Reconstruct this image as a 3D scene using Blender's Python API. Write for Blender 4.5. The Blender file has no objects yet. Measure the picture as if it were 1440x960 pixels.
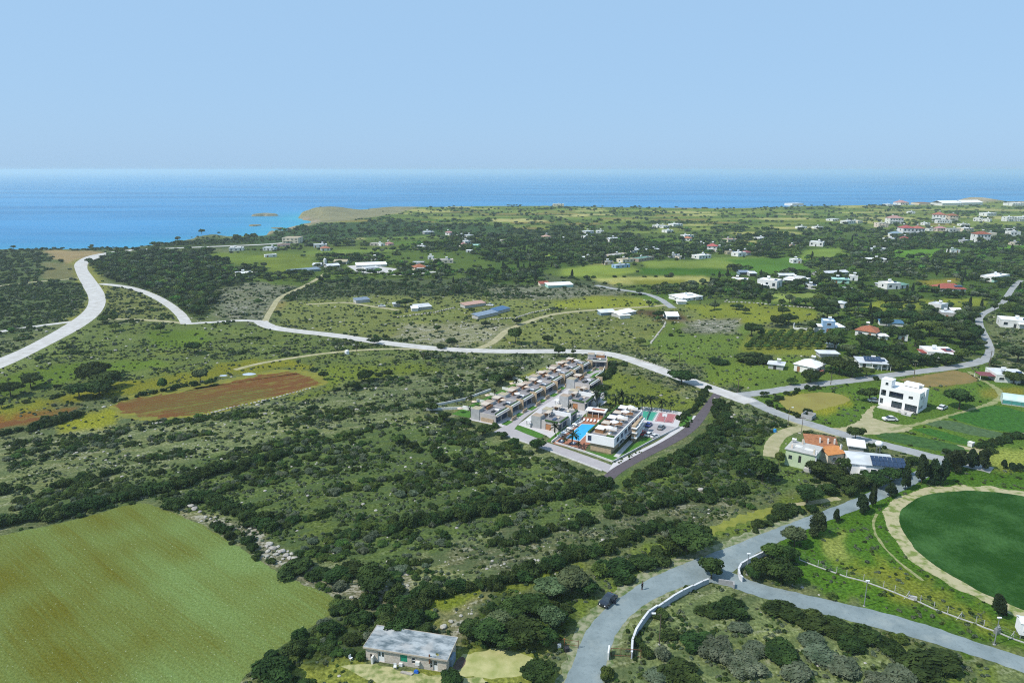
import bpy, bmesh, math, random
import numpy as np
from mathutils import Vector, Matrix
random.seed(11); rng = np.random.default_rng(11)
R = math.radians
SC = bpy.context.scene; COL = SC.collection
# ------------------------------------------------------------ camera, sky, sun, exposure
H = 75.0; TILT = R(14.1); FOC = 960.0
cam_d = bpy.data.cameras.new('camera'); cam = bpy.data.objects.new('camera', cam_d); COL.objects.link(cam)
cam.location = (0, 0, H); cam.rotation_euler = (R(90) - TILT, 0, 0)
cam_d.sensor_width = 36; cam_d.lens = 24; cam_d.clip_start = 0.5; cam_d.clip_end = 120000
SC.camera = cam
SUN_AZ, SUN_EL = 200.0, 52.0
HAZE = 0.00016
wd = bpy.data.worlds.new('World'); SC.world = wd; wd.use_nodes = True
nt = wd.node_tree; nt.nodes.clear()
wo = nt.nodes.new('ShaderNodeOutputWorld'); bg = nt.nodes.new('ShaderNodeBackground')
sky = nt.nodes.new('ShaderNodeTexSky'); sky.sky_type = 'NISHITA'; sky.sun_disc = False
sky.sun_elevation = R(SUN_EL); sky.sun_rotation = R(90 - SUN_AZ) % (2 * math.pi)
sky.altitude = 100; sky.air_density = 1.0; sky.dust_density = 1.0; sky.ozone_density = 2.0
bg.inputs['Strength'].default_value = 0.10
hs = nt.nodes.new('ShaderNodeMix'); hs.data_type = 'RGBA'; hs.blend_type = 'MIX'
hs.inputs['Factor'].default_value = 0.85
hs.inputs['B'].default_value = (3.95, 6.35, 9.3, 1)
nt.links.new(sky.outputs[0], hs.inputs['A']); nt.links.new(hs.outputs['Result'], bg.inputs[0]); nt.links.new(bg.outputs[0], wo.inputs[0])
sd = bpy.data.lights.new('sun', 'SUN'); sd.energy = 4.8; sd.angle = R(0.55); sd.color = (1, .955, .88)
sun = bpy.data.objects.new('sun', sd); COL.objects.link(sun)
to = Vector((math.cos(R(SUN_AZ)) * math.cos(R(SUN_EL)), math.sin(R(SUN_AZ)) * math.cos(R(SUN_EL)), math.sin(R(SUN_EL))))
sun.rotation_euler = to.to_track_quat('Z', 'Y').to_euler(); sun.location = (0, 0, 300)
SC.view_settings.view_transform = 'Standard'; SC.view_settings.look = 'None'
SC.view_settings.exposure = 0.0; SC.view_settings.gamma = 1.0
SC.render.engine = 'CYCLES'
SC.cycles.use_denoising = False; SC.cycles.denoiser = 'OPENIMAGEDENOISE'
SC.cycles.max_bounces = 6; SC.cycles.diffuse_bounces = 2; SC.cycles.glossy_bounces = 2; SC.cycles.transmission_bounces = 3
SC.cycles.volume_bounces = 2; SC.cycles.filter_width = 1.1; SC.cycles.volume_max_steps = 32

# ------------------------------------------------------------ picture <-> ground
cT, sT = math.cos(TILT), math.sin(TILT)
def W(px, py, z=0.0):
    dx = (px - 720) / FOC; dy = (480 - py) / FOC
    y = cT + dy * sT; zz = -sT + dy * cT
    t = (z - H) / zz
    return Vector((dx * t, y * t, z))
def depth(p): return p[1] * cT + (H - (p[2] if len(p) > 2 else 0)) * sT
def PX(x, y, z=0.0):
    t = y * cT + (H - z) * sT; v = y * sT - (H - z) * cT
    t = np.where(t < 1, 1, t) if isinstance(t, np.ndarray) else max(t, 1)
    return 720 + FOC * x / t, 480 - FOC * v / t
def WP(pts, z=0.0): return [W(a, b, z) for a, b in pts]

# ------------------------------------------------------------ noise on arrays
def _h(ix, iy, s):
    n = (ix.astype(np.int64) * 374761393 + iy.astype(np.int64) * 668265263 + s * 974634777) & 0x7fffffff
    n = ((n ^ (n >> 13)) * 1274126177) & 0x7fffffff
    return ((n ^ (n >> 16)) & 0xffff) / 65535.0
def vn(x, y, s=0):
    ix = np.floor(x); iy = np.floor(y); fx = x - ix; fy = y - iy
    fx = fx * fx * (3 - 2 * fx); fy = fy * fy * (3 - 2 * fy)
    a = _h(ix, iy, s); b = _h(ix + 1, iy, s); c = _h(ix, iy + 1, s); d = _h(ix + 1, iy + 1, s)
    return (a * (1 - fx) + b * fx) * (1 - fy) + (c * (1 - fx) + d * fx) * fy
def fbm(x, y, s=0, o=3):
    r = 0; a = .5; t = 0
    for k in range(o):
        r = r + a * vn(x, y, s + k * 17); t += a; a *= .5; x = x * 2.03 + 5.1; y = y * 2.03 + 1.7
    return r / t

# ------------------------------------------------------------ materials
MATS = {}
def nn(nt, t, **k):
    n = nt.nodes.new(t)
    for a, b in k.items(): setattr(n, a, b)
    return n
def mat(name, col, rough=.85, col2=None, scale=1.0, bump=0.0, bscale=None, obj=0.0, metal=0.0, spec=.12, stretch=None, detail=3, thr=None, coat=0):
    if name in MATS: return MATS[name]
    m = bpy.data.materials.new(name); m.use_nodes = True; t = m.node_tree; L = t.links.new
    b = t.nodes['Principled BSDF']; b.inputs['Roughness'].default_value = rough; b.inputs['Metallic'].default_value = metal
    b.inputs['Specular IOR Level'].default_value = spec
    if coat: b.inputs['Coat Weight'].default_value = coat
    tc = nn(t, 'ShaderNodeTexCoord'); mp = nn(t, 'ShaderNodeMapping'); L(tc.outputs['Object'], mp.inputs[0])
    if stretch: mp.inputs['Scale'].default_value = stretch
    nz = nn(t, 'ShaderNodeTexNoise'); nz.inputs['Scale'].default_value = scale; nz.inputs['Detail'].default_value = detail
    L(mp.outputs[0], nz.inputs['Vector'])
    rp = nn(t, 'ShaderNodeValToRGB'); e = rp.color_ramp.elements
    lo, hi = thr or (.3, .7); e[0].position = lo; e[1].position = hi
    c2 = col2 or tuple(c * .78 for c in col)
    e[0].color = (*c2, 1); e[1].color = (*col, 1); L(nz.outputs[0], rp.inputs[0])
    out = rp.outputs[0]
    if obj:
        oi = nn(t, 'ShaderNodeObjectInfo'); hv = nn(t, 'ShaderNodeHueSaturation'); L(out, hv.inputs['Color'])
        a = nn(t, 'ShaderNodeMapRange'); a.inputs['To Min'].default_value = 1 - obj; a.inputs['To Max'].default_value = 1 + obj
        L(oi.outputs['Random'], a.inputs[0]); L(a.outputs[0], hv.inputs['Value'])
        q = nn(t, 'ShaderNodeMath', operation='MULTIPLY'); q.inputs[1].default_value = 7.31; L(oi.outputs['Random'], q.inputs[0])
        f = nn(t, 'ShaderNodeMath', operation='FRACT'); L(q.outputs[0], f.inputs[0])
        a2 = nn(t, 'ShaderNodeMapRange'); a2.inputs['To Min'].default_value = .47; a2.inputs['To Max'].default_value = .525
        L(f.outputs[0], a2.inputs[0]); L(a2.outputs[0], hv.inputs['Hue']); out = hv.outputs[0]
    L(out, b.inputs['Base Color'])
    if bump:
        n2 = nn(t, 'ShaderNodeTexNoise'); n2.inputs['Scale'].default_value = bscale or scale * 4; n2.inputs['Detail'].default_value = 4
        L(mp.outputs[0], n2.inputs['Vector']); bm_ = nn(t, 'ShaderNodeBump'); bm_.inputs['Strength'].default_value = .8
        bm_.inputs['Distance'].default_value = bump; L(n2.outputs[0], bm_.inputs['Height']); L(bm_.outputs[0], b.inputs['Normal'])
    MATS[name] = m; return m
white = mat('white_render', (.68, .68, .66), .8, (.50, .50, .47), .45, obj=.08, detail=5, thr=(.25, .6))
white2 = mat('bright_white_render', (.78, .78, .78), .7, (.72, .72, .72), .4)
cream = mat('cream_render', (.66, .58, .46), .85, (.52, .46, .36), .6, obj=.1)
grey_r = mat('grey_render', (.42, .42, .42), .85, (.32, .33, .33), .6, obj=.12)
greyw = mat('pale_grey_roof', (.60, .62, .64), .8, (.44, .46, .48), .35, obj=.08)
orange = mat('orange_tile', (.34, .135, .072), .85, (.20, .075, .045), 1.5, .04, 6, obj=.1)
redt = mat('red_tile', (.38, .13, .10), .85, (.27, .09, .07), 1.5, .04, 6, obj=.1)
pinkt = mat('faded_red_tile', (.44, .25, .22), .85, (.33, .2, .18), 1.5, obj=.1)
maroon = mat('maroon_roof', (.22, .07, .08), .8, (.15, .05, .06), 1.5)
bluer = mat('blue_sheet_roof', (.07, .15, .27), .5, (.05, .11, .20), 1, obj=.1)
bluegrey = mat('blue_grey_sheet', (.21, .28, .34), .5, (.15, .20, .25), 1, obj=.1)
mint = mat('mint_render', (.36, .58, .50), .8, (.28, .48, .42), .6)
paleblue = mat('pale_blue_render', (.28, .42, .58), .8, (.22, .36, .52), .6)
tan = mat('tan_stone', (.42, .36, .26), .9, (.30, .25, .18), 1.2, .05, obj=.1)
greenroof = mat('green_roof', (.16, .30, .24), .7, (.11, .22, .18), .8)
glass = mat('dark_window_glass', (.035, .05, .065), .08, (.02, .03, .04), 2, spec=.6)
glassb = mat('blue_window_glass', (.03, .055, .11), .08, (.02, .035, .08), 1, spec=.7)
dark = mat('dark_metal', (.04, .04, .045), .5, (.025, .025, .03), 3)
steel = mat('galvanised_steel', (.42, .43, .44), .4, (.32, .33, .34), 3, metal=.6)
rust = mat('rusty_iron', (.20, .09, .045), .85, (.10, .05, .03), 5)
wood = mat('brown_wood', (.30, .15, .07), .7, (.20, .10, .05), 3, stretch=(1, 1, 6))
pole_w = mat('weathered_pole_wood', (.13, .10, .08), .9, (.08, .065, .05), 2)
tankm = mat('white_tank', (.8, .8, .8), .35, (.72, .72, .72), 2, spec=.5)
solarm = mat('solar_cells', (.02, .04, .09), .12, (.012, .025, .06), 2, spec=.7)
concrete = mat('concrete', (.46, .45, .43), .9, (.34, .34, .32), 1.2, .02)
blockm = mat('grey_blockwork', (.36, .36, .36), .9, (.28, .28, .28), 2, .02)

# leaves
def leaf(name, a, b, o=.22):
    m = mat(name, a, .75, b, 2.2, obj=o, spec=.06, thr=(.35, .65), detail=2)
    return m
L_dark = leaf('dark_foliage', (.046, .080, .020), (.014, .028, .008))
L_mid = leaf('mid_foliage', (.082, .130, .028), (.028, .054, .012))
L_grey = leaf('grey_green_foliage', (.128, .155, .098), (.048, .068, .038))
L_pine = leaf('needle_foliage', (.030, .050, .018), (.010, .019, .008))
L_bright = leaf('bright_green_foliage', (.10, .20, .035), (.05, .11, .02))
L_olive = leaf('silver_olive_foliage', (.095, .130, .058), (.038, .058, .024))
L_brown = leaf('reddish_foliage', (.085, .065, .045), (.045, .038, .03))
bark = mat('bark', (.10, .075, .055), .95, (.055, .04, .03), 3, .03)
rockm = mat('pale_limestone', (.43, .41, .36), .9, (.27, .255, .22), 1.5, .06, obj=.12)

# ------------------------------------------------------------ mesh builder
class MB:
    def __init__(s): s.v = []; s.f = []; s.mi = []; s.M = Matrix.Identity(4); s.k = 0
    def add(s, vs, fs):
        o = len(s.v); s.v += [tuple(s.M @ Vector(v)) for v in vs]; s.f += [tuple(i + o for i in f) for f in fs]; s.mi += [s.k] * len(fs); return s
    def box(s, x0, y0, z0, x1, y1, z1):
        return s.add([(x0, y0, z0), (x1, y0, z0), (x1, y1, z0), (x0, y1, z0), (x0, y0, z1), (x1, y0, z1), (x1, y1, z1), (x0, y1, z1)],
              [(0, 3, 2, 1), (4, 5, 6, 7), (0, 1, 5, 4), (1, 2, 6, 5), (2, 3, 7, 6), (3, 0, 4, 7)])
    def prism(s, poly, z0, z1):
        n = len(poly)
        a = sum(poly[i][0] * poly[(i + 1) % n][1] - poly[(i + 1) % n][0] * poly[i][1] for i in range(n))
        if a < 0: poly = poly[::-1]
        return s.add([(p[0], p[1], z0) for p in poly] + [(p[0], p[1], z1) for p in poly],
              [tuple(range(n))[::-1], tuple(range(n, 2 * n))] + [(i, (i + 1) % n, n + (i + 1) % n, n + i) for i in range(n)])
    def tube(s, p0, p1, r0, r1=None, n=8):
        r1 = r0 if r1 is None else r1; p0 = Vector(p0); p1 = Vector(p1); d = (p1 - p0).normalized()
        a = d.orthogonal().normalized(); b = d.cross(a); vs = []
        for p, r in ((p0, r0), (p1, r1)):
            for i in range(n): t = 2 * math.pi * i / n; vs.append(tuple(p + a * math.cos(t) * r + b * math.sin(t) * r))
        return s.add(vs, [(i, (i + 1) % n, n + (i + 1) % n, n + i) for i in range(n)] + [tuple(range(n))[::-1], tuple(range(n, 2 * n))])
    def hip(s, x0, y0, x1, y1, z, rise, t=.12):
        L, D = x1 - x0, y1 - y0; i = min(L, D) / 2
        if L >= D: a, b = (x0 + i, (y0 + y1) / 2, z + rise), (x1 - i + .001, (y0 + y1) / 2, z + rise)
        else: a, b = ((x0 + x1) / 2, y0 + i, z + rise), ((x0 + x1) / 2, y1 - i + .001, z + rise)
        vs = [(x0, y0, z - t), (x1, y0, z - t), (x1, y1, z - t), (x0, y1, z - t), (x0, y0, z), (x1, y0, z), (x1, y1, z), (x0, y1, z), a, b]
        fs = [(0, 3, 2, 1), (0, 1, 5, 4), (1, 2, 6, 5), (2, 3, 7, 6), (3, 0, 4, 7)]
        fs += [(4, 5, 9, 8), (5, 6, 9), (6, 7, 8, 9), (7, 4, 8)] if L >= D else [(4, 5, 8), (5, 6, 9, 8), (6, 7, 9), (7, 4, 8, 9)]
        return s.add(vs, fs)
    def gable(s, x0, y0, x1, y1, z, rise, t=.1):
        ym = (y0 + y1) / 2
        return s.add([(x0, y0, z), (x1, y0, z), (x1, y1, z), (x0, y1, z), (x0, ym, z + rise), (x1, ym, z + rise),
                      (x0, y0, z + t), (x1, y0, z + t), (x1, y1, z + t), (x0, y1, z + t), (x0, ym, z + rise + t), (x1, ym, z + rise + t)],
                     [(6, 7, 11, 10), (8, 9, 10, 11), (0, 1, 7, 6), (2, 3, 9, 8), (0, 6, 10, 4), (3, 4, 10, 9), (1, 5, 11, 7), (2, 8, 11, 5), (0, 4, 5, 1), (3, 2, 5, 4)])
    def holes(s, L, h, t, hs, axis='x', x0=0, y0=0, z0=0):
        """a wall L long, h high, t thick, with rectangular holes (a0,b0,a1,b1) cut through; built as blocks"""
        xs = sorted({0, L, *[q for o in hs for q in (o[0], o[2])]}); zs = sorted({0, h, *[q for o in hs for q in (o[1], o[3])]})
        for i in range(len(xs) - 1):
            run = None
            for j in range(len(zs) - 1):
                cx = (xs[i] + xs[i + 1]) / 2; cz = (zs[j] + zs[j + 1]) / 2
                solid = not any(o[0] < cx < o[2] and o[1] < cz < o[3] for o in hs)
                if solid: run = [zs[j], zs[j + 1]] if run is None else [run[0], zs[j + 1]]
                if run and (not solid or j == len(zs) - 2):
                    if axis == 'x': s.box(x0 + xs[i], y0, z0 + run[0], x0 + xs[i + 1], y0 + t, z0 + run[1])
                    else: s.box(x0, y0 + xs[i], z0 + run[0], x0 + t, y0 + xs[i + 1], z0 + run[1])
                    run = None
        return s
    def build(s, name, m, parent=None, loc=None, rz=0, smooth=False):
        me = bpy.data.meshes.new(name); me.from_pydata(s.v, [], s.f); me.update()
        for q in (m if isinstance(m, (list, tuple)) else [m]): me.materials.append(q)
        if isinstance(m, (list, tuple)): me.polygons.foreach_set('material_index', s.mi)
        if smooth: me.polygons.foreach_set('use_smooth', [True] * len(me.polygons))
        o = bpy.data.objects.new(name, me); COL.objects.link(o)
        if parent: o.parent = parent
        if loc is not None: o.location = loc
        o.rotation_euler.z = rz; return o
def bx(name, m, parent, *b):
    q = MB(); q.box(*b); return q.build(name, m, parent)
def tag(o, label=None, cat=None, group=None, kind=None):
    if label: o['label'] = label
    if cat: o['category'] = cat
    if group: o['group'] = group
    if kind: o['kind'] = kind
    return o
def thing(name, label, cat, loc=(0, 0, 0), rz=0, group=None):
    o = bpy.data.objects.new(name, None); COL.objects.link(o); o.location = loc; o.rotation_euler.z = rz; o.empty_display_size = .5
    return tag(o, label, cat, group)
def copy_tree(o, parent=None):
    c = o.copy(); COL.objects.link(c); c.parent = parent
    for ch in KIDS(o): copy_tree(ch, c)
    return c
def KIDS(o): return list(o.children)
def resample(pts, n, kmax=999):
    P = np.array([(p[0], p[1]) for p in pts], float)
    d = np.r_[0, np.cumsum(np.hypot(*np.diff(P, axis=0).T))]; t = np.linspace(0, d[-1], n)
    X = np.c_[np.interp(t, d, P[:, 0]), np.interp(t, d, P[:, 1])]
    k = min(kmax, max(1, int(n / len(pts) / 2)))
    for _ in range(2):   # smooth the corners
        Y = X.copy()
        for i in range(1, n - 1):
            a = max(0, i - k); b = min(n, i + k + 1); w = min(i - a, b - 1 - i); Y[i] = X[i - w:i + w + 1].mean(0)
        X = Y
    return X
EXC = []          # polygons (world) kept free of plants: (array, margin)
def excl(poly, m=1.0): EXC.append((np.array([(p[0], p[1]) for p in poly], float), m))
def sheet(name, poly, m, z, label=None, rag=0.0, dens=1.0, kind='structure', ex=True, smooth=True):
    """a flat patch of ground, its edge uneven; poly in world metres"""
    P = list(poly); per = sum((Vector(P[i][:2]) - Vector(P[(i + 1) % len(P)][:2])).length for i in range(len(P)))
    Q = resample(P + [P[0]], max(24, min(900, int(per / dens))), 3) if smooth else np.array([(p[0], p[1]) for p in P])
    if smooth: Q = Q[:-1]
    if rag: Q = Q + (rng.random(Q.shape) - .5) * 2 * rag * (.4 + vn(Q[:, 0] * .2, Q[:, 1] * .2)[:, None])
    b = MB(); b.add([(x, y, z) for x, y in Q], [tuple(range(len(Q)))])
    o = b.build(name, m)
    bm = bmesh.new(); bm.from_mesh(o.data); bmesh.ops.triangulate(bm, faces=bm.faces); bmesh.ops.recalc_face_normals(bm, faces=bm.faces)
    if sum(f.normal.z for f in bm.faces) < 0: bmesh.ops.reverse_faces(bm, faces=bm.faces)
    bm.to_mesh(o.data); bm.free()
    tag(o, label, None, None, kind)
    if ex: excl(Q, .3)
    return o
def strip(name, left, right, m, z, rag=.15, label=None, px=True, step=1.2, ex=True):
    if px: left = WP(left); right = WP(right)
    n = int(max(sum((Vector(a[:2]) - Vector(b[:2])).length for a, b in zip(left, left[1:])), 6) / step) + 4; n = min(n, 900)
    A, B = resample(left, n), resample(right, n); C = 5; vs = []
    for i in range(n):
        for j in range(C):
            p = A[i] * (1 - j / (C - 1)) + B[i] * j / (C - 1)
            if j in (0, C - 1): p = p + (A[i] - B[i]) / max(1e-6, np.hypot(*(A[i] - B[i]))) * rag * (rng.random() * 2 - 1)
            vs.append((p[0], p[1], z))
    fs = [(i * C + j, i * C + j + 1, i * C + C + j + 1, i * C + C + j) for i in range(n - 1) for j in range(C - 1)]
    o = MB().add(vs, fs).build(name, m)
    bm = bmesh.new(); bm.from_mesh(o.data); bmesh.ops.recalc_face_normals(bm, faces=bm.faces)
    if sum(f.normal.z for f in bm.faces) < 0: bmesh.ops.reverse_faces(bm, faces=bm.faces)
    bm.to_mesh(o.data); bm.free()
    tag(o, label, None, None, 'structure')
    if ex: excl(list(A) + list(B[::-1]), .8)
    return o
def path(name, pts, w, m, z, **k):
    P = resample(WP(pts), 60) if len(pts) > 2 else np.array([tuple(p[:2]) for p in WP(pts)])
    T = np.gradient(P, axis=0); T /= np.hypot(T[:, 0], T[:, 1])[:, None]; N = np.c_[-T[:, 1], T[:, 0]]
    return strip(name, [tuple(p) for p in P + N * w / 2], [tuple(p) for p in P - N * w / 2], m, z, px=False, **k)
def inpoly(x, y, P):
    c = np.zeros(x.shape, bool); n = len(P); j = n - 1
    for i in range(n):
        yi, yj = P[i][1], P[j][1]
        if yi != yj:
            c ^= ((yi > y) != (yj > y)) & (x < (P[j][0] - P[i][0]) * (y - yi) / (yj - yi) + P[i][0])
        j = i
    return c
def segdist(x, y, P, closed=True):
    d = np.full(x.shape, 1e9); n = len(P)
    for i in range(n if closed else n - 1):
        a = P[i]; b = P[(i + 1) % n]; vx, vy = b[0] - a[0], b[1] - a[1]; L2 = vx * vx + vy * vy + 1e-9
        t = np.clip(((x - a[0]) * vx + (y - a[1]) * vy) / L2, 0, 1)
        d = np.minimum(d, (x - a[0] - t * vx) ** 2 + (y - a[1] - t * vy) ** 2)
    return np.sqrt(d)

# ------------------------------------------------------------ coast, sea
SEA = -8.0
coast_px = [(-900, 351), (-300, 350), (0, 349), (120, 348.5), (180, 347), (215, 342.5), (250, 338), (270, 333.5), (285, 330), (312, 330), (330, 332), (362, 330.5), (376, 327),
            (372, 324), (395, 320), (410, 317), (404, 313), (425, 311.5), (441, 308.5), (436, 304.5), (426, 302), (420, 299.5), (428, 297), (445, 295.5), (470, 294.5), (500, 296),
            (515, 294.5), (540, 292.5), (560, 290.5), (620, 290.5), (700, 289.3), (780, 289.2), (870, 291), (970, 292), (1020, 292.8), (1080, 291), (1130, 289.4), (1200, 288.4),
            (1300, 287.4), (1335, 286.2), (1332, 284.6), (1345, 283.4), (1372, 282.8), (1440, 283), (1700, 283)]
cw = [tuple(p[:2]) for p in WP(coast_px)]
cq = []
for i in range(len(cw) - 1):                     # the shoreline is broken up a little
    a, b = np.array(cw[i]), np.array(cw[i + 1]); n = max(1, int(np.hypot(*(b - a)) / 12))
    for k in range(n):
        p = a + (b - a) * k / n
        if -1200 < p[0] < 1700: p = p + (rng.random(2) - .5) * (9 if p[1] > 900 else 7)
        cq.append(tuple(p))
LAND = cq + [(2600, 1500), (4000, 1200), (4000, -1500), (-2600, -1500), (-2600, 660)]
LANDn = np.array(LAND)
def hills(x, y):
    z = np.zeros(x.shape)
    for px, py, hh, rx, ry in ((462, 298, 9, 60, 80), (440, 301, 2, 70, 60), (298, 332, 3.0, 34, 40), (1372, 284.6, 12, 62, 90), (530, 293.5, 4, 120, 60)):
        c = W(px, py); d = ((x - c.x) / rx) ** 2 + ((y - c.y) / ry) ** 2; z = z + hh * np.exp(-d * 1.4)
    return z

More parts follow.
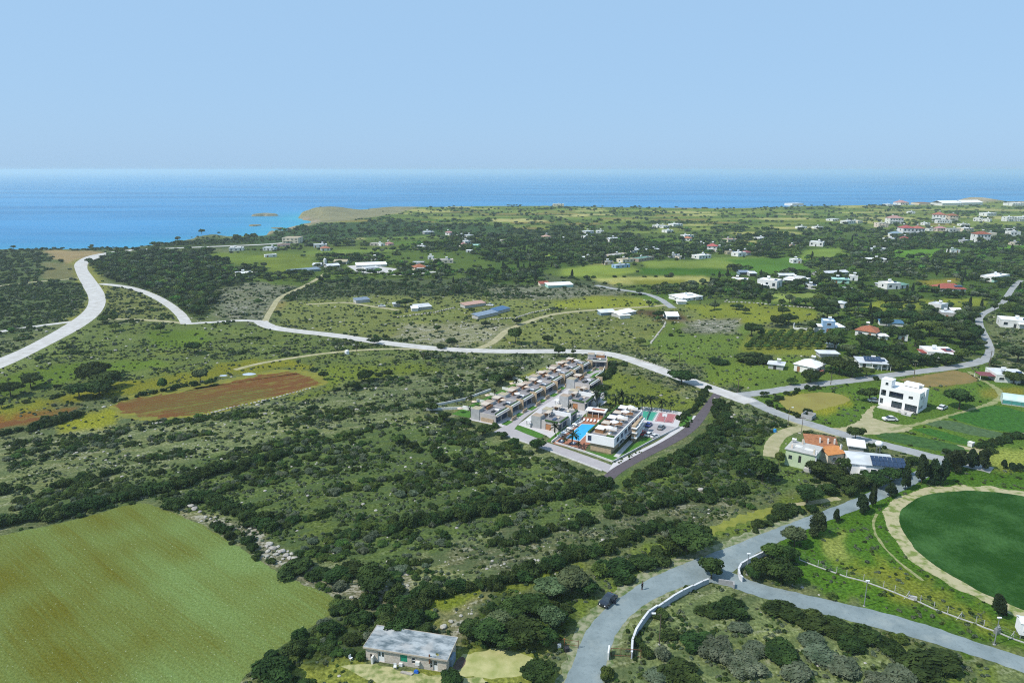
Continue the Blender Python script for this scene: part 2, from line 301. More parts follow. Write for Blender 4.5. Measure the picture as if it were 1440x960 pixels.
# ------------------------------------------------------------ land cover: (polygon in picture px, ground colour, bare rock, low scrub, shrub cover, tree cover)
G_GREEN = (.120, .175, .042); G_YEL = (.225, .235, .060); G_OLIVE = (.150, .165, .050); G_LUSH = (.060, .140, .022); G_SCR = (.140, .170, .075)
G_DARK = (.055, .070, .034); G_RED = (.235, .110, .050); G_TAN = (.36, .31, .22); G_PALE = (.25, .27, .12); G_STRAW = (.36, .33, .17); G_GREY = (.165, .180, .125)
COVER = [
 # far belt, coast
 ([(-900, 352), (0, 352), (180, 349), (300, 335), (350, 338), (430, 320), (560, 314), (720, 321), (900, 330), (900, 345), (600, 330), (450, 337), (380, 347), (200, 352), (0, 365), (-900, 365)], G_DARK, .1, .9, .75, .25),
 ([(330, 336), (380, 326), (450, 314), (560, 311), (720, 318), (722, 329), (600, 331), (480, 336), (380, 346)], (.045, .085, .045), .0, .6, .6, .3),
 ([(360, 333), (376, 324), (410, 314), (445, 306), (420, 298), (450, 288), (520, 286), (600, 290), (560, 300), (500, 309), (440, 316), (400, 324)], (.26, .25, .175), .28, .4, .10, .0),
 ([(1320, 288), (1330, 282), (1440, 278), (1600, 278), (1600, 285.5), (1440, 285.5), (1380, 287)], (.36, .32, .23), .35, .2, .0, .0),
 ([(-900, 352), (0, 352), (185, 350), (150, 357), (110, 362), (100, 375), (118, 400), (125, 440), (70, 458), (-60, 495), (-900, 560)], (.090, .120, .060), .2, .9, .80, .05),
 ([(60, 352), (135, 352), (150, 357), (118, 362), (98, 372), (80, 366), (70, 359)], (.30, .24, .12), .4, .3, .1, 0),
 ([(100, 368), (118, 362), (135, 380), (150, 400), (150, 430), (118, 445), (92, 460), (80, 455), (118, 432), (122, 410), (108, 392)], G_YEL, .3, .5, .15, .02),
 ([(60, 368), (105, 372), (104, 394), (60, 392)], (.17, .17, .07), .4, .6, .25, 0),
 ([(128, 372), (160, 358), (220, 352), (300, 354), (352, 362), (372, 374), (345, 392), (352, 402), (330, 410), (300, 424), (288, 445), (268, 448), (250, 432), (215, 410), (170, 398), (148, 390)], (.035, .05, .025), 0, .6, .55, .95),
 ([(150, 400), (178, 404), (205, 415), (240, 436), (258, 452), (200, 452), (140, 445), (150, 425)], (.17, .19, .065), .3, .8, .45, .05),
 ([(300, 410), (352, 396), (420, 404), (380, 430), (368, 450), (300, 450)], G_GREY, .6, .9, .30, .05),
 # left middle
 ([(-60, 530), (40, 490), (120, 455), (280, 452), (360, 458), (440, 472), (560, 488), (640, 500), (640, 540), (500, 560), (440, 520), (330, 520), (150, 545), (0, 580), (-60, 600)], (.140, .175, .065), .20, .75, .36, .07),
 ([(0, 506), (40, 492), (116, 450), (150, 447), (110, 475), (40, 512), (-40, 545), (-40, 530)], (.17, .21, .09), .2, .5, .05, .0),
 ([(60, 515), (140, 508), (210, 505), (250, 510), (180, 520), (110, 533), (60, 545), (0, 560), (-30, 540)], G_GREEN, .05, .3, .10, .02),
 ([(215, 465), (290, 462), (300, 480), (240, 490), (215, 482)], G_GREEN, .1, .4, .10, .02),
 ([(130, 540), (225, 528), (320, 512), (400, 505), (440, 516), (360, 524), (290, 538), (200, 550), (130, 560), (0, 588), (-40, 590), (-40, 578), (60, 566)], (.235, .22, .045), .05, .3, .04, .01),
 ([(-40, 590), (60, 577), (110, 570), (110, 578), (40, 590), (-40, 612)], G_RED, .1, .3, .0, .0),
 ([(80, 590), (160, 570), (170, 590), (120, 605), (80, 605)], (.26, .25, .045), .1, .2, .05, 0),
 ([(440, 525), (470, 514), (560, 512), (625, 520), (600, 540), (560, 552), (520, 560), (440, 572), (380, 580), (360, 560), (420, 552), (455, 540)], (.175, .205, .055), .12, .45, .10, .01),
 ([(0, 620), (100, 605), (250, 595), (380, 560), (430, 560), (420, 590), (360, 600), (200, 640), (0, 680), (-60, 690), (-60, 630)], (.180, .215, .100), .44, .85, .42, .03),
 # the open country above the pale road
 ([(385, 458), (410, 420), (520, 412), (700, 418), (860, 405), (940, 430), (1040, 440), (1040, 520), (960, 510), (870, 490), (700, 486), (540, 475)], (.180, .210, .070), .28, .65, .22, .03),
 ([(440, 395), (560, 388), (760, 385), (860, 398), (860, 412), (700, 418), (520, 415), (400, 425), (400, 408)], (.085, .105, .06), .25, .95, .80, .10),
 ([(680, 405), (860, 400), (880, 412), (780, 420), (700, 420)], G_GREY, .6, .9, .45, .02),
 ([(560, 455), (730, 455), (700, 480), (640, 488), (560, 475)], (.22, .235, .12), .75, .6, .10, .0),
 ([(850, 415), (900, 420), (935, 432), (880, 436), (790, 432), (780, 424)], (.26, .27, .06), .1, .3, .04, .01),
 ([(890, 440), (940, 452), (975, 452), (960, 440), (900, 436)], (.09, .055, .04), .2, .3, .02, 0),
 ([(960, 430), (1080, 424), (1150, 430), (1150, 450), (1060, 455), (1000, 450)], (.23, .245, .06), .05, .3, .05, .02),
 ([(940, 455), (1050, 455), (1050, 500), (1010, 520), (960, 508), (920, 495), (900, 480)], (.14, .195, .06), .15, .4, .08, .01),
 ([(1036, 500), (1060, 460), (1172, 464), (1168, 500)], (.22, .235, .07), .05, .3, .0, .0),
 ([(960, 450), (1045, 448), (1030, 470), (970, 468)], G_GREY, .8, .7, .2, 0),
 ([(1060, 505), (1120, 512), (1120, 528), (1080, 545), (1040, 548), (1000, 535), (990, 520)], (.15, .20, .055), .05, .3, .04, 0),
 # meadow by the complex
 ([(840, 500), (880, 505), (940, 530), (1000, 550), (990, 575), (940, 575), (860, 570), (800, 560), (830, 540), (850, 520)], (.170, .195, .060), .10, .4, .08, .0),
 ([(870, 506), (930, 525), (990, 550), (985, 568), (960, 560), (900, 532), (860, 520)], (.16, .19, .08), .4, .8, .25, .0),
 # middle maquis
 ([(480, 500), (700, 496), (800, 498), (780, 515), (690, 540), (640, 580), (560, 590), (470, 580), (440, 560), (470, 540), (640, 520), (600, 505)], (.145, .182, .080), .38, .85, .60, .06),
 ([(-60, 680), (0, 660), (200, 610), (420, 560), (560, 560), (640, 590), (700, 610), (800, 640), (860, 665), (900, 670), (1000, 600), (1010, 560), (1060, 575), (1080, 610), (1060, 690), (980, 720), (800, 780), (560, 850), (470, 850), (300, 745), (180, 700), (0, 740), (-60, 760)], (.165, .205, .085), .42, .85, .50, .02),
 ([(60, 700), (250, 655), (420, 610), (600, 600), (720, 630), (850, 680), (880, 700), (800, 740), (640, 760), (560, 800), (480, 790), (360, 755), (300, 720), (200, 690), (100, 725)], (.105, .15, .050), .25, .95, .68, .02),
 ([(860, 672), (960, 640), (1010, 570), (1060, 590), (1070, 640), (1000, 690), (900, 710)], (.105, .15, .050), .2, .95, .64, .05),
 ([(560, 850), (640, 828), (800, 790), (830, 795), (700, 835), (600, 865)], (.17, .195, .045), .1, .3, .05, .0),
 ([(990, 745), (1070, 712), (1130, 700), (1140, 708), (1060, 730), (1000, 752)], (.30, .29, .065), .02, .2, .0, .0),
 ([(560, 790), (760, 740), (1000, 690), (1060, 700), (960, 740), (820, 770), (700, 800)], (.12, .14, .07), .5, .95, .38, .0),
 ([(470, 840), (600, 860), (640, 870), (600, 905), (520, 905), (480, 950), (380, 960), (350, 950), (420, 900), (480, 860)], (.055, .075, .03), .15, .9, .75, .0),
 ([(480, 800), (560, 800), (590, 820), (520, 850), (470, 835)], (.20, .20, .12), .9, .6, .15, 0),
 ([(240, 712), (330, 740), (430, 790), (470, 830), (440, 826), (390, 803), (330, 765), (280, 738)], (.19, .19, .13), .9, .6, .25, 0),
 ([(600, 870), (700, 850), (760, 840), (800, 850), (790, 900), (640, 905)], (.06, .085, .03), .1, .6, .55, .1),
 ([(590, 862), (680, 842), (660, 880), (620, 890)], (.19, .19, .10), .8, .7, .15, 0),
 ([(640, 910), (740, 908), (800, 930), (800, 990), (400, 990), (440, 945), (500, 930), (560, 938)], (.24, .25, .09), .1, .4, .05, .0),
 ([(800, 880), (830, 850), (880, 820), (1000, 765), (1100, 725), (1200, 690), (1180, 680), (1080, 710), (960, 760), (850, 810), (800, 850)], (.15, .19, .06), .1, .5, .12, .0),
 # triangle between the roads
 ([(850, 990), (880, 930), (900, 870), (950, 835), (1000, 820), (1080, 845), (1200, 875), (1330, 912), (1440, 950), (1500, 1000)], (.170, .225, .088), .38, .80, .08, .0),
 ([(1180, 880), (1300, 905), (1400, 940), (1420, 990), (1330, 990), (1300, 930), (1230, 900)], (.17, .215, .065), .15, .4, .05, .0),
 # right lower
 ([(1080, 760), (1200, 700), (1300, 650), (1460, 660), (1500, 960), (1440, 925), (1250, 862), (1080, 822), (1100, 790)], (.075, .155, .028), .06, .35, .06, .0),
 ([(1160, 795), (1240, 790), (1350, 840), (1440, 880), (1440, 895), (1300, 845), (1180, 805)], (.20, .22, .055), .05, .3, .05, .0),
 ([(1140, 760), (1180, 758), (1200, 790), (1160, 790)], (.26, .28, .12), .1, .2, .0, .0),
 # villa and farm plots
 ([(1050, 560), (1120, 545), (1220, 535), (1380, 515), (1460, 540), (1460, 660), (1320, 648), (1200, 615), (1110, 590)], (.105, .175, .045), .05, .3, .06, .01),
 ([(1092, 558), (1150, 550), (1200, 560), (1190, 575), (1140, 585), (1110, 575)], (.255, .245, .05), .0, .1, .0, .0),
 ([(1260, 535), (1340, 522), (1380, 535), (1340, 545), (1290, 540)], (.225, .17, .06), .0, .1, .0, .0),
 ([(1380, 545), (1440, 545), (1440, 560), (1400, 562)], (.225, .2, .06), .0, .1, .02, .0),
 ([(1100, 600), (1160, 640), (1150, 670), (1080, 700), (1060, 650)], (.13, .19, .06), .2, .6, .3, .05),
 ([(1060, 610), (1090, 600), (1100, 680), (1060, 700), (1020, 680), (1050, 640)], (.12, .17, .06), .2, .8, .45, .03),
 ([(1380, 640), (1460, 620), (1460, 650), (1400, 660)], (.30, .32, .12), .0, .1, .0, .0),
 ([(1000, 375), (1100, 385), (1240, 375), (1460, 380), (1460, 450), (1385, 436), (1240, 440), (1160, 440), (1060, 425), (1000, 410)], (.075, .12, .035), .0, .4, .40, .50),
 ([(660, 338), (860, 340), (960, 345), (1000, 372), (900, 366), (860, 368), (760, 380), (760, 400), (700, 400), (640, 385), (560, 380), (560, 350)], (.07, .115, .035), .0, .4, .45, .60),
 ([(300, 372), (400, 366), (500, 356), (640, 350), (700, 372), (640, 392), (500, 392), (430, 400), (330, 396)], (.10, .145, .045), .05, .4, .35, .40),
 ([(1060, 330), (1240, 330), (1240, 372), (1180, 380), (1080, 362)], (.075, .12, .035), .0, .4, .4, .50),
 ([(1240, 340), (1460, 320), (1460, 380), (1250, 378)], (.075, .125, .035), .0, .4, .4, .50),
 # village strip greens
 ([(1100, 500), (1200, 520), (1300, 508), (1390, 505), (1370, 515), (1200, 533), (1060, 552), (1060, 520)], (.14, .20, .06), .05, .3, .08, .02),
 ([(1180, 440), (1380, 440), (1390, 500), (1300, 500), (1160, 500), (1150, 460)], (.08, .13, .035), .0, .4, .45, .75),
 ([(1230, 425), (1390, 418), (1380, 432), (1300, 432), (1230, 440), (1190, 440)], (.25, .27, .065), .0, .2, .0, .01),
 ([(1290, 395), (1350, 391), (1350, 398), (1300, 402)], (.26, .2, .05), .0, .2, .0, .0),
 ([(1080, 412), (1150, 412), (1140, 426), (1090, 424)], (.28, .33, .14), .0, .2, .0, .0),
 ([(900, 376), (1010, 378), (1040, 386), (960, 388), (900, 384)], G_LUSH, .0, .1, .0, .0),
 ([(900, 366), (1080, 366), (1110, 380), (1010, 378), (905, 376)], (.21, .26, .09), .0, .2, .02, .01),
 ([(790, 378), (870, 368), (900, 380), (860, 392), (790, 388)], (.24, .29, .09), .05, .2, .03, .02),
 ([(765, 357), (815, 359), (815, 364), (765, 362)], (.27, .32, .10), .0, .2, .0, .0),
 ([(1250, 352), (1330, 350), (1310, 362), (1255, 362)], (.13, .26, .05), .0, .1, .0, .02),
 ([(1130, 352), (1180, 348), (1200, 360), (1140, 366), (1110, 372)], (.20, .27, .09), .0, .2, .0, .03),
 ([(1020, 365), (1110, 362), (1150, 385), (1060, 385)], (.10, .20, .05), .0, .2, .03, .05),
 ([(1410, 345), (1460, 345), (1460, 352), (1412, 352)], (.12, .26, .05), .0, .1, .0, .02),
 ([(880, 393), (970, 392), (960, 400), (900, 400)], (.23, .22, .055), .0, .2, .0, .01),
 ([(370, 355), (430, 358), (450, 372), (400, 385), (370, 378)], (.18, .22, .06), .05, .3, .10, .15),
 ([(300, 355), (370, 358), (370, 370), (330, 372), (290, 362)], (.17, .22, .06), .05, .3, .15, .10),
]
def smoothcell(x, y):
    """patchwork of small fields on the far plain"""
    a = .12; u = x * math.cos(a) + y * math.sin(a); v = -x * math.sin(a) + y * math.cos(a)
    v = v + 14 * (fbm(x / 90, y / 90, 5) - .5); cv = np.floor(v / 34); u2 = u + _h(cv, cv * 0, 3) * 90; cu = np.floor(u2 / (48 + 40 * _h(cv, cv * 0 + 1, 9)))
    return _h(cu, cv, 21), _h(cu, cv, 22), np.minimum((v / 34) % 1, 1 - (v / 34) % 1) * 34
PAL = np.array([(.20, .235, .085), (.15, .20, .06), (.42, .38, .22), (.25, .27, .11), (.10, .17, .045), (.50, .43, .30), (.22, .25, .08), (.12, .15, .06), (.27, .20, .11), (.17, .23, .08)])
COVB = [(np.array(c[0], float), c) for c in COVER]
def landcover(x, y):
    n = len(x); px, py = PX(x, y)
    sc = FOC / np.maximum(y * cT + H * sT, 5)
    w1 = fbm(x / 9, y / 9, 31) - .5; w2 = fbm(x / 9 + 40, y / 9, 37) - .5
    w1 = w1 * 11 + (vn(x / 2.2, y / 2.2, 3) - .5) * 4; w2 = w2 * 11 + (vn(x / 2.2, y / 2.2, 6) - .5) * 4
    pxj = px + w1 * sc; pyj = py + w2 * sc * np.clip(H / np.maximum(y, 20), .05, 1)
    a = np.array(G_SCR)[None] * np.ones((n, 1)); col = a.copy(); rock = np.full(n, .35); scr = np.full(n, .9); sh = np.full(n, .35); tr = np.full(n, .04)
    # far plain
    h1, h2, dv = smoothcell(x, y); far = np.clip((y - 330) / 80, 0, 1) * (px > 330)
    pc = PAL[(h1 * 9.99).astype(int)]; field = (h2 < np.where(y > 900, .74, .34)); clump = fbm(x / 60, y / 60, 77)
    fcol = np.where(field[:, None], pc, np.array((.105, .145, .055))[None] * (.7 + .6 * clump[:, None]))
    col = col * (1 - far[:, None]) + fcol * far[:, None]
    edge = (dv < 4)
    ftr = np.where(field, np.where(edge, .35, .02), np.clip((clump - .38) * 3, .1, .9)) * np.where(y > 1000, .5, .8)
    fsh = np.where(field, np.where(edge, .6, .05), .45)
    tr = tr * (1 - far) + ftr * far; sh = sh * (1 - far) + fsh * far; rock = rock * (1 - far) + .06 * far; scr = scr * (1 - far) + .3 * far
    for P, c in COVB:
        b = (px > P[:, 0].min() - 30) & (px < P[:, 0].max() + 30) & (py > P[:, 1].min() - 20) & (py < P[:, 1].max() + 20)
        i = np.nonzero(b)[0]
        if not len(i): continue
        k = i[inpoly(pxj[i], pyj[i], P)]
        col[k] = c[1]; rock[k] = c[2]; scr[k] = c[3]; sh[k] = c[4]; tr[k] = c[5]
    return col, rock, scr, sh, tr

# ------------------------------------------------------------ ground sheet
ang_f = np.linspace(-45, 45, 760); ang_b = np.linspace(45, 315, 60)[1:-1]; ANG = np.radians(np.r_[ang_f, ang_b])
rr = [10.]
while rr[-1] < 2700: rr.append(rr[-1] * (1.03 if rr[-1] < 60 else 1.0068))
rr = np.array(rr); A_, R_ = np.meshgrid(ANG, rr); X = (R_ * np.sin(A_)).ravel(); Y = (R_ * np.cos(A_)).ravel()
na = len(ANG); nr = len(rr)
ins = inpoly(X, Y, LANDn); near = (np.abs(np.hypot(X, Y)) > 600)
dc = np.full(len(X), 200.0); ii = np.nonzero(near)[0]; dc[ii] = segdist(X[ii], Y[ii], LANDn[:len(cq)], closed=False)
sgn = np.where(ins, 1, -1) * dc
Z = np.where(ins, 0, -1) * 1.0
Z = np.where(sgn < 9, np.interp(sgn, [-14, -2, 1.5, 5, 9], [SEA - 4, SEA - .6, SEA + 3.0, -1.0, 0]), 0) + hills(X, Y) * (sgn > 0) * np.clip(sgn / 25, 0, 1)
low = (np.abs(X + 330) < 75) & (Y > 880) & (Y < 1250)      # low rocky spit by the bay
Z = np.where(low & (sgn > 0) & (sgn < 30), np.minimum(Z, SEA + 1 + sgn * .25), Z)
col, rock, scr, _, _ = landcover(X, Y)
shore = np.clip(1 - (sgn - 2) / 14, 0, 1) * (sgn > -20) * (.35 + .65 * (fbm(X / 20, Y / 20, 8) > .45)); col = col * (1 - shore[:, None]) + np.array((.30, .265, .20))[None] * shore[:, None]
rock = np.maximum(rock, shore * .6)
def blur(a, n=2):
    a = a.reshape(nr, na, -1)
    for _ in range(n):
        a = (a + np.roll(a, 1, 1) + np.roll(a, -1, 1)) / 3; b_ = np.pad(a, ((1, 1), (0, 0), (0, 0)), 'edge'); a = (b_[:-2] + b_[1:-1] + b_[2:]) / 3
    return a.reshape(nr * na, -1)
col = blur(col); rock = blur(rock)[:, 0]; scr = blur(scr)[:, 0]
var = .72 + .56 * fbm(X / 16, Y / 16, 55)
gk = np.clip((rock - .12) / .25, 0, 1)[:, None]; col = col * var[:, None] * (np.array((.80, .86, .50))[None] * (1 - gk) + np.array((.98, .90, .95))[None] * gk)
me = bpy.data.meshes.new('ground'); nv = len(X); nf = (nr - 1) * na
me.vertices.add(nv + 1); me.vertices.foreach_set('co', np.r_[np.c_[X, Y, Z].ravel(), [0, 0, 0]].astype(np.float32))
I, J = np.meshgrid(np.arange(nr - 1), np.arange(na), indexing='ij'); J2 = (J + 1) % na
q = np.stack([I * na + J, (I + 1) * na + J, (I + 1) * na + J2, I * na + J2], -1).reshape(-1, 4)
keep = (Z[q].max(1) > SEA - 3.5); q = q[keep]; nf = len(q)
cap = np.stack([np.full(na, nv), np.arange(na), (np.arange(na) + 1) % na], -1)
me.loops.add(nf * 4 + na * 3); me.loops.foreach_set('vertex_index', np.r_[q[:, ::-1].ravel()[::-1].reshape(-1, 4)[:, ::-1].ravel() if False else q.ravel(), cap.ravel()].astype(np.int32))
me.polygons.add(nf + na); me.polygons.foreach_set('loop_start', np.r_[np.arange(nf) * 4, nf * 4 + np.arange(na) * 3].astype(np.int32))
me.update(calc_edges=True); me.validate()
at = me.color_attributes.new('cover', 'FLOAT_COLOR', 'POINT'); c4 = np.ones((nv + 1, 4), np.float32); c4[:nv, :3] = col; at.data.foreach_set('color', c4.ravel())
for nm, ar in (('rock', rock), ('scrub', scr)):
    a = me.attributes.new(nm, 'FLOAT', 'POINT'); a.data.foreach_set('value', np.r_[ar, [0]].astype(np.float32))
gm = bpy.data.materials.new('ground_cover'); gm.use_nodes = True; t = gm.node_tree; L = t.links.new; b = t.nodes['Principled BSDF']
b.inputs['Roughness'].default_value = .95; b.inputs['Specular IOR Level'].default_value = .03
tc = nn(t, 'ShaderNodeTexCoord')
def noise(scale, detail=3, vec=None, rough=.55):
    z = nn(t, 'ShaderNodeTexNoise'); z.inputs['Scale'].default_value = scale; z.inputs['Detail'].default_value = detail; z.inputs['Roughness'].default_value = rough
    L(vec or tc.outputs['Object'], z.inputs['Vector']); return z.outputs[0]
def mth(op, a, b_=None, cl=False):
    m_ = nn(t, 'ShaderNodeMath', operation=op, use_clamp=cl)
    for i, v in enumerate((a, b_)):
        if v is None: continue
        if isinstance(v, (int, float)): m_.inputs[i].default_value = v
        else: L(v, m_.inputs[i])
    return m_.outputs[0]
def mixc(f, a, b_, mode='MIX'):
    m_ = nn(t, 'ShaderNodeMix', data_type='RGBA', blend_type=mode)
    for s_, v in (('Factor', f), ('A', a), ('B', b_)):
        k = m_.inputs[{'Factor': 0, 'A': 6, 'B': 7}[s_]]
        if isinstance(v, (int, float)): k.default_value = v
        elif isinstance(v, tuple): k.default_value = (*v, 1)
        else: L(v, k)
    return m_.outputs[2]
av = nn(t, 'ShaderNodeAttribute', attribute_name='cover'); ar = nn(t, 'ShaderNodeAttribute', attribute_name='rock'); asr = nn(t, 'ShaderNodeAttribute', attribute_name='scrub')
mpx = nn(t, 'ShaderNodeMapping'); mpx.inputs['Rotation'].default_value = (0, 0, R(-24)); L(tc.outputs['Object'], mpx.inputs[0]); mpq = nn(t, 'ShaderNodeMapping'); mpq.inputs['Scale'].default_value = (.35, 1, 1); L(mpx.outputs[0], mpq.inputs[0]); mpx = mpq
n_fine = noise(1.6, 4); n_med = noise(.45, 3, mpx.outputs[0]); n_big = noise(.10, 3, mpx.outputs[0]); n_sp = noise(.9, 2)
base = mixc(mth('MULTIPLY', mth('SUBTRACT', n_fine, .35, True), 2.2, True), mixc(1.0, av.outputs['Color'], (.42, .45, .38), 'MULTIPLY'), mixc(1.0, av.outputs['Color'], (1.55, 1.50, 1.45), 'MULTIPLY'))
gy = mth('MULTIPLY', mth('SUBTRACT', n_big, .5, True), 5.0, True)
base = mixc(mth('MULTIPLY', gy, .35), base, mixc(1.0, base, (1.45, 1.25, .75), 'MULTIPLY'))
dk = mth('MULTIPLY', mth('SUBTRACT', mth('ADD', n_med, mth('MULTIPLY', asr.outputs['Fac'], .13)), .57, True), 9.0, True)
base = mixc(mth('MULTIPLY', dk, mth('MULTIPLY', asr.outputs['Fac'], .7)), base, mixc(n_sp, (.026, .048, .015), (.085, .120, .052)))
rk = mth('MULTIPLY', mth('SUBTRACT', mth('ADD', mth('MULTIPLY', n_med, -1.0), mth('ADD', mth('MULTIPLY', ar.outputs['Fac'], .24), mth('MULTIPLY', n_fine, .55))), -.04, True), 9.0, True)
rk = mth('MULTIPLY', rk, mth('MULTIPLY', mth('ADD', ar.outputs['Fac'], -.05, True), 1.15, True))
base = mixc(rk, base, mixc(n_sp, (.17, .17, .12), (.40, .38, .31)))
L(base, b.inputs['Base Color'])
bp = nn(t, 'ShaderNodeBump'); bp.inputs['Strength'].default_value = .9; bp.inputs['Distance'].default_value = .35; L(noise(1.1, 4), bp.inputs['Height']); L(bp.outputs[0], b.inputs['Normal'])
me.materials.append(gm); g = bpy.data.objects.new('ground', me); COL.objects.link(g); tag(g, 'green and rocky coastal plain reaching down to the shore', None, None, 'structure')
# make sure the ground faces up
if me.polygons[1000].normal.z < 0: me.flip_normals()
def gz(x, y):
    return float(hills(np.array([x]), np.array([y]))[0])

# sea
sm = bpy.data.materials.new('sea_water'); sm.use_nodes = True; t = sm.node_tree; L = t.links.new; b = t.nodes['Principled BSDF']
b.inputs['Roughness'].default_value = .38; b.inputs['IOR'].default_value = 1.33; b.inputs['Specular IOR Level'].default_value = .2
tc = nn(t, 'ShaderNodeTexCoord'); mpx = nn(t, 'ShaderNodeMapping'); mpx.inputs['Scale'].default_value = (.0011, .0048, 1); L(tc.outputs['Object'], mpx.inputs[0])
n1 = noise(1.0, 4, mpx.outputs[0], .5)
mp2 = nn(t, 'ShaderNodeMapping'); mp2.inputs['Scale'].default_value = (.004, .02, 1); L(tc.outputs['Object'], mp2.inputs[0]); n2 = noise(1.0, 4, mp2.outputs[0], .6)
st = mth('MULTIPLY', mth('SUBTRACT', mth('ADD', mth('MULTIPLY', n1, .7), mth('MULTIPLY', n2, .3)),   .40, True), 6, True)
sea = mixc(st, (.002, .122, .300), (.018, .200, .430))
ash = nn(t, 'ShaderNodeAttribute', attribute_name='shallow')
sea = mixc(ash.outputs['Fac'], sea, (.008, .30, .42))
L(sea, b.inputs['Base Color'])
bp = nn(t, 'ShaderNodeBump'); bp.inputs['Strength'].default_value = .35; bp.inputs['Distance'].default_value = .3; L(noise(.35, 4), bp.inputs['Height']); L(bp.outputs[0], b.inputs['Normal'])
ra = np.r_[np.geomspace(400, 60000, 260)]; aa = np.radians(np.linspace(-75, 75, 301)); A2, R2 = np.meshgrid(aa, ra); SX = (R2 * np.sin(A2)).ravel(); SY = (R2 * np.cos(A2)).ravel()
sdist = np.full(len(SX), 1e4); k = np.nonzero(R2.ravel() < 3000)[0]; sdist[k] = segdist(SX[k], SY[k], LANDn[:len(cq)], closed=False)
shl = np.exp(-sdist / 70) * (.6 + .5 * fbm(SX / 60, SY / 60, 4)) * (SX < 200) + .0
na2 = 301; q = np.array([(i * na2 + j, i * na2 + j + 1, (i + 1) * na2 + j + 1, (i + 1) * na2 + j) for i in range(259) for j in range(300)])
me = bpy.data.meshes.new('sea'); me.from_pydata(np.c_[SX, SY, np.full(len(SX), SEA)].tolist(), [], q.tolist()); me.update()
if me.polygons[0].normal.z < 0: me.flip_normals()
a = me.attributes.new('shallow', 'FLOAT', 'POINT'); a.data.foreach_set('value', np.clip(shl, 0, 1).astype(np.float32))
me.materials.append(sm); o = bpy.data.objects.new('sea', me); COL.objects.link(o); tag(o, 'calm blue sea fading into haze at the horizon', None, None, 'structure')
# small islands off the headland
for px, py, rx, ry, hz in ((373, 303.2, 20, 22, 4.0), (358, 317.5, 8, 9, 1.6), (389, 321, 7, 8, 1.0)):
    c = W(px, py, SEA); b_ = MB(); n = 22; ring = []
    for lv, (f, z) in enumerate(((1.15, -1.5), (1, .3), (.9, hz * .75), (.55, hz), (.0, hz * 1.05))):
        for i in range(n):
            th = 2 * math.pi * i / n; w_ = f * (1 + .22 * math.sin(3 * th + px) + .1 * random.random()); ring.append((rx * w_ * math.cos(th), ry * w_ * math.sin(th), z + .3 * random.random()))
    b_.add(ring, [(l * n + i, l * n + (i + 1) % n, (l + 1) * n + (i + 1) % n, (l + 1) * n + i) for l in range(4) for i in range(n)])
    o = b_.build('islet', mat('islet_rock', (.24, .21, .15), .95, (.12, .13, .07), .15, .3, 1)); o.location = c
    tag(o, None, None, None, 'structure')
# ------------------------------------------------------------ roads, tracks, fields (each a sheet of its own)
asph = mat('worn_asphalt', (.225, .272, .280), .9, (.150, .188, .195), .28, .03, 9, detail=9, thr=(.25, .72))
def wear(m, s1, amt, colr):
    t_ = m.node_tree; b_ = t_.nodes['Principled BSDF']; src = b_.inputs['Base Color'].links[0].from_socket; n_ = nn(t_, 'ShaderNodeTexNoise'); n_.inputs['Scale'].default_value = s1; n_.inputs['Detail'].default_value = 6; n_.inputs['Roughness'].default_value = .7
    tc_ = nn(t_, 'ShaderNodeTexCoord'); t_.links.new(tc_.outputs['Object'], n_.inputs['Vector']); mr = nn(t_, 'ShaderNodeMapRange'); mr.inputs['From Min'].default_value = .52; mr.inputs['From Max'].default_value = .68; mr.inputs['To Max'].default_value = amt; t_.links.new(n_.outputs[0], mr.inputs[0])
    mx = nn(t_, 'ShaderNodeMix', data_type='RGBA'); t_.links.new(mr.outputs[0], mx.inputs[0]); t_.links.new(src, mx.inputs[6]); mx.inputs[7].default_value = (*colr, 1); t_.links.new(mx.outputs[2], b_.inputs['Base Color'])
wear(asph, 1.3, .55, (.11, .14, .15)); wear(asph, .17, .5, (.30, .33, .31))
asph2 = mat('pinkish_paving', (.36, .335, .34), .85, (.32, .30, .305), .5)
asph3 = mat('fresh_dark_asphalt', (.105, .088, .098), .9, (.082, .07, .078), .6)
gravel = mat('pale_gravel', (.50, .485, .47), .95, (.38, .365, .34), .3, .03, 6, detail=5)
dirt = mat('sandy_dirt', (.38, .335, .215), .95, (.25, .24, .12), .35, .03, 5, detail=5)
verge = mat('dusty_verge', (.25, .25, .16), .95, (.085, .125, .04), .8, .04, 5, detail=6, thr=(.38, .6))
asphv = mat('pale_worn_asphalt', (.33, .335, .335), .9, (.235, .245, .245), .3, .03, 7, detail=8); wear(asphv, .9, .5, (.20, .21, .20))
wear(gravel, .8, .45, (.36, .34, .29)); wear(gravel, .09, .4, (.60, .59, .57)); wear(dirt, .5, .5, (.22, .23, .11))
def rd(n, l, r, m, z, lab, **k): return strip(n, l, r, m, z, label=lab, **k)
ML = [(778, 990), (795, 960), (806, 930), (816, 900), (824, 882), (843, 862), (870, 841), (904, 817), (942, 799.5), (985, 783.5), (1029, 767), (1080, 747), (1138, 725), (1197, 703), (1234, 686), (1268, 670), (1322, 648)]
MR = [(846, 990), (847, 954), (851, 928), (863, 896), (871, 878), (886, 864), (909, 848), (936, 832), (962, 823), (1000, 816), (1038, 803), (1050, 787), (1068, 774), (1100, 760), (1150, 737), (1202, 718), (1270, 690), (1332, 656)]
rd('main_road', ML, MR, asph, .026, 'worn grey asphalt road curving past the white wall')
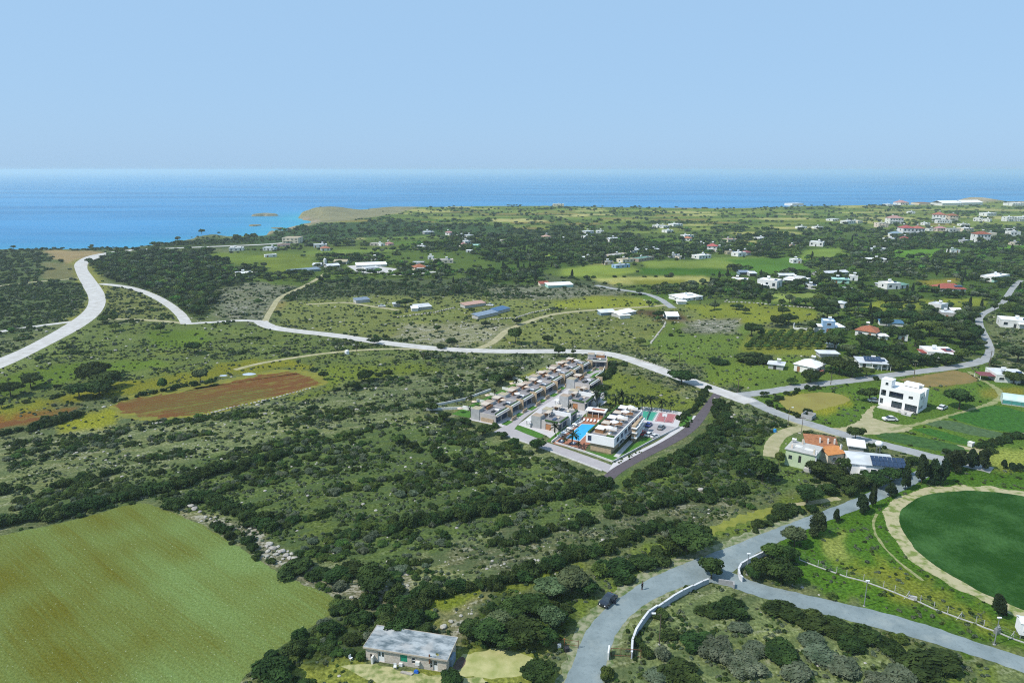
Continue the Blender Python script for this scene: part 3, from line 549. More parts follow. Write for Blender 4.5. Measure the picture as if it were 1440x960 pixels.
rd('road_verge', [(760, 990), (783, 955), (795, 925), (800, 900), (815, 876), (834, 852), (862, 830), (897, 806), (938, 789), (982, 773), (1026, 757), (1078, 739), (1130, 720)],
   [(800, 990), (800, 955), (812, 925), (822, 900), (832, 884), (850, 862), (876, 842), (908, 820), (945, 802), (988, 786), (1032, 769), (1082, 749), (1136, 728)], verge, .018, None, rag=.6)
rd('road_verge', [(844, 990), (845, 954), (849, 928), (859, 896), (867, 876), (884, 860), (908, 845), (936, 828), (965, 818)],
   [(854, 990), (855, 954), (859, 928), (871, 898), (879, 880), (894, 866), (917, 851), (942, 838), (974, 823)], verge, .018, None, rag=.6)
rd('branch_road', [(1010, 800), (1040, 806), (1052, 817), (1080, 823), (1138, 837), (1205, 852), (1255, 864), (1313, 881), (1372, 902), (1440, 924), (1520, 950)],
   [(990, 818), (1018, 820), (1040, 830), (1080, 843), (1132, 856), (1188, 871), (1229, 881), (1284, 896), (1342, 913), (1401, 931), (1440, 946), (1520, 974)], asph, .022, 'grey asphalt branch road leading right')
path('village_road', [(1045, 558), (1062, 566), (1085, 578), (1125, 592), (1162, 603), (1185, 611), (1230, 622), (1280, 634), (1325, 646), (1360, 652), (1395, 661)], 4.8, asphv, .018)
path('pale_road', [(366, 452), (374, 458), (388, 462), (430, 467), (470, 471), (540, 482), (620, 491), (700, 494), (800, 493.5), (845, 495), (872, 500), (905, 512), (950, 528), (1000, 546), (1040, 560), (1056, 566)], 6.6, gravel, .03)
path('village_road', [(1030, 556), (1060, 554), (1090, 549), (1140, 541), (1200, 535), (1260, 526), (1330, 518), (1372, 511), (1386, 505)], 5.0, asphv, .022)
path('village_road', [(1380, 508), (1393, 501), (1394, 492), (1388, 478), (1379, 462), (1375, 448), (1384, 439), (1398, 434), (1410, 427), (1418, 414), (1426, 402), (1436, 394)], 3.3, asphv, .027)
path('earth_track', [(372, 455), (376, 444), (383, 434), (390, 420), (405, 412), (425, 404), (445, 393), (458, 384)], 3.2, dirt, .022)
path('pale_track', [(262, 455), (300, 453), (340, 450), (368, 452)], 4.2, gravel, .026)
path('pale_track', [(262, 455), (257, 444), (243, 432), (225, 420), (200, 409), (175, 402), (140, 399)], 5.2, gravel, .022)
rd('gravel_road', [(-120, 540), (0, 506), (40, 486), (75, 467), (100, 452), (117, 440), (125, 429), (125, 417), (116, 402), (107, 384), (103, 371), (118, 361), (140, 356), (160, 353.6), (185, 350.8)],
   [(-120, 560), (0, 521), (37, 502), (75, 482), (100, 470), (128, 453), (142, 441), (150, 426), (147, 411), (135, 395), (122, 378), (124, 368), (150, 358.6), (172, 355.4), (186, 352.4)], gravel, .034, 'wide pale gravel road curving along the left side', step=2)
path('coast_track', [(182, 351.6), (215, 350), (260, 348.3), (330, 345.5), (380, 343.5), (404, 341)], 8, gravel, .03)
excl(WP([(182, 355), (300, 352), (404, 348), (404, 340), (182, 349)]), 3)
path('pale_track', [(-60, 476), (0, 466), (40, 460), (78, 455), (104, 452)], 4.5, gravel, .026)
path('earth_track', [(-40, 407), (0, 402), (50, 396), (92, 393), (112, 391)], 4, dirt, .026)
path('earth_track', [(138, 448), (190, 449), (240, 452), (262, 455)], 3.2, dirt, .014)
path('earth_track', [(330, 520), (365, 510), (400, 505), (450, 497), (520, 491), (580, 490), (630, 493)], 2.6, dirt, .014)
path('pale_track', [(655, 495), (675, 490), (692, 483), (702, 474), (712, 464), (730, 457), (752, 449), (775, 442), (800, 438.5), (860, 434), (900, 432), (938, 429)], 3.6, dirt, .014)
path('asphalt_lane', [(946, 433), (938, 427), (928, 420), (910, 413), (885, 409), (862, 406), (838, 401)], 4.4, asphv, .018)
path('earth_track', [(430, 428), (470, 426), (485, 424), (505, 428), (560, 436)], 3.0, dirt, .014)
path('pale_track', [(540, 386), (565, 386), (595, 384), (612, 382)], 6, gravel, .014)
sheet('gravel_yard', WP([(488, 374), (512, 372), (560, 378), (545, 384), (505, 384)]), gravel, .010, rag=.6)
rut = mat('rutted_track', (.30, .28, .15), .95, (.13, .17, .05), .8, .03, detail=6)
# villa yard and tracks
sheet('sandy_yard', WP([(1140, 601), (1180, 603), (1205, 594), (1216, 580), (1222, 572), (1234, 568), (1228, 580), (1222, 588), (1240, 592), (1262, 597), (1290, 600), (1282, 606), (1240, 610), (1200, 611), (1180, 616), (1165, 612)]), dirt, .010, 'sandy yard in front of the white villa', rag=.5)
path('earth_track', [(1250, 603), (1290, 597), (1330, 586), (1375, 574), (1405, 563), (1411, 552), (1395, 541), (1375, 531), (1362, 522)], 1.9, rut, .012, rag=.4)
path('earth_track', [(1185, 610), (1160, 608), (1140, 601), (1110, 590)], 3.0, dirt, .014)
path('sandy_driveway', [(1142, 600), (1120, 602), (1102, 608), (1090, 618), (1084, 630), (1084, 642)], 4, dirt, .012)
path('grass_track', [(1262, 612), (1300, 618), (1370, 632)], 2.4, dirt, .012)
path('grass_track', [(1362, 640), (1385, 624), (1420, 612), (1450, 604)], 2.0, dirt, .012)
path('yellow_grass_strip', [(985, 750), (1010, 741), (1050, 727), (1080, 718), (1112, 709)], 2.6, mat('yellow_grass', (.21, .215, .040), .95, (.14, .16, .03), .6, .03, detail=6), .012, rag=.7)
path('field_access', [(1110, 710), (1145, 706), (1180, 700)], 1.6, dirt, .014)
# big olive-green field
fld = bpy.data.materials.new('sown_field'); fld.use_nodes = True; t = fld.node_tree; L = t.links.new; b = t.nodes['Principled BSDF']; b.inputs['Roughness'].default_value = .95; b.inputs['Specular IOR Level'].default_value = .03
tc = nn(t, 'ShaderNodeTexCoord')
def rotmap(deg, sc_):
    m1 = nn(t, 'ShaderNodeMapping'); m1.inputs['Rotation'].default_value = (0, 0, R(deg)); L(tc.outputs['Object'], m1.inputs[0]); m2 = nn(t, 'ShaderNodeMapping'); m2.inputs['Scale'].default_value = sc_; L(m1.outputs[0], m2.inputs[0]); return m2.outputs[0]
a1 = noise(1, 4, rotmap(38, (.012, .16, 1))); a2 = noise(1, 3, rotmap(38, (.05, 2.6, 1)))
a3 = noise(.030, 2); f = mth('ADD', mth('MULTIPLY', a1, .33), mth('ADD', mth('MULTIPLY', a3, .67), mth('MULTIPLY', a2, .20)))
f = mth('MULTIPLY', mth('SUBTRACT', f, .495, True), 4.6, True)
c = mixc(f, (.112, .112, .014), (.148, .212, .066)); c = mixc(mth('MULTIPLY', mth('SUBTRACT', noise(2.2, 5, None, .75), .3, True), 2.2, True), mixc(1.0, c, (.55, .58, .45), 'MULTIPLY'), mixc(1.0, c, (1.35, 1.32, 1.4), 'MULTIPLY'))
sp = mth('MULTIPLY', mth('SUBTRACT', noise(2.6, 1), .70, True), 18, True); c = mixc(mth('MULTIPLY', sp, .7), c, (.36, .40, .25))
L(c, b.inputs['Base Color']); bp = nn(t, 'ShaderNodeBump'); bp.inputs['Distance'].default_value = .18; L(noise(3, 4), bp.inputs['Height']); L(bp.outputs[0], b.inputs['Normal'])
FIELD = [(-120, 785), (-40, 763), (0, 752), (75, 738), (140, 722), (185, 706), (205, 706), (240, 720), (282, 736), (330, 765), (390, 804), (440, 828), (474, 838), (482, 850), (470, 864), (430, 885), (388, 914), (352, 940), (330, 965), (318, 1000), (-140, 1000)]
sheet('sown_field', WP(FIELD), fld, .012, 'broad olive green sown field with brownish tractor streaks', rag=.3)
# red earth field
redf = bpy.data.materials.new('red_earth_field'); redf.use_nodes = True; t = redf.node_tree; L = t.links.new; b = t.nodes['Principled BSDF']; b.inputs['Roughness'].default_value = .95; b.inputs['Specular IOR Level'].default_value = .02
tc = nn(t, 'ShaderNodeTexCoord')
f = mth('MULTIPLY', mth('SUBTRACT', mth('ADD', mth('MULTIPLY', noise(1, 4, rotmap(-33, (.04, .35, 1))), .6), mth('MULTIPLY', noise(.35, 4), .4)), .50, True), 8, True)
c = mixc(f, (.135, .060, .022), (.160, .130, .032)); wv = nn(t, 'ShaderNodeTexWave'); wv.inputs['Scale'].default_value = .16; wv.inputs['Distortion'].default_value = 1.5; wv.bands_direction = 'Y'; L(rotmap(-33, (1, 1, 1)), wv.inputs['Vector'])
rowm = mth('MULTIPLY', mth('MULTIPLY', mth('SUBTRACT', wv.outputs['Fac'], .55, True), 4, True), mth('MULTIPLY', mth('SUBTRACT', noise(.022, 1), .44, True), 14, True)); c = mixc(mth('MULTIPLY', rowm, .8), c, mixc(noise(.6, 3), (.05, .10, .02), (.09, .17, .04))); L(c, b.inputs['Base Color']); bp = nn(t, 'ShaderNodeBump'); bp.inputs['Distance'].default_value = .3; L(noise(1.5, 4), bp.inputs['Height']); L(bp.outputs[0], b.inputs['Normal'])
RED = [(162, 571), (172, 564), (200, 559), (245, 552), (300, 542), (350, 531), (388, 524), (412, 522), (452, 537), (448, 542), (380, 558), (330, 570), (275, 583), (222, 588), (188, 584), (170, 577)]
sheet('ploughed_red_field', WP(RED), redf, .016, 'red brown ploughed field with a yellow green margin', rag=1.3)
sheet('ploughed_red_field', WP([(-60, 606), (0, 594), (60, 583), (105, 573), (110, 576), (60, 589), (0, 602), (-60, 616)]), redf, .014, 'narrow red brown ploughed strip at the left edge', rag=.8)
sheet('field_margin', WP([(155, 572), (180, 555), (300, 536), (395, 518), (455, 524), (462, 540), (380, 562), (270, 588), (215, 593), (180, 589)]), mat('yellow_green_margin', (.205, .19, .025), .95, (.12, .13, .03), .3), .010, None, rag=1.0)
rw = MB()
crop_rows = []
# round irrigated field with its sandy ring
C0, C1, C2 = (Vector(W(1266, 735)[:2]), Vector(W(1400, 692)[:2]), Vector(W(1440, 857)[:2]))
def circ(a, b, c):
    d = 2 * (a.x * (b.y - c.y) + b.x * (c.y - a.y) + c.x * (a.y - b.y)); q = [v.length_squared for v in (a, b, c)]
    return Vector(((q[0] * (b.y - c.y) + q[1] * (c.y - a.y) + q[2] * (a.y - b.y)) / d, (q[0] * (c.x - b.x) + q[1] * (a.x - c.x) + q[2] * (b.x - a.x)) / d))
CC = circ(C0, C1, C2); CR = (C0 - CC).length
print('pivot', CC, CR)
pv = bpy.data.materials.new('irrigated_crop'); pv.use_nodes = True; t = pv.node_tree; L = t.links.new; b = t.nodes['Principled BSDF']; b.inputs['Roughness'].default_value = .9; b.inputs['Specular IOR Level'].default_value = .03
tc = nn(t, 'ShaderNodeTexCoord'); wv = nn(t, 'ShaderNodeTexWave'); wv.wave_type = 'RINGS'; wv.rings_direction = 'Z'; wv.inputs['Scale'].default_value = .42; wv.inputs['Distortion'].default_value = 3.0; wv.inputs['Detail'].default_value = 2; wv.inputs['Detail Scale'].default_value = .4; L(tc.outputs['Object'], wv.inputs['Vector'])
f = mth('ADD', mth('MULTIPLY', wv.outputs['Fac'], .028), mth('ADD', mth('MULTIPLY', noise(.10, 3), .75), mth('MULTIPLY', noise(1.2, 3), .25)))
f = mth('MULTIPLY', mth('SUBTRACT', f, .46, True), 4.2, True)
L(mixc(f, (.014, .052, .007), (.050, .122, .032)), b.inputs['Base Color']); bp = nn(t, 'ShaderNodeBump'); bp.inputs['Distance'].default_value = .15; L(noise(3, 4), bp.inputs['Height']); L(bp.outputs[0], b.inputs['Normal'])
def disc(name, r, m, z, lab, rag):
    b_ = MB(); n = 420; q = []
    for i in range(n):
        th = 2 * math.pi * i / n; k = r + rag * (2 * vn(np.array([th * 9]), np.array([r]))[0] - 1) + rag * .4 * random.random(); q.append((k * math.cos(th), k * math.sin(th), 0))
    b_.add(q, [tuple(range(n))]); o = b_.build(name, m, None, (CC.x, CC.y, z)); tag(o, lab, None, None, 'structure')
    excl([(CC.x + x, CC.y + y) for x, y, _ in q[::6]], .2); return o
disc('sandy_ring', CR + 2.9, mat('trampled_sand', (.35, .32, .19), .95, (.15, .19, .05), .55, .05, 3, detail=6, thr=(.38, .52)), .012, 'sandy ring track round the irrigated field', .7)
disc('irrigated_field', CR, pv, .022, 'round dark green irrigated field with faint circular rows', .25)
RIM = [(1226, 722), (1232, 712), (1240, 704)]
path('worn_track', [(1233, 722), (1227, 735), (1230, 750), (1240, 766), (1256, 783), (1275, 799), (1298, 816)], .55, rut, .016)
# farm plots
lush = mat('lush_crop', (.042, .135, .014), .9, (.018, .062, .008), .9, .1, 2.5)
dullc = mat('dull_green_crop', (.050, .115, .026), .9, (.022, .055, .013), .7, .12, 2)
purpl = mat('greyish_crop', (.080, .130, .055), .9, (.038, .07, .025), .8, .1, 2)
for P, m_, lb in (([(1283, 604), (1300, 599), (1375, 621), (1370, 628), (1340, 622)], lush, 'bright green crop strip in the farm plot'),
                 ([(1300, 596), (1330, 588), (1385, 604), (1430, 612), (1400, 618), (1350, 608)], purpl, 'greyish green crop bed in the farm plot'),
                 ([(1332, 586), (1400, 568), (1445, 580), (1500, 600), (1440, 609), (1400, 606), (1360, 595)], lush, 'broad lush crop bed in the farm plot'),
                 ([(1232, 612), (1250, 606), (1300, 615), (1365, 630), (1360, 636), (1330, 636), (1280, 626), (1240, 618)], dullc, 'dull green crop bed behind the solar house')):
    sheet('crop_bed', WP(P), m_, .014, lb, rag=.3, ex=True)
sheet('bare_brown_field', WP([(1262, 534), (1345, 520), (1372, 528), (1378, 537), (1340, 541), (1300, 545), (1285, 538)]), mat('brown_stubble', (.215, .150, .055), .95, (.15, .12, .045), .25, .05), .012, 'brown stubble field behind the white villa', rag=.5)
sheet('mown_field', WP([(1090, 560), (1130, 553), (1170, 550), (1200, 561), (1180, 570), (1140, 578), (1118, 584), (1105, 574)]), mat('olive_grass_field', (.235, .215, .055), .95, (.19, .16, .045), .12, .05), .012, 'small olive field beside the village road', rag=.4)

# ------------------------------------------------------------ plants: shapes
def leafmesh(name, lobes, n, lf, m, core=True, flat=0.0, seed=0, up=.25, parts=None):
    r = np.random.default_rng(seed); Lb = np.array(lobes, float); wt = Lb[:, 3] * Lb[:, 4] + Lb[:, 3] * Lb[:, 5]; wt /= wt.sum()
    P = []; N = []; S = []
    while len(P) < n:
        k = r.choice(len(Lb), p=wt); c = Lb[k, :3]; ra = Lb[k, 3:]
        d = r.normal(size=3); d /= np.linalg.norm(d)
        if d[2] < -.35: continue
        p = c + d * ra * r.uniform(.72, 1.10)
        if p[2] < .01: continue
        q = (p - Lb[:, :3]) / Lb[:, 3:]; q = (q ** 2).sum(1); q[k] = 9
        if (q < .55).any(): continue
        P.append(p); nn_ = d + r.normal(size=3) * .55 + np.array([0, 0, up]); N.append(nn_ / np.linalg.norm(nn_)); S.append(lf * r.uniform(.6, 1.35))
    vs = []; fs = []
    for p, nv_, s in zip(P, N, S):
        a = np.cross(nv_, r.normal(size=3)); a /= np.linalg.norm(a); b_ = np.cross(nv_, a); o = len(vs)
        for u, v in ((-1, -.55), (.9, -.7), (1, .6), (-.8, .75)): vs.append(tuple(p + a * u * s + b_ * v * s))
        fs.append((o, o + 1, o + 2, o + 3))
    b = MB(); b.add(vs, fs)
    if core:
        bm = bmesh.new(); bmesh.ops.create_icosphere(bm, subdivisions=1, radius=1); ic = [tuple(v.co) for v in bm.verts]; fc = [tuple(v.index for v in f.verts) for f in bm.faces]; bm.free()
        for l in lobes: b.add([(l[0] + x * l[3] * .80, l[1] + y * l[4] * .80, max(0.0, l[2] + z * l[5] * .80)) for x, y, z in ic], fc)
    me = bpy.data.meshes.new(name); me.from_pydata(b.v, [], b.f); me.materials.append(m); me.update(); return me
def dome_lobes(r, n, spread=.33, z0=.34, rad=(.13, .27), hz=(.22, .46)):
    spread *= r.uniform(.85, 1.2)
    L_ = [(0, 0, z0, .30, .30, .5)]
    for i in range(n):
        a = 2 * math.pi * (i + r.random() * .7) / n; d = spread * (.4 + .75 * r.random()); k = r.uniform(*rad)
        L_.append((math.cos(a) * d, math.sin(a) * d, z0 + r.uniform(-.12, .22) * (1 - d), k, k * r.uniform(.8, 1.2), r.uniform(*hz)))
    return L_
SHR = []   # (mesh, tone word)
for i in range(12):
    r = random.Random(100 + i); m_, w_ = ((L_dark, 'dark green'), (L_mid, 'green'), (L_grey, 'grey green'), (L_dark, 'dark green'))[i % 4]
    SHR.append((leafmesh('shrub', dome_lobes(r, 5 + i % 4), 1300, .042, m_, seed=i), w_))
CRN = []
for i in range(10):
    r = random.Random(300 + i); m_, w_ = ((L_dark, 'dark green'), (L_mid, 'green'), (L_dark, 'dark green'), (L_olive, 'silvery green'), (L_mid, 'green'))[i % 5]
    lb = [(x, y, .30 + z * .78, a, b_, c_ * .62) for x, y, z, a, b_, c_ in dome_lobes(r, 7 + i % 3, .32, .42, (.15, .24), (.24, .36))]
    lb += [(r.uniform(-.15, .15), r.uniform(-.15, .15), .80, .18, .18, .15)]
    CRN.append((leafmesh('crown', lb, 1500, .038, m_, seed=40 + i), w_))
PIN = []
for i in range(4):
    r = random.Random(500 + i); lb = [(0, 0, .5, .26, .26, .42)]
    for k in range(11):
        a = r.random() * 6.28; h = .2 + .62 * k / 10; d = (.34 * (1 - h * .75)) * r.uniform(.6, 1); lb.append((math.cos(a) * d, math.sin(a) * d, h, .15, .15, .17 * r.uniform(.8, 1.4)))
    lb += [(.04, 0, .88, .09, .09, .14)]
    PIN.append((leafmesh('crown', lb, 1700, .032, L_pine, seed=70 + i, up=.5), 'dark'))
CYP = [(leafmesh('crown', [(0, 0, .35, .42, .42, .33), (0.03, 0, .6, .34, .34, .3), (0, .03, .82, .2, .2, .2)], 900, .05, L_pine, seed=90), 'dark')]
def trunkmesh(name, h=.5, r0=.03, limbs=5, seed=0):
    b = MB(); r = random.Random(seed); x = y = 0; pr = r0; z = 0
    for k in range(4):
        nx, ny, nz, nr_ = x + r.uniform(-.02, .02), y + r.uniform(-.02, .02), z + h / 4, pr * .82; b.tube((x, y, z), (nx, ny, nz), pr, nr_, 7); x, y, z, pr = nx, ny, nz, nr_
    for k in range(limbs):
        a = 6.28 * k / limbs + r.random(); b.tube((x, y, z - .06), (x + math.cos(a) * .22, y + math.sin(a) * .22, z + r.uniform(.12, .25)), pr * .6, pr * .2, 5)
    me = bpy.data.meshes.new(name); me.from_pydata(b.v, [], b.f); me.materials.append(bark); me.update(); return me
TRK = [trunkmesh('trunk', .42, .035, 6, i) for i in range(3)]; TRKP = trunkmesh('trunk', .7, .02, 5, 9)
# palm: bent trunk and arching fronds with leaflets
def palm_meshes(seed):
    r = random.Random(seed); b = MB(); x = 0; z = 0
    for k in range(6): b.tube((x, 0, z), (x + .012, 0, z + .115), .026 - .002 * k, .024 - .002 * k, 7); x += .012; z += .115
    tr = bpy.data.meshes.new('trunk'); tr.from_pydata(b.v, [], b.f); tr.materials.append(bark); f = MB()
    for k in range(20):
        a = 6.28 * k / 20 + r.random() * .3; el = r.uniform(-.1, 1.25); p = Vector((x, 0, z)); pts = [p.copy()]; d = Vector((math.cos(a) * math.cos(el), math.sin(a) * math.cos(el), math.sin(el)))
        for s_ in range(6): p = p + d * .075; d.z -= .24; d.normalize(); pts.append(p.copy())
        side = Vector((-math.sin(a), math.cos(a), 0))
        for i in range(6):
            w0 = .052 * math.sin(math.pi * (i + .6) / 7.2) + .01; w1 = .052 * math.sin(math.pi * (i + 1.6) / 7.2) + .006
            for sg in (-1, 1):
                dn = Vector((0, 0, -.4))
                f.add([tuple(pts[i]), tuple(pts[i] + (side * sg + dn) * w0), tuple(pts[i + 1] + (side * sg + dn) * w1 * .8), tuple(pts[i + 1])], [(0, 1, 2, 3)])
    fr = bpy.data.meshes.new('fronds'); fr.from_pydata(f.v, [], f.f); fr.materials.append(L_pine); tr.update(); fr.update(); return tr, fr
PALM = [palm_meshes(1), palm_meshes(2)]
def joined(name, ms):
    bm = bmesh.new(); mats = []
    for m_ in ms:
        k = len(bm.faces); bm.from_mesh(m_); bm.faces.ensure_lookup_table()
        for f in bm.faces[k:]: f.material_index = len(mats)
        mats.append(m_.materials[0])
    me = bpy.data.meshes.new(name); bm.to_mesh(me); bm.free()
    for q in mats: me.materials.append(q)
    return me

PLANTS = []   # dict(kind, x, y, w, h, v, rot, label, group)
def add_plant(kind, x, y, w, h, v=None, label=None, group=None, ex=False):
    n = {'shrub': len(SHR), 'tree': len(CRN), 'pine_tree': len(PIN), 'cypress_tree': 1, 'palm_tree': 2, 'orchard_tree': len(CRN)}[kind]
    PLANTS.append(dict(kind=kind, x=x, y=y, w=w, h=h, v=random.randrange(n) if v is None else v, rot=random.random() * 6.28, label=label, group=group, ex=ex or label is not None))
def E(kind, cx, cy, w, h, v=None, label=None):
    """a plant seen in the photograph: middle, width and height of its outline in picture pixels"""
    dp = TILT + math.atan((cy - 480) / FOC); k = depth(W(cx, cy + h * .3)) / FOC; fp_ = .75 * w * math.sin(dp)     # part of the outline is the crown's own depth
    hr = max((.36 if kind == 'shrub' else .62) * w, (h - fp_ * .8) / math.cos(dp)) if kind in ('shrub', 'tree') else h / math.cos(dp) * .95; base = cy + h * .5 - (fp_ * .5)
    p = W(cx, base); add_plant(kind, p.x, p.y, w * k * 1.05, hr * k, v, label, None, True)
DK, MD, GY = (0, 3, 4, 7, 8, 11), (1, 5, 9), (2, 6, 10)
rc = random.choice
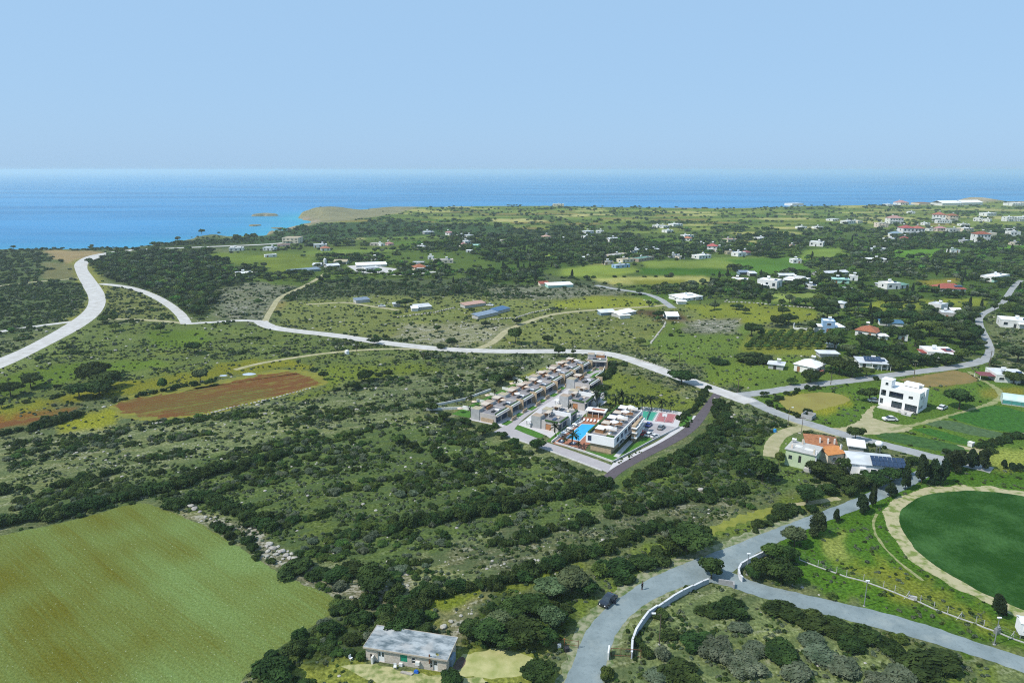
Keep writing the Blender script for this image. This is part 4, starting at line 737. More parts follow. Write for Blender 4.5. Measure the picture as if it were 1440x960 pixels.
for e in [('tree', 1000, 802, 38, 38, 0, 'small spreading tree with a pale trunk where the white wall meets the junction'),
 ('tree', 1117, 757, 36, 34, 3, 'olive green bushy tree at the road bend, left of the dark upright trees'),
 ('pine_tree', 1148, 742, 36, 34, 0, 'dark upright tree in the roadside row, widest one next to the olive green tree'),
 ('pine_tree', 1175, 727, 15, 18, 1, 'small dark sapling in the gap of the roadside tree row'),
 ('pine_tree', 1212, 712, 26, 26, 2, 'dark bushy roadside tree below the tall narrow one'), ('cypress_tree', 1226, 698, 10, 34, 0, 'tall narrow dark tree leaning over the roadside'),
 ('pine_tree', 1252, 692, 22, 20, 3, 'low dark roadside tree between the narrow tree and the dense group'),
 ('pine_tree', 1273, 674, 20, 34, 0), ('pine_tree', 1295, 664, 26, 42, 1), ('pine_tree', 1312, 668, 30, 34, 2), ('pine_tree', 1326, 665, 22, 36, 3),
 ('pine_tree', 1337, 652, 30, 30, 0), ('pine_tree', 1352, 650, 26, 28, 1), ('pine_tree', 1366, 648, 22, 26, 2), ('pine_tree', 1381, 648, 24, 30, 3),
 ('pine_tree', 1411, 654, 12, 13, 1), ('pine_tree', 1424, 658, 18, 10, 2), ('pine_tree', 1434, 658, 14, 10, 0),
 ('pine_tree', 1403, 858, 26, 30, 1, 'dark conical tree beside the white cabin at the ring track'),
 ('tree', 966, 763, 62, 46, 0, 'large dark round tree just above the road bend'), ('tree', 945, 770, 34, 32, 2), ('tree', 985, 755, 36, 38, 0),
 ('shrub', 879, 815, 30, 16, 0, 'low dark flat shrub beside the person on the verge'), ('shrub', 866, 800, 52, 28, 4), ('shrub', 900, 791, 44, 26, 8), ('shrub', 925, 782, 40, 26, 0), ('shrub', 842, 800, 26, 24, 9),
 ('tree', 804, 824, 52, 34, 3, 'silvery olive tree left of the parked dark car'), ('tree', 775, 832, 46, 34, 8), ('tree', 826, 830, 36, 28, 0), ('tree', 745, 858, 50, 38, 0), ('tree', 775, 875, 38, 42, 3, 'rounded silvery green tree above the small rusty gate'),
 ('tree', 720, 862, 44, 36, 2), ('tree', 738, 893, 56, 46, 7), ('tree', 700, 880, 44, 34, 3), ('tree', 690, 896, 50, 34, 5), ('tree', 660, 888, 36, 30, 0), ('tree', 765, 900, 40, 34, 0), ('tree', 716, 905, 36, 28, 2), ('tree', 790, 870, 26, 28, 0),
 ('tree', 523, 820, 50, 36, 2, 'dark round tree standing alone among pale rocks beyond the field corner'), ('shrub', 415, 800, 48, 24, 0), ('shrub', 448, 806, 34, 22, 4), ('shrub', 478, 806, 42, 26, 8), ('shrub', 498, 798, 36, 24, 0),
 ('tree', 570, 885, 46, 32, 2), ('tree', 545, 880, 34, 26, 7), ('tree', 596, 892, 32, 22, 0), ('shrub', 506, 922, 16, 16, 1, 'bright leafy bush at the left end of the stone house'),
 ('tree', 634, 962, 36, 26, 5), ('tree', 388, 958, 62, 44, 2), ('tree', 430, 968, 30, 24, 0), ('tree', 752, 958, 46, 20, 0), ('tree', 770, 938, 22, 20, 5),
 ('tree', 1097, 806, 44, 40, 2, 'big dark round tree behind the white corner wall'), ('tree', 1080, 800, 34, 30, 0), ('tree', 1066, 800, 26, 30, 7), ('tree', 1085, 776, 34, 30, 4), ('tree', 1110, 782, 26, 30, 0), ('tree', 1056, 806, 20, 22, 2),
 ('shrub', 1103, 860, 52, 28, 0, 'dense dark bush nearest the branch road, left end of the bush row'), ('shrub', 1148, 878, 54, 34, 4), ('shrub', 1180, 888, 50, 30, 8), ('shrub', 1212, 890, 48, 34, 0), ('shrub', 1248, 906, 34, 26, 3), ('shrub', 1195, 905, 40, 22, 7),
 ('shrub', 1302, 936, 78, 46, 0, 'largest dark dome shaped bush at the bottom right, below the branch road'), ('shrub', 1262, 950, 52, 36, 2), ('shrub', 1235, 958, 40, 26, 6), ('shrub', 1152, 926, 52, 26, 2), ('shrub', 1185, 940, 50, 30, 6), ('shrub', 1100, 925, 54, 30, 7), ('shrub', 1120, 948, 50, 26, 2), ('shrub', 1140, 900, 40, 22, 2),
 ('shrub', 975, 903, 44, 24, 4), ('shrub', 1005, 915, 46, 26, 10), ('shrub', 930, 918, 26, 24, 2), ('shrub', 955, 948, 58, 32, 4), ('shrub', 925, 952, 40, 26, 2), ('shrub', 995, 860, 32, 18, 0), ('shrub', 1024, 859, 50, 22, 4), ('shrub', 855, 945, 22, 22, 1), ('shrub', 893, 900, 18, 18, 0), ('shrub', 908, 915, 22, 20, 0),
 ('shrub', 940, 892, 30, 18, 0), ('shrub', 930, 865, 26, 16, 7), ('shrub', 1060, 915, 40, 20, 2), ('shrub', 1045, 940, 46, 24, 10), ('shrub', 1040, 885, 30, 14, 6), ('shrub', 966, 826, 10, 11, 1, 'small green bush on top edge of the curved white wall'),
 ('tree', 1348, 562, 38, 36, 0, 'big round dark tree to the right of the white villa'), ('tree', 1222, 555, 26, 24, 2, 'dark tree at the left side of the white villa'), ('tree', 1202, 610, 22, 24, 7, 'lone umbrella shaped tree by the road opposite the green house'),
 ('tree', 1072, 662, 40, 42, 5, 'big rounded tree left of the pale green house'), ('tree', 1095, 645, 17, 24, 4), ('tree', 1040, 655, 34, 30, 0), ('tree', 1186, 655, 24, 26, 5), ('tree', 1160, 665, 40, 30, 2), ('tree', 1145, 655, 24, 22, 5), ('tree', 1135, 700, 40, 26, 0), ('shrub', 1105, 716, 36, 20, 0),
 ('tree', 1180, 678, 34, 26, 2), ('tree', 1205, 680, 34, 26, 0), ('tree', 1228, 675, 32, 26, 2), ('tree', 1250, 668, 30, 26, 7), ('tree', 1268, 658, 24, 24, 0), ('tree', 1282, 648, 18, 16, 5), ('tree', 1165, 690, 26, 20, 0), ('tree', 1195, 692, 24, 16, 7),
 ('tree', 958, 531, 30, 24, 2, 'dark bushy tree growing over the edge of the pale road'), ('tree', 1057, 464, 26, 22, 0, 'large round tree above the corner of the olive orchard'), ('tree', 900, 481, 14, 14, 4), ('tree', 955, 468, 10, 11, 4),
 ('tree', 786, 494, 17, 18, 0, 'small round tree rising through the pale road at the far end of the complex'), ('tree', 806, 495, 7, 9), ('tree', 725, 472, 22, 26, 0, 'dark tree at the fork of the dirt tracks'), ('tree', 771, 478, 15, 16, 2), ('tree', 727, 452, 14, 11), ('tree', 683, 456, 13, 9), ('tree', 615, 462, 12, 11), ('shrub', 619, 486, 14, 10, 0), ('shrub', 635, 478, 20, 9, 0), ('tree', 664, 437, 10, 10), ('tree', 570, 427, 19, 12, 2),
 ('tree', 513, 529, 23, 19, 2, 'larger of the two lone dark trees in the left meadow'), ('tree', 497, 543, 18, 16, 0, 'smaller of the two lone dark trees in the left meadow'), ('shrub', 488, 541, 12, 7, 0), ('tree', 456, 528, 13, 14, 2, 'small dark tree at the right tip of the red field'), ('shrub', 440, 573, 16, 7, 0), ('tree', 526, 480, 15, 11, 2), ('shrub', 546, 522, 13, 9, 0), ('shrub', 532, 526, 13, 7, 4),
 ('tree', 608, 573, 20, 16, 2), ('tree', 625, 586, 20, 17, 0), ('tree', 655, 593, 17, 14, 2), ('tree', 679, 606, 24, 18, 0, 'round dark tree at the lower corner of the terrace row'), ('tree', 706, 612, 15, 12, 2), ('tree', 755, 627, 25, 22, 0, 'largest round tree along the front paving of the complex'), ('tree', 723, 622, 17, 15, 5), ('tree', 638, 550, 20, 16, 0), ('tree', 700, 535, 24, 16, 0), ('tree', 718, 528, 20, 14, 2),
 ('tree', 274, 489, 22, 20, 2, 'dark tree in the green patch above the red field'), ('tree', 16, 548, 30, 26, 0, 'dark tree at the left edge with a shadow on yellow grass'), ('tree', 44, 540, 34, 18, 0), ('tree', 130, 534, 44, 16, 2), ('tree', 152, 543, 40, 14, 0), ('tree', 112, 555, 36, 18, 7), ('tree', 140, 553, 34, 16, 2), ('tree', 230, 541, 16, 22, 4), ('tree', 282, 529, 22, 22, 3), ('tree', 297, 537, 14, 12), ('tree', 163, 460, 18, 14), ('tree', 168, 530, 14, 10), ('tree', 226, 462, 13, 14), ('tree', 2, 567, 14, 16),
 ('tree', 1139, 530, 28, 20), ('tree', 1112, 536, 16, 13), ('tree', 1168, 510, 24, 22, 0), ('tree', 1180, 516, 38, 28, 2), ('tree', 1198, 522, 26, 22, 7), ('tree', 1218, 523, 20, 16, 1), ('tree', 1255, 514, 20, 18, 0), ('tree', 1268, 512, 22, 18, 7), ('shrub', 1232, 531, 9, 8, 0),
 ('tree', 1287, 476, 26, 28, 0, 'big dark round tree in the middle of the village gardens'), ('tree', 1306, 466, 36, 18, 1), ('tree', 1326, 474, 30, 18, 4), ('tree', 1280, 506, 28, 18, 2), ('tree', 1304, 509, 26, 16, 0), ('tree', 1330, 508, 28, 16, 7), ('tree', 1352, 499, 22, 20, 4), ('tree', 1355, 478, 34, 20, 0), ('tree', 1370, 492, 18, 16, 7), ('tree', 1345, 464, 26, 16, 2),
 ('tree', 1173, 482, 34, 26, 0), ('tree', 1215, 480, 28, 22, 2), ('tree', 1142, 460, 14, 18, 0), ('tree', 1108, 450, 24, 16, 7), ('tree', 1092, 452, 22, 18, 2), ('tree', 1192, 492, 22, 18, 3), ('tree', 1232, 488, 26, 16, 0), ('tree', 1255, 492, 24, 18, 7), ('tree', 1262, 470, 22, 20, 2), ('tree', 1245, 466, 18, 16, 0),
 ('tree', 1397, 511, 15, 12, 0), ('tree', 1425, 534, 26, 16, 2), ('tree', 1430, 500, 38, 26, 3), ('tree', 1412, 487, 16, 15, 0), ('tree', 1408, 447, 15, 14, 2), ('tree', 1398, 432, 8, 14, 0), ('tree', 1360, 436, 10, 14, 7), ('tree', 1163, 440, 30, 22, 0), ('tree', 1150, 428, 24, 18, 2), ('tree', 1120, 424, 18, 13, 3), ('tree', 1200, 424, 30, 14, 0), ('tree', 1275, 415, 18, 14, 7),
 ('cypress_tree', 1362, 428, 6, 24, 0), ('tree', 1240, 446, 26, 18, 0), ('tree', 1260, 444, 24, 18, 2), ('tree', 1280, 446, 26, 20, 7), ('tree', 1296, 452, 18, 20, 0),
 ('tree', 1100, 438, 20, 14, 0), ('tree', 1036, 432, 14, 9, 2), ('tree', 1048, 437, 14, 10, 0), ('shrub', 1010, 510, 26, 8, 0), ('shrub', 1050, 505, 40, 14, 4), ('shrub', 1075, 508, 30, 12, 8), ('tree', 1005, 432, 16, 9, 3), ('tree', 926, 442, 16, 12, 2), ('tree', 913, 427, 9, 9, 0), ('tree', 1046, 416, 0, 0)][:-1]: E(*e)
# rows of shrubs along old field edges
def row(pts, w, h, gap, kind='shrub', vs=DK, n=1, jit=1.0):
    P = [Vector(p[:2]) for p in WP(pts)]
    for a, b in zip(P, P[1:]):
        m_ = max(1, int((b - a).length / gap))
        for i in range(m_):
            for _ in range(n):
                p = a + (b - a) * ((i + random.random() * .6) / m_) + Vector((random.uniform(-jit, jit), random.uniform(-jit, jit))); s = random.uniform(.5, 1.1)
                add_plant(kind, p.x, p.y, w * s, h * s * random.uniform(.8, 1.1), random.choice(vs), ex=True)
row([(-60, 752), (0, 738), (60, 728), (110, 716), (150, 706), (190, 696), (235, 688), (290, 668), (340, 655), (400, 640)], 4.6, 2.8, 2.0, n=2, jit=1.2)
row([(0, 690), (60, 688), (110, 678), (180, 662)], 4, 2.2, 2.6)
row([(455, 862), (500, 852), (560, 842), (640, 830), (700, 822), (760, 800), (820, 782), (860, 770), (900, 752), (960, 738)], 3.6, 2.4, 1.9, n=2, jit=.9)
row([(395, 925), (430, 900), (480, 882), (540, 866), (600, 852)], 3.4, 2.2, 2.0, n=2, jit=1.4)
row([(240, 712), (290, 700), (340, 725), (390, 748)], 4.4, 2.6, 2.2, n=2)
row([(300, 735), (350, 770), (380, 790)], 2.6, 1.5, 2.0, jit=1.5)
row([(0, 612), (40, 604), (80, 596), (110, 583), (122, 578)], 3.6, 2.4, 2.0, n=2, jit=1.4)
row([(162, 566), (195, 557), (225, 550), (260, 544), (300, 537)], 2.6, 1.7, 1.6)
row([(545, 742), (640, 728), (720, 712), (780, 700), (860, 680)], 4.0, 2.6, 1.9, n=2, jit=1.5)
row([(700, 770), (780, 745), (860, 725), (960, 705), (1050, 690)], 3.6, 2.4, 2.2, n=2, jit=1.2)
row([(560, 620), (660, 660), (740, 690)], 3.4, 2.3, 3)
row([(1058, 745), (1090, 730), (1118, 722), (1140, 714)], 2.6, 1.7, 1.5)
row([(1005, 570), (1020, 600), (985, 640), (900, 672)], 4.0, 2.5, 2.2, n=2, jit=2.0)
row([(993, 545), (985, 565), (972, 580), (955, 590)], 2.2, 1.8, 1.1, jit=.8)
row([(1060, 580), (1090, 590), (1110, 598)], 1.6, 1.1, .9)
row([(1072, 560), (1076, 553), (1100, 560), (1080, 568), (1095, 575), (1125, 588)], 2.0, 1.4, 1.2)
row([(1105, 556), (1130, 548), (1155, 546)], 2.4, 1.6, 1.3)
row([(1220, 626), (1250, 632)], 1.5, 1, 1)
row([(1380, 630), (1400, 622), (1440, 612)], 2.6, 1.9, 1.3, n=2, jit=1.2)
row([(1350, 645), (1380, 640), (1400, 636)], 2.4, 1.6, 1.5)
row([(895, 558), (920, 560), (945, 566), (990, 570)], 1.5, .9, 1.3, vs=MD + GY)
row([(1260, 455), (1320, 462), (1370, 470)], 5, 4, 3.5, 'tree', (0, 1, 2, 4)); row([(1190, 500), (1240, 508), (1290, 512), (1350, 508)], 4.2, 3.4, 2.6, 'tree', (0, 2, 5, 7), n=2, jit=1.6)
row([(1290, 410), (1330, 412), (1370, 416), (1400, 420)], 6, 4, 3.4, 'tree', (0, 2, 3, 7))
row([(1160, 410), (1220, 412), (1250, 416)], 5, 3.6, 3, 'tree', (0, 2, 7))
row([(1240, 430), (1270, 426), (1298, 424)], 6, 5.5, 3, 'tree', (0, 2, 7), n=2)
# olive orchard: eight rows
for k in range(8):
    a = W(1050 + 14.2 * k, 491); b_ = W(1073 + 13.6 * k, 469)
    for i in range(11):
        p = a.lerp(b_, i / 10); add_plant('orchard_tree', p.x + random.uniform(-.3, .3), p.y + random.uniform(-.3, .3), random.uniform(2.7, 3.2), random.uniform(2.2, 2.7), random.choice((1, 4)), 'round olive tree in the %s straight row of the orchard, counted from the left' % ('leftmost', 'second', 'third', 'fourth', 'fifth', 'sixth', 'seventh', 'rightmost')[k], 'olive trees in the orchard rows', True)
excl(WP([(1036, 498), (1062, 462), (1172, 466), (1165, 498)]), 1.5)
# vine rows in the red field
for k in range(7):
    a = W(245 + 22 * k, 566 - 5.2 * k); b_ = W(262 + 22 * k, 554 - 4.4 * k)
# ------------------------------------------------------------ scatter the rest
def scatter(y0, y1, dens, kindset):
    w0, w1 = -.80, .82; area = (y1 - y0) * (w1 - w0) * (y0 + y1) / 2; n = int(area * dens)
    y = np.sqrt(rng.random(n) * (y1 ** 2 - y0 ** 2) + y0 ** 2); x = (w0 + (w1 - w0) * rng.random(n)) * y
    _, _, scr_, sh_, tr_ = landcover(x, y); ok = inpoly(x, y, LANDn); ok[ok] &= (segdist(x[ok], y[ok], LANDn[:len(cq)], False) > 4) if y1 > 600 else True
    return x, y, scr_, sh_, tr_, ok
def blocked(x, y):
    m_ = np.zeros(x.shape, bool)
    for P, mg in EXC:
        b = (x > P[:, 0].min() - mg) & (x < P[:, 0].max() + mg) & (y > P[:, 1].min() - mg) & (y < P[:, 1].max() + mg); i = np.nonzero(b)[0]
        if len(i): k = inpoly(x[i], y[i], P) | (segdist(x[i], y[i], P) < mg); m_[i[k]] = True
    return m_
# ------------------------------------------------------------ houses
def foot(A, ang, x0, y0, x1, y1, m=.6):
    c, s = math.cos(ang), math.sin(ang); excl([(A[0] + x * c - y * s, A[1] + x * s + y * c) for x, y in ((x0, y0), (x1, y0), (x1, y1), (x0, y1))], m)
def tank(root, x, y, z, s=1.0):
    b = MB(); b.tube((x - .75 * s, y, z + 1.35 * s), (x + .75 * s, y, z + 1.35 * s), .38 * s, n=12); t_ = b.build('water_tank', tankm, root)
    b = MB()
    for dx in (-.5, .5):
        for dy in (-.3, .3): b.tube((x + dx * s, y + dy * s, z), (x + dx * s, y + dy * s * .7, z + 1.05 * s), .035 * s, n=4)
    b.box(x - .55 * s, y - .34 * s, z + .3 * s, x + .55 * s, y + .34 * s, z + .36 * s); b.build('tank_stand', steel, t_)
def collector(root, x, y, z, w=2.0, d=1.5, m=None):
    b = MB(); b.add([(x, y, z + .15), (x + w, y, z + .15), (x + w, y + d, z + .75), (x, y + d, z + .75), (x, y, z + .08), (x + w, y, z + .08), (x + w, y + d, z + .68), (x, y + d, z + .68)],
          [(0, 1, 2, 3), (7, 6, 5, 4), (0, 4, 5, 1), (1, 5, 6, 2), (2, 6, 7, 3), (3, 7, 4, 0)]); b.build('solar_panel', m or solarm, root)
def window(root, x, z, w=1.2, h=1.1, y=0.0, side=0, D=0, fr=True, near=False, L=0):
    """side 0 front, 1 left wall, 2 right wall"""
    b = MB(); f = MB(); t = .05
    if side == 0: b.box(x, y - .035, z, x + w, y + .05, z + h); fb = lambda a0, c0, a1, c1: f.box(a0, y - .09, c0, a1, y + .02, c1)
    elif side == 1: b.box(-.035, x, z, .05, x + w, z + h); fb = lambda a0, c0, a1, c1: f.box(-.09, a0, c0, .02, a1, c1)
    else: b.box(L - .05, x, z, L + .035, x + w, z + h); fb = lambda a0, c0, a1, c1: f.box(L - .02, a0, c0, L + .09, a1, c1)
    o = b.build('window', glass, root)
    if fr:
        q = .08; fb(x - q, z - q, x + w + q, z); fb(x - q, z + h, x + w + q, z + h + q); fb(x - q, z, x, z + h); fb(x + w, z, x + w + q, z + h)
        if near: fb(x + w / 2 - .03, z, x + w / 2 + .03, z + h)
        f.build('frame', white2, o)
    return o
RF = {'w': white2, 'g': greyw, 'o': orange, 'r': redt, 'p': pinkt, 'm': maroon, 'b': bluer, 'bg': bluegrey, 'gr': greenroof, 'mi': mint, 'c': concrete, 't': tan}
WL = {'w': white, 'c': cream, 'g': grey_r, 't': tan, 'mi': mint, 'pb': paleblue, 'p': mat('pink_render', (.62, .44, .40), .85, (.5, .36, .32), 1), 'bg': bluegrey, 'k': concrete}
def house(x1, y1, x2, y2, dep, hp, roof, wall, label, kind='house', win=True, cat=None, tk=True, group=None, extra=(), name=None):
    A, B = W(x1, y1), W(x2, y2); Lx = (B - A).length; ang = math.atan2(B.y - A.y, B.x - A.x); t = depth(A); h = hp * t / FOC; D = dep
    h = max(1.6, h); far = A.y > 420
    root = thing(name or kind, label, cat or kind.replace('_', ' '), A, ang, group); foot(A, ang, -.5, -.5, Lx + .5, D + .5, 1.2)
    wm = WL[wall]; rs, rm = roof[0], RF[roof[1:]]; fl = 2 if h > 5.2 else 1
    b = MB(); b.box(0, 0, -.2, Lx, D, h); b.build('wall', wm, root)
    if rs == 'f':      # flat with a low parapet
        p = MB(); q = .22
        for a in ((-.05, -.05, Lx + .05, q), (-.05, D - q, Lx + .05, D + .05), (-.05, q, q, D - q), (Lx - q, q, Lx + .05, D - q)): p.box(a[0], a[1], h + .004, a[2], a[3], h + .38)
        p.build('parapet', wm, root); bx('roof', rm, root, q, q, h + .004, Lx - q, D - q, h + .08); zt = h + .08
    elif rs == 's':    # flat slab with overhang
        bx('roof', rm, root, -.5, -.5, h + .004, Lx + .5, D + .4, h + .25); zt = h + .25
    elif rs == 'h':
        p = MB(); p.hip(-.45, -.45, Lx + .45, D + .45, h + .13, min(Lx, D) * .24); p.build('roof', rm, root); zt = h + min(Lx, D) * .2
    elif rs == 'a':
        p = MB(); p.gable(-.4, -.3, Lx + .4, D + .3, h + .003, D * .16); p.build('roof', rm, root); zt = h + D * .1
    elif rs == 'l':    # single slope towards the front
        p = MB(); p.add([(-.3, -.4, h), (Lx + .3, -.4, h), (Lx + .3, D + .3, h + .7), (-.3, D + .3, h + .7), (-.3, -.4, h + .1), (Lx + .3, -.4, h + .1), (Lx + .3, D + .3, h + .8), (-.3, D + .3, h + .8)],
            [(3, 2, 1, 0), (4, 5, 6, 7), (0, 1, 5, 4), (1, 2, 6, 5), (2, 3, 7, 6), (3, 0, 4, 7)]); p.build('roof', rm, root); zt = h + .4
    if win:
        fh = h / fl; n = max(1, min(6, int(Lx / 3.4))); ww = min(1.7, Lx / n * .45)
        dk = random.randrange(n)
        for f_ in range(fl):
            for i in range(n):
                xx = Lx * (i + .5) / n - ww / 2
                if f_ == 0 and i == dk:
                    d_ = bx('door', random.choice((wood, glass, dark)), root, xx, -.04, .02, xx + min(ww, 1.1), .06, 2.05)
                else: window(root, xx, f_ * fh + fh * .36, ww, fh * .40, fr=not far)
            for sd in (1, 2):
                if D > 4: window(root, D * .4, f_ * fh + fh * .36, 1.4, fh * .40, side=sd, L=Lx, fr=not far)
        if fl == 2 and Lx > 8: bx('balcony', wm, root, Lx * .15, -1.1, fh - .1, Lx * .6, -.003, fh + .08)
        if fl == 1 and Lx > 9 and not far:
            bx('porch_roof', rm if rs == 'f' else wm, root, Lx * .55, -2.0, 2.35, Lx * .9, -.003, 2.5)
            for k in (.57, .88): bx('porch_post', wm, root, Lx * k, -1.95, 0, Lx * k + .16, -1.78, 2.35)
    if kind in ('shed', 'barn', 'shelter', 'stable') and not win and h > 1.7: bx('opening_shade_panel', dark, root, Lx * .06, -.04, .05, Lx * .94, -.003, h * .72)  # dark panel on the solid wall paints the shade of an open front
    if tk:
        tank(root, Lx * random.uniform(.3, .7), D * .6, zt, 1.25 if far else 1.0)
        if rs in 'fs' and Lx > 7: collector(root, Lx * .75, D * .35, zt, 1.9, 1.4)
    for e in extra: e(root, Lx, D, h)
    return root
def block(dx, dy, w, d, z0, z1, m, nm='wall'):
    return lambda r, L_, D_, h_: bx(nm, m, r, dx * L_, dy * D_, z0 * h_, dx * L_ + w * L_, dy * D_ + d * D_, z1 * h_)
def pergola(dx0, dx1, dyo, hz, m, legs=True):
    def f(r, L_, D_, h_):
        bx('awning', m, r, dx0 * L_, -dyo, hz, dx1 * L_, -.004, hz + .12)
        if legs:
            for k in (dx0 * L_ + .1, (dx0 + dx1) / 2 * L_, dx1 * L_ - .2): bx('awning_post', white2, r, k, -dyo + .05, 0, k + .12, -dyo + .17, hz)
    return f
hs_ = house
# far left
hs_(322, 353, 342, 352.5, 9, 3.6, 'fw', 'w', 'long low white house with two roof blocks left of the green slope', extra=[block(.05, .2, .3, .5, 1, 1.45, white), block(.55, .2, .3, .5, 1, 1.4, white)])
hs_(369.5, 352.5, 385.5, 352.5, 9, 3.8, 'fg', 'w', 'white house with grey roof below the coast track, right of the long low one')
hs_(373, 362, 389.5, 361, 5, 3, 'fw', 'w', 'small white block with bare front wall in the far left meadow', tk=False)
hs_(397, 342.5, 419.5, 342.5, 18, 7.5, 'ft', 'c', 'big beige half finished building on the far coast track', 'building', tk=False)
hs_(390, 347, 408, 346.5, 6, 2.4, 'fp', 'p', 'low pinkish building in front of the beige unfinished block', 'building', tk=False)
hs_(441, 348.5, 460, 348, 8, 4, 'fw', 'w', 'white flat roofed house behind the small red roofed one')
hs_(452, 353, 464.5, 352.5, 8, 3.5, 'hr', 'w', 'small white house with red roof at the far left village')
hs_(332, 389.5, 357, 388, 10, 4.2, 'fw', 'w', 'white flat house at the lower edge of the dark wood', extra=[block(.28, -.5, .45, .5, 0, .8, white)])
hs_(408, 385, 451, 381, 7, 2.6, 'lbg', 'bg', 'very long blue roofed shed left of the end of the earth track', 'shed', win=False, tk=False)
hs_(439.5, 375.5, 451, 375.5, 7, 3, 'ag', 'g', 'small grey roofed barn behind the long blue shed', 'barn', win=False, tk=False)
hs_(469.5, 371.5, 487.5, 371.5, 9, 3.4, 'at', 'w', 'barn with a brownish orange roof in the white farm group', 'barn', win=False, tk=False)
hs_(461, 377.5, 478, 376, 8, 3.2, 'ag', 'g', 'open barn with white grey roof beside the silo', 'barn', win=False, tk=False)
c = W(457.5, 374); b = MB(); b.tube((0, 0, 0), (0, 0, 5.4), 1.2, n=14); b.tube((0, 0, 5.4), (0, 0, 6.4), 1.2, .2, n=14); o = b.build('silo', white, None, c); tag(o, 'white upright silo at the end of the earth track', 'silo')
hs_(501, 376, 544, 374.5, 12, 1.8, 'lw', 'w', 'large white roofed stable building behind the gravel yard', 'stable', win=False, tk=False)
hs_(514, 381.5, 533.5, 380, 8, 4, 'fg', 'w', 'white building with a row of windows in front of the stable', 'building', tk=False)
hs_(521.5, 366.5, 529, 366.5, 6, 4, 'fw', 'w', 'small white cube house with a tank behind the stables')
hs_(584, 381, 601, 380, 9, 4.5, 'ho', 'c', 'house with wide orange tile roof beside the gravel track', extra=[pergola(.1, .7, 2, 2.3, white2)])
hs_(602, 380.5, 607, 380, 6, 5, 'sbg', 'pb', 'narrow pale blue annex touching the orange roofed house', 'annex', tk=False)
hs_(580, 372, 596, 372, 6, 3, 'fg', 'g', 'plain grey flat building behind the orange roofed house', 'building', tk=False)
hs_(609, 370.5, 637.5, 370, 8, 4.4, 'fc', 'c', 'long cream building with a row of dark windows', 'building')
hs_(601.5, 365, 609, 365, 6, 3.6, 'fw', 'w', 'small white cube house left of the long cream building')
hs_(586, 350.5, 599.5, 350.5, 8, 4, 'fw', 'w', 'white house with a dark arched porch in the middle distance')
hs_(597, 329.5, 610.5, 329, 12, 3, 'sg', 'g', 'pale grey flat roofed building far out by the green coast belt', 'building')
hs_(632, 331, 638, 330.5, 8, 3.6, 'hp', 'w', 'far white house with faded pink roof by the coast belt')
hs_(647, 334.5, 656, 334, 9, 3, 'fw', 'w', 'far low white house, left one of two side by side'); hs_(657, 334.5, 666, 334, 9, 3, 'sg', 'w', 'far low white house with grey roof, right one of two side by side')
hs_(654, 343.5, 663, 343, 9, 4, 'fw', 'w', 'white two box house behind the faded red roof'); hs_(649.5, 347.5, 659, 347, 8, 3, 'hp', 'w', 'house with faded red roof left of the mint roofed hall')
hs_(663, 348.5, 679, 348.5, 9, 2.8, 'lmi', 'w', 'hall with pale mint sheet roof beside the faded red roof', 'hall', tk=False)
hs_(655, 355, 664, 355, 7, 2, 'fw', 'w', 'thin pale roof among trees below the mint roofed hall', 'shed', tk=False)
hs_(520, 345.5, 532, 345.5, 8, 2.8, 'fc', 'c', 'far beige low building left of the bare slope', 'building', tk=False); hs_(535.5, 346, 541, 345.5, 8, 2.8, 'fw', 'w', 'tiny far white house right of the beige low building')
hs_(546, 345.5, 554, 345, 8, 2.5, 'hp', 'p', 'far house with pinkish roof next to the tiny white one')
# sheds above the track
hs_(501, 426.5, 520, 424.5, 5, 3, 'lbg', 'g', 'shed with pale blue sheet roof, leftmost of the farm sheds', 'shed', win=False, tk=False)
hs_(553.5, 431.5, 563, 431, 4, 2.6, 'sg', 'g', 'small light grey shed left of the round dark tree', 'shed', win=False, tk=False)
hs_(585, 436.5, 607, 434.5, 6, 3, 'lg', 'k', 'farm shed with pale roof between the round tree and the wall', 'shed', win=False, tk=False)
hs_(579, 437.8, 588, 437.3, 3, 1.6, 'lw', 'w', 'low white lean-to at the corner of a farm shed', 'lean-to', win=False, tk=False, name='lean_to')
hs_(654, 433.5, 683, 429.5, 5, 3.2, 'lp', 'k', 'farm shed with pinkish and white sheet roof', 'shed', win=False, tk=False)
hs_(672.5, 449, 700, 442.7, 4.5, 3.4, 'lbg', 'k', 'long dark sided shed with grey blue roof, nearer of the pair', 'shed', win=False, tk=False)
hs_(700, 441.5, 717, 437, 5, 3.2, 'lb', 'k', 'shed with strong blue sheet roof, farther of the pair', 'shed', win=False, tk=False)
hs_(845, 444, 866, 442.8, 5, 3.2, 'lg', 'bg', 'open blue grey shed, leftmost on the muddy farm ground', 'shed', win=False, tk=False)
hs_(870, 446.5, 894, 441.5, 5, 3.2, 'lw', 'k', 'open shed with white roof beside the muddy ground', 'shed', win=False, tk=False)
hs_(872, 448.4, 886, 447.6, 2, 1.5, 'sw', 'w', 'low white trough shed in front of the open shed', 'trough', win=False, tk=False)
hs_(937.5, 449.3, 954, 449.3, 9, 5.0, 'aw', 'w', 'bright white gabled shed at the end of the muddy farm ground', 'shed', win=False, tk=False)
hs_(958, 424, 988, 420.5, 11, 2.8, 'lw', 'w', 'farmhouse with large white roof at the end of the lane', extra=[block(.5, .4, .3, .4, 1, 1.6, white)])
hs_(953, 428, 965, 428, 4, 2, 'sw', 'w', 'small white annex in front of the white roofed farmhouse', 'annex', win=False, tk=False)
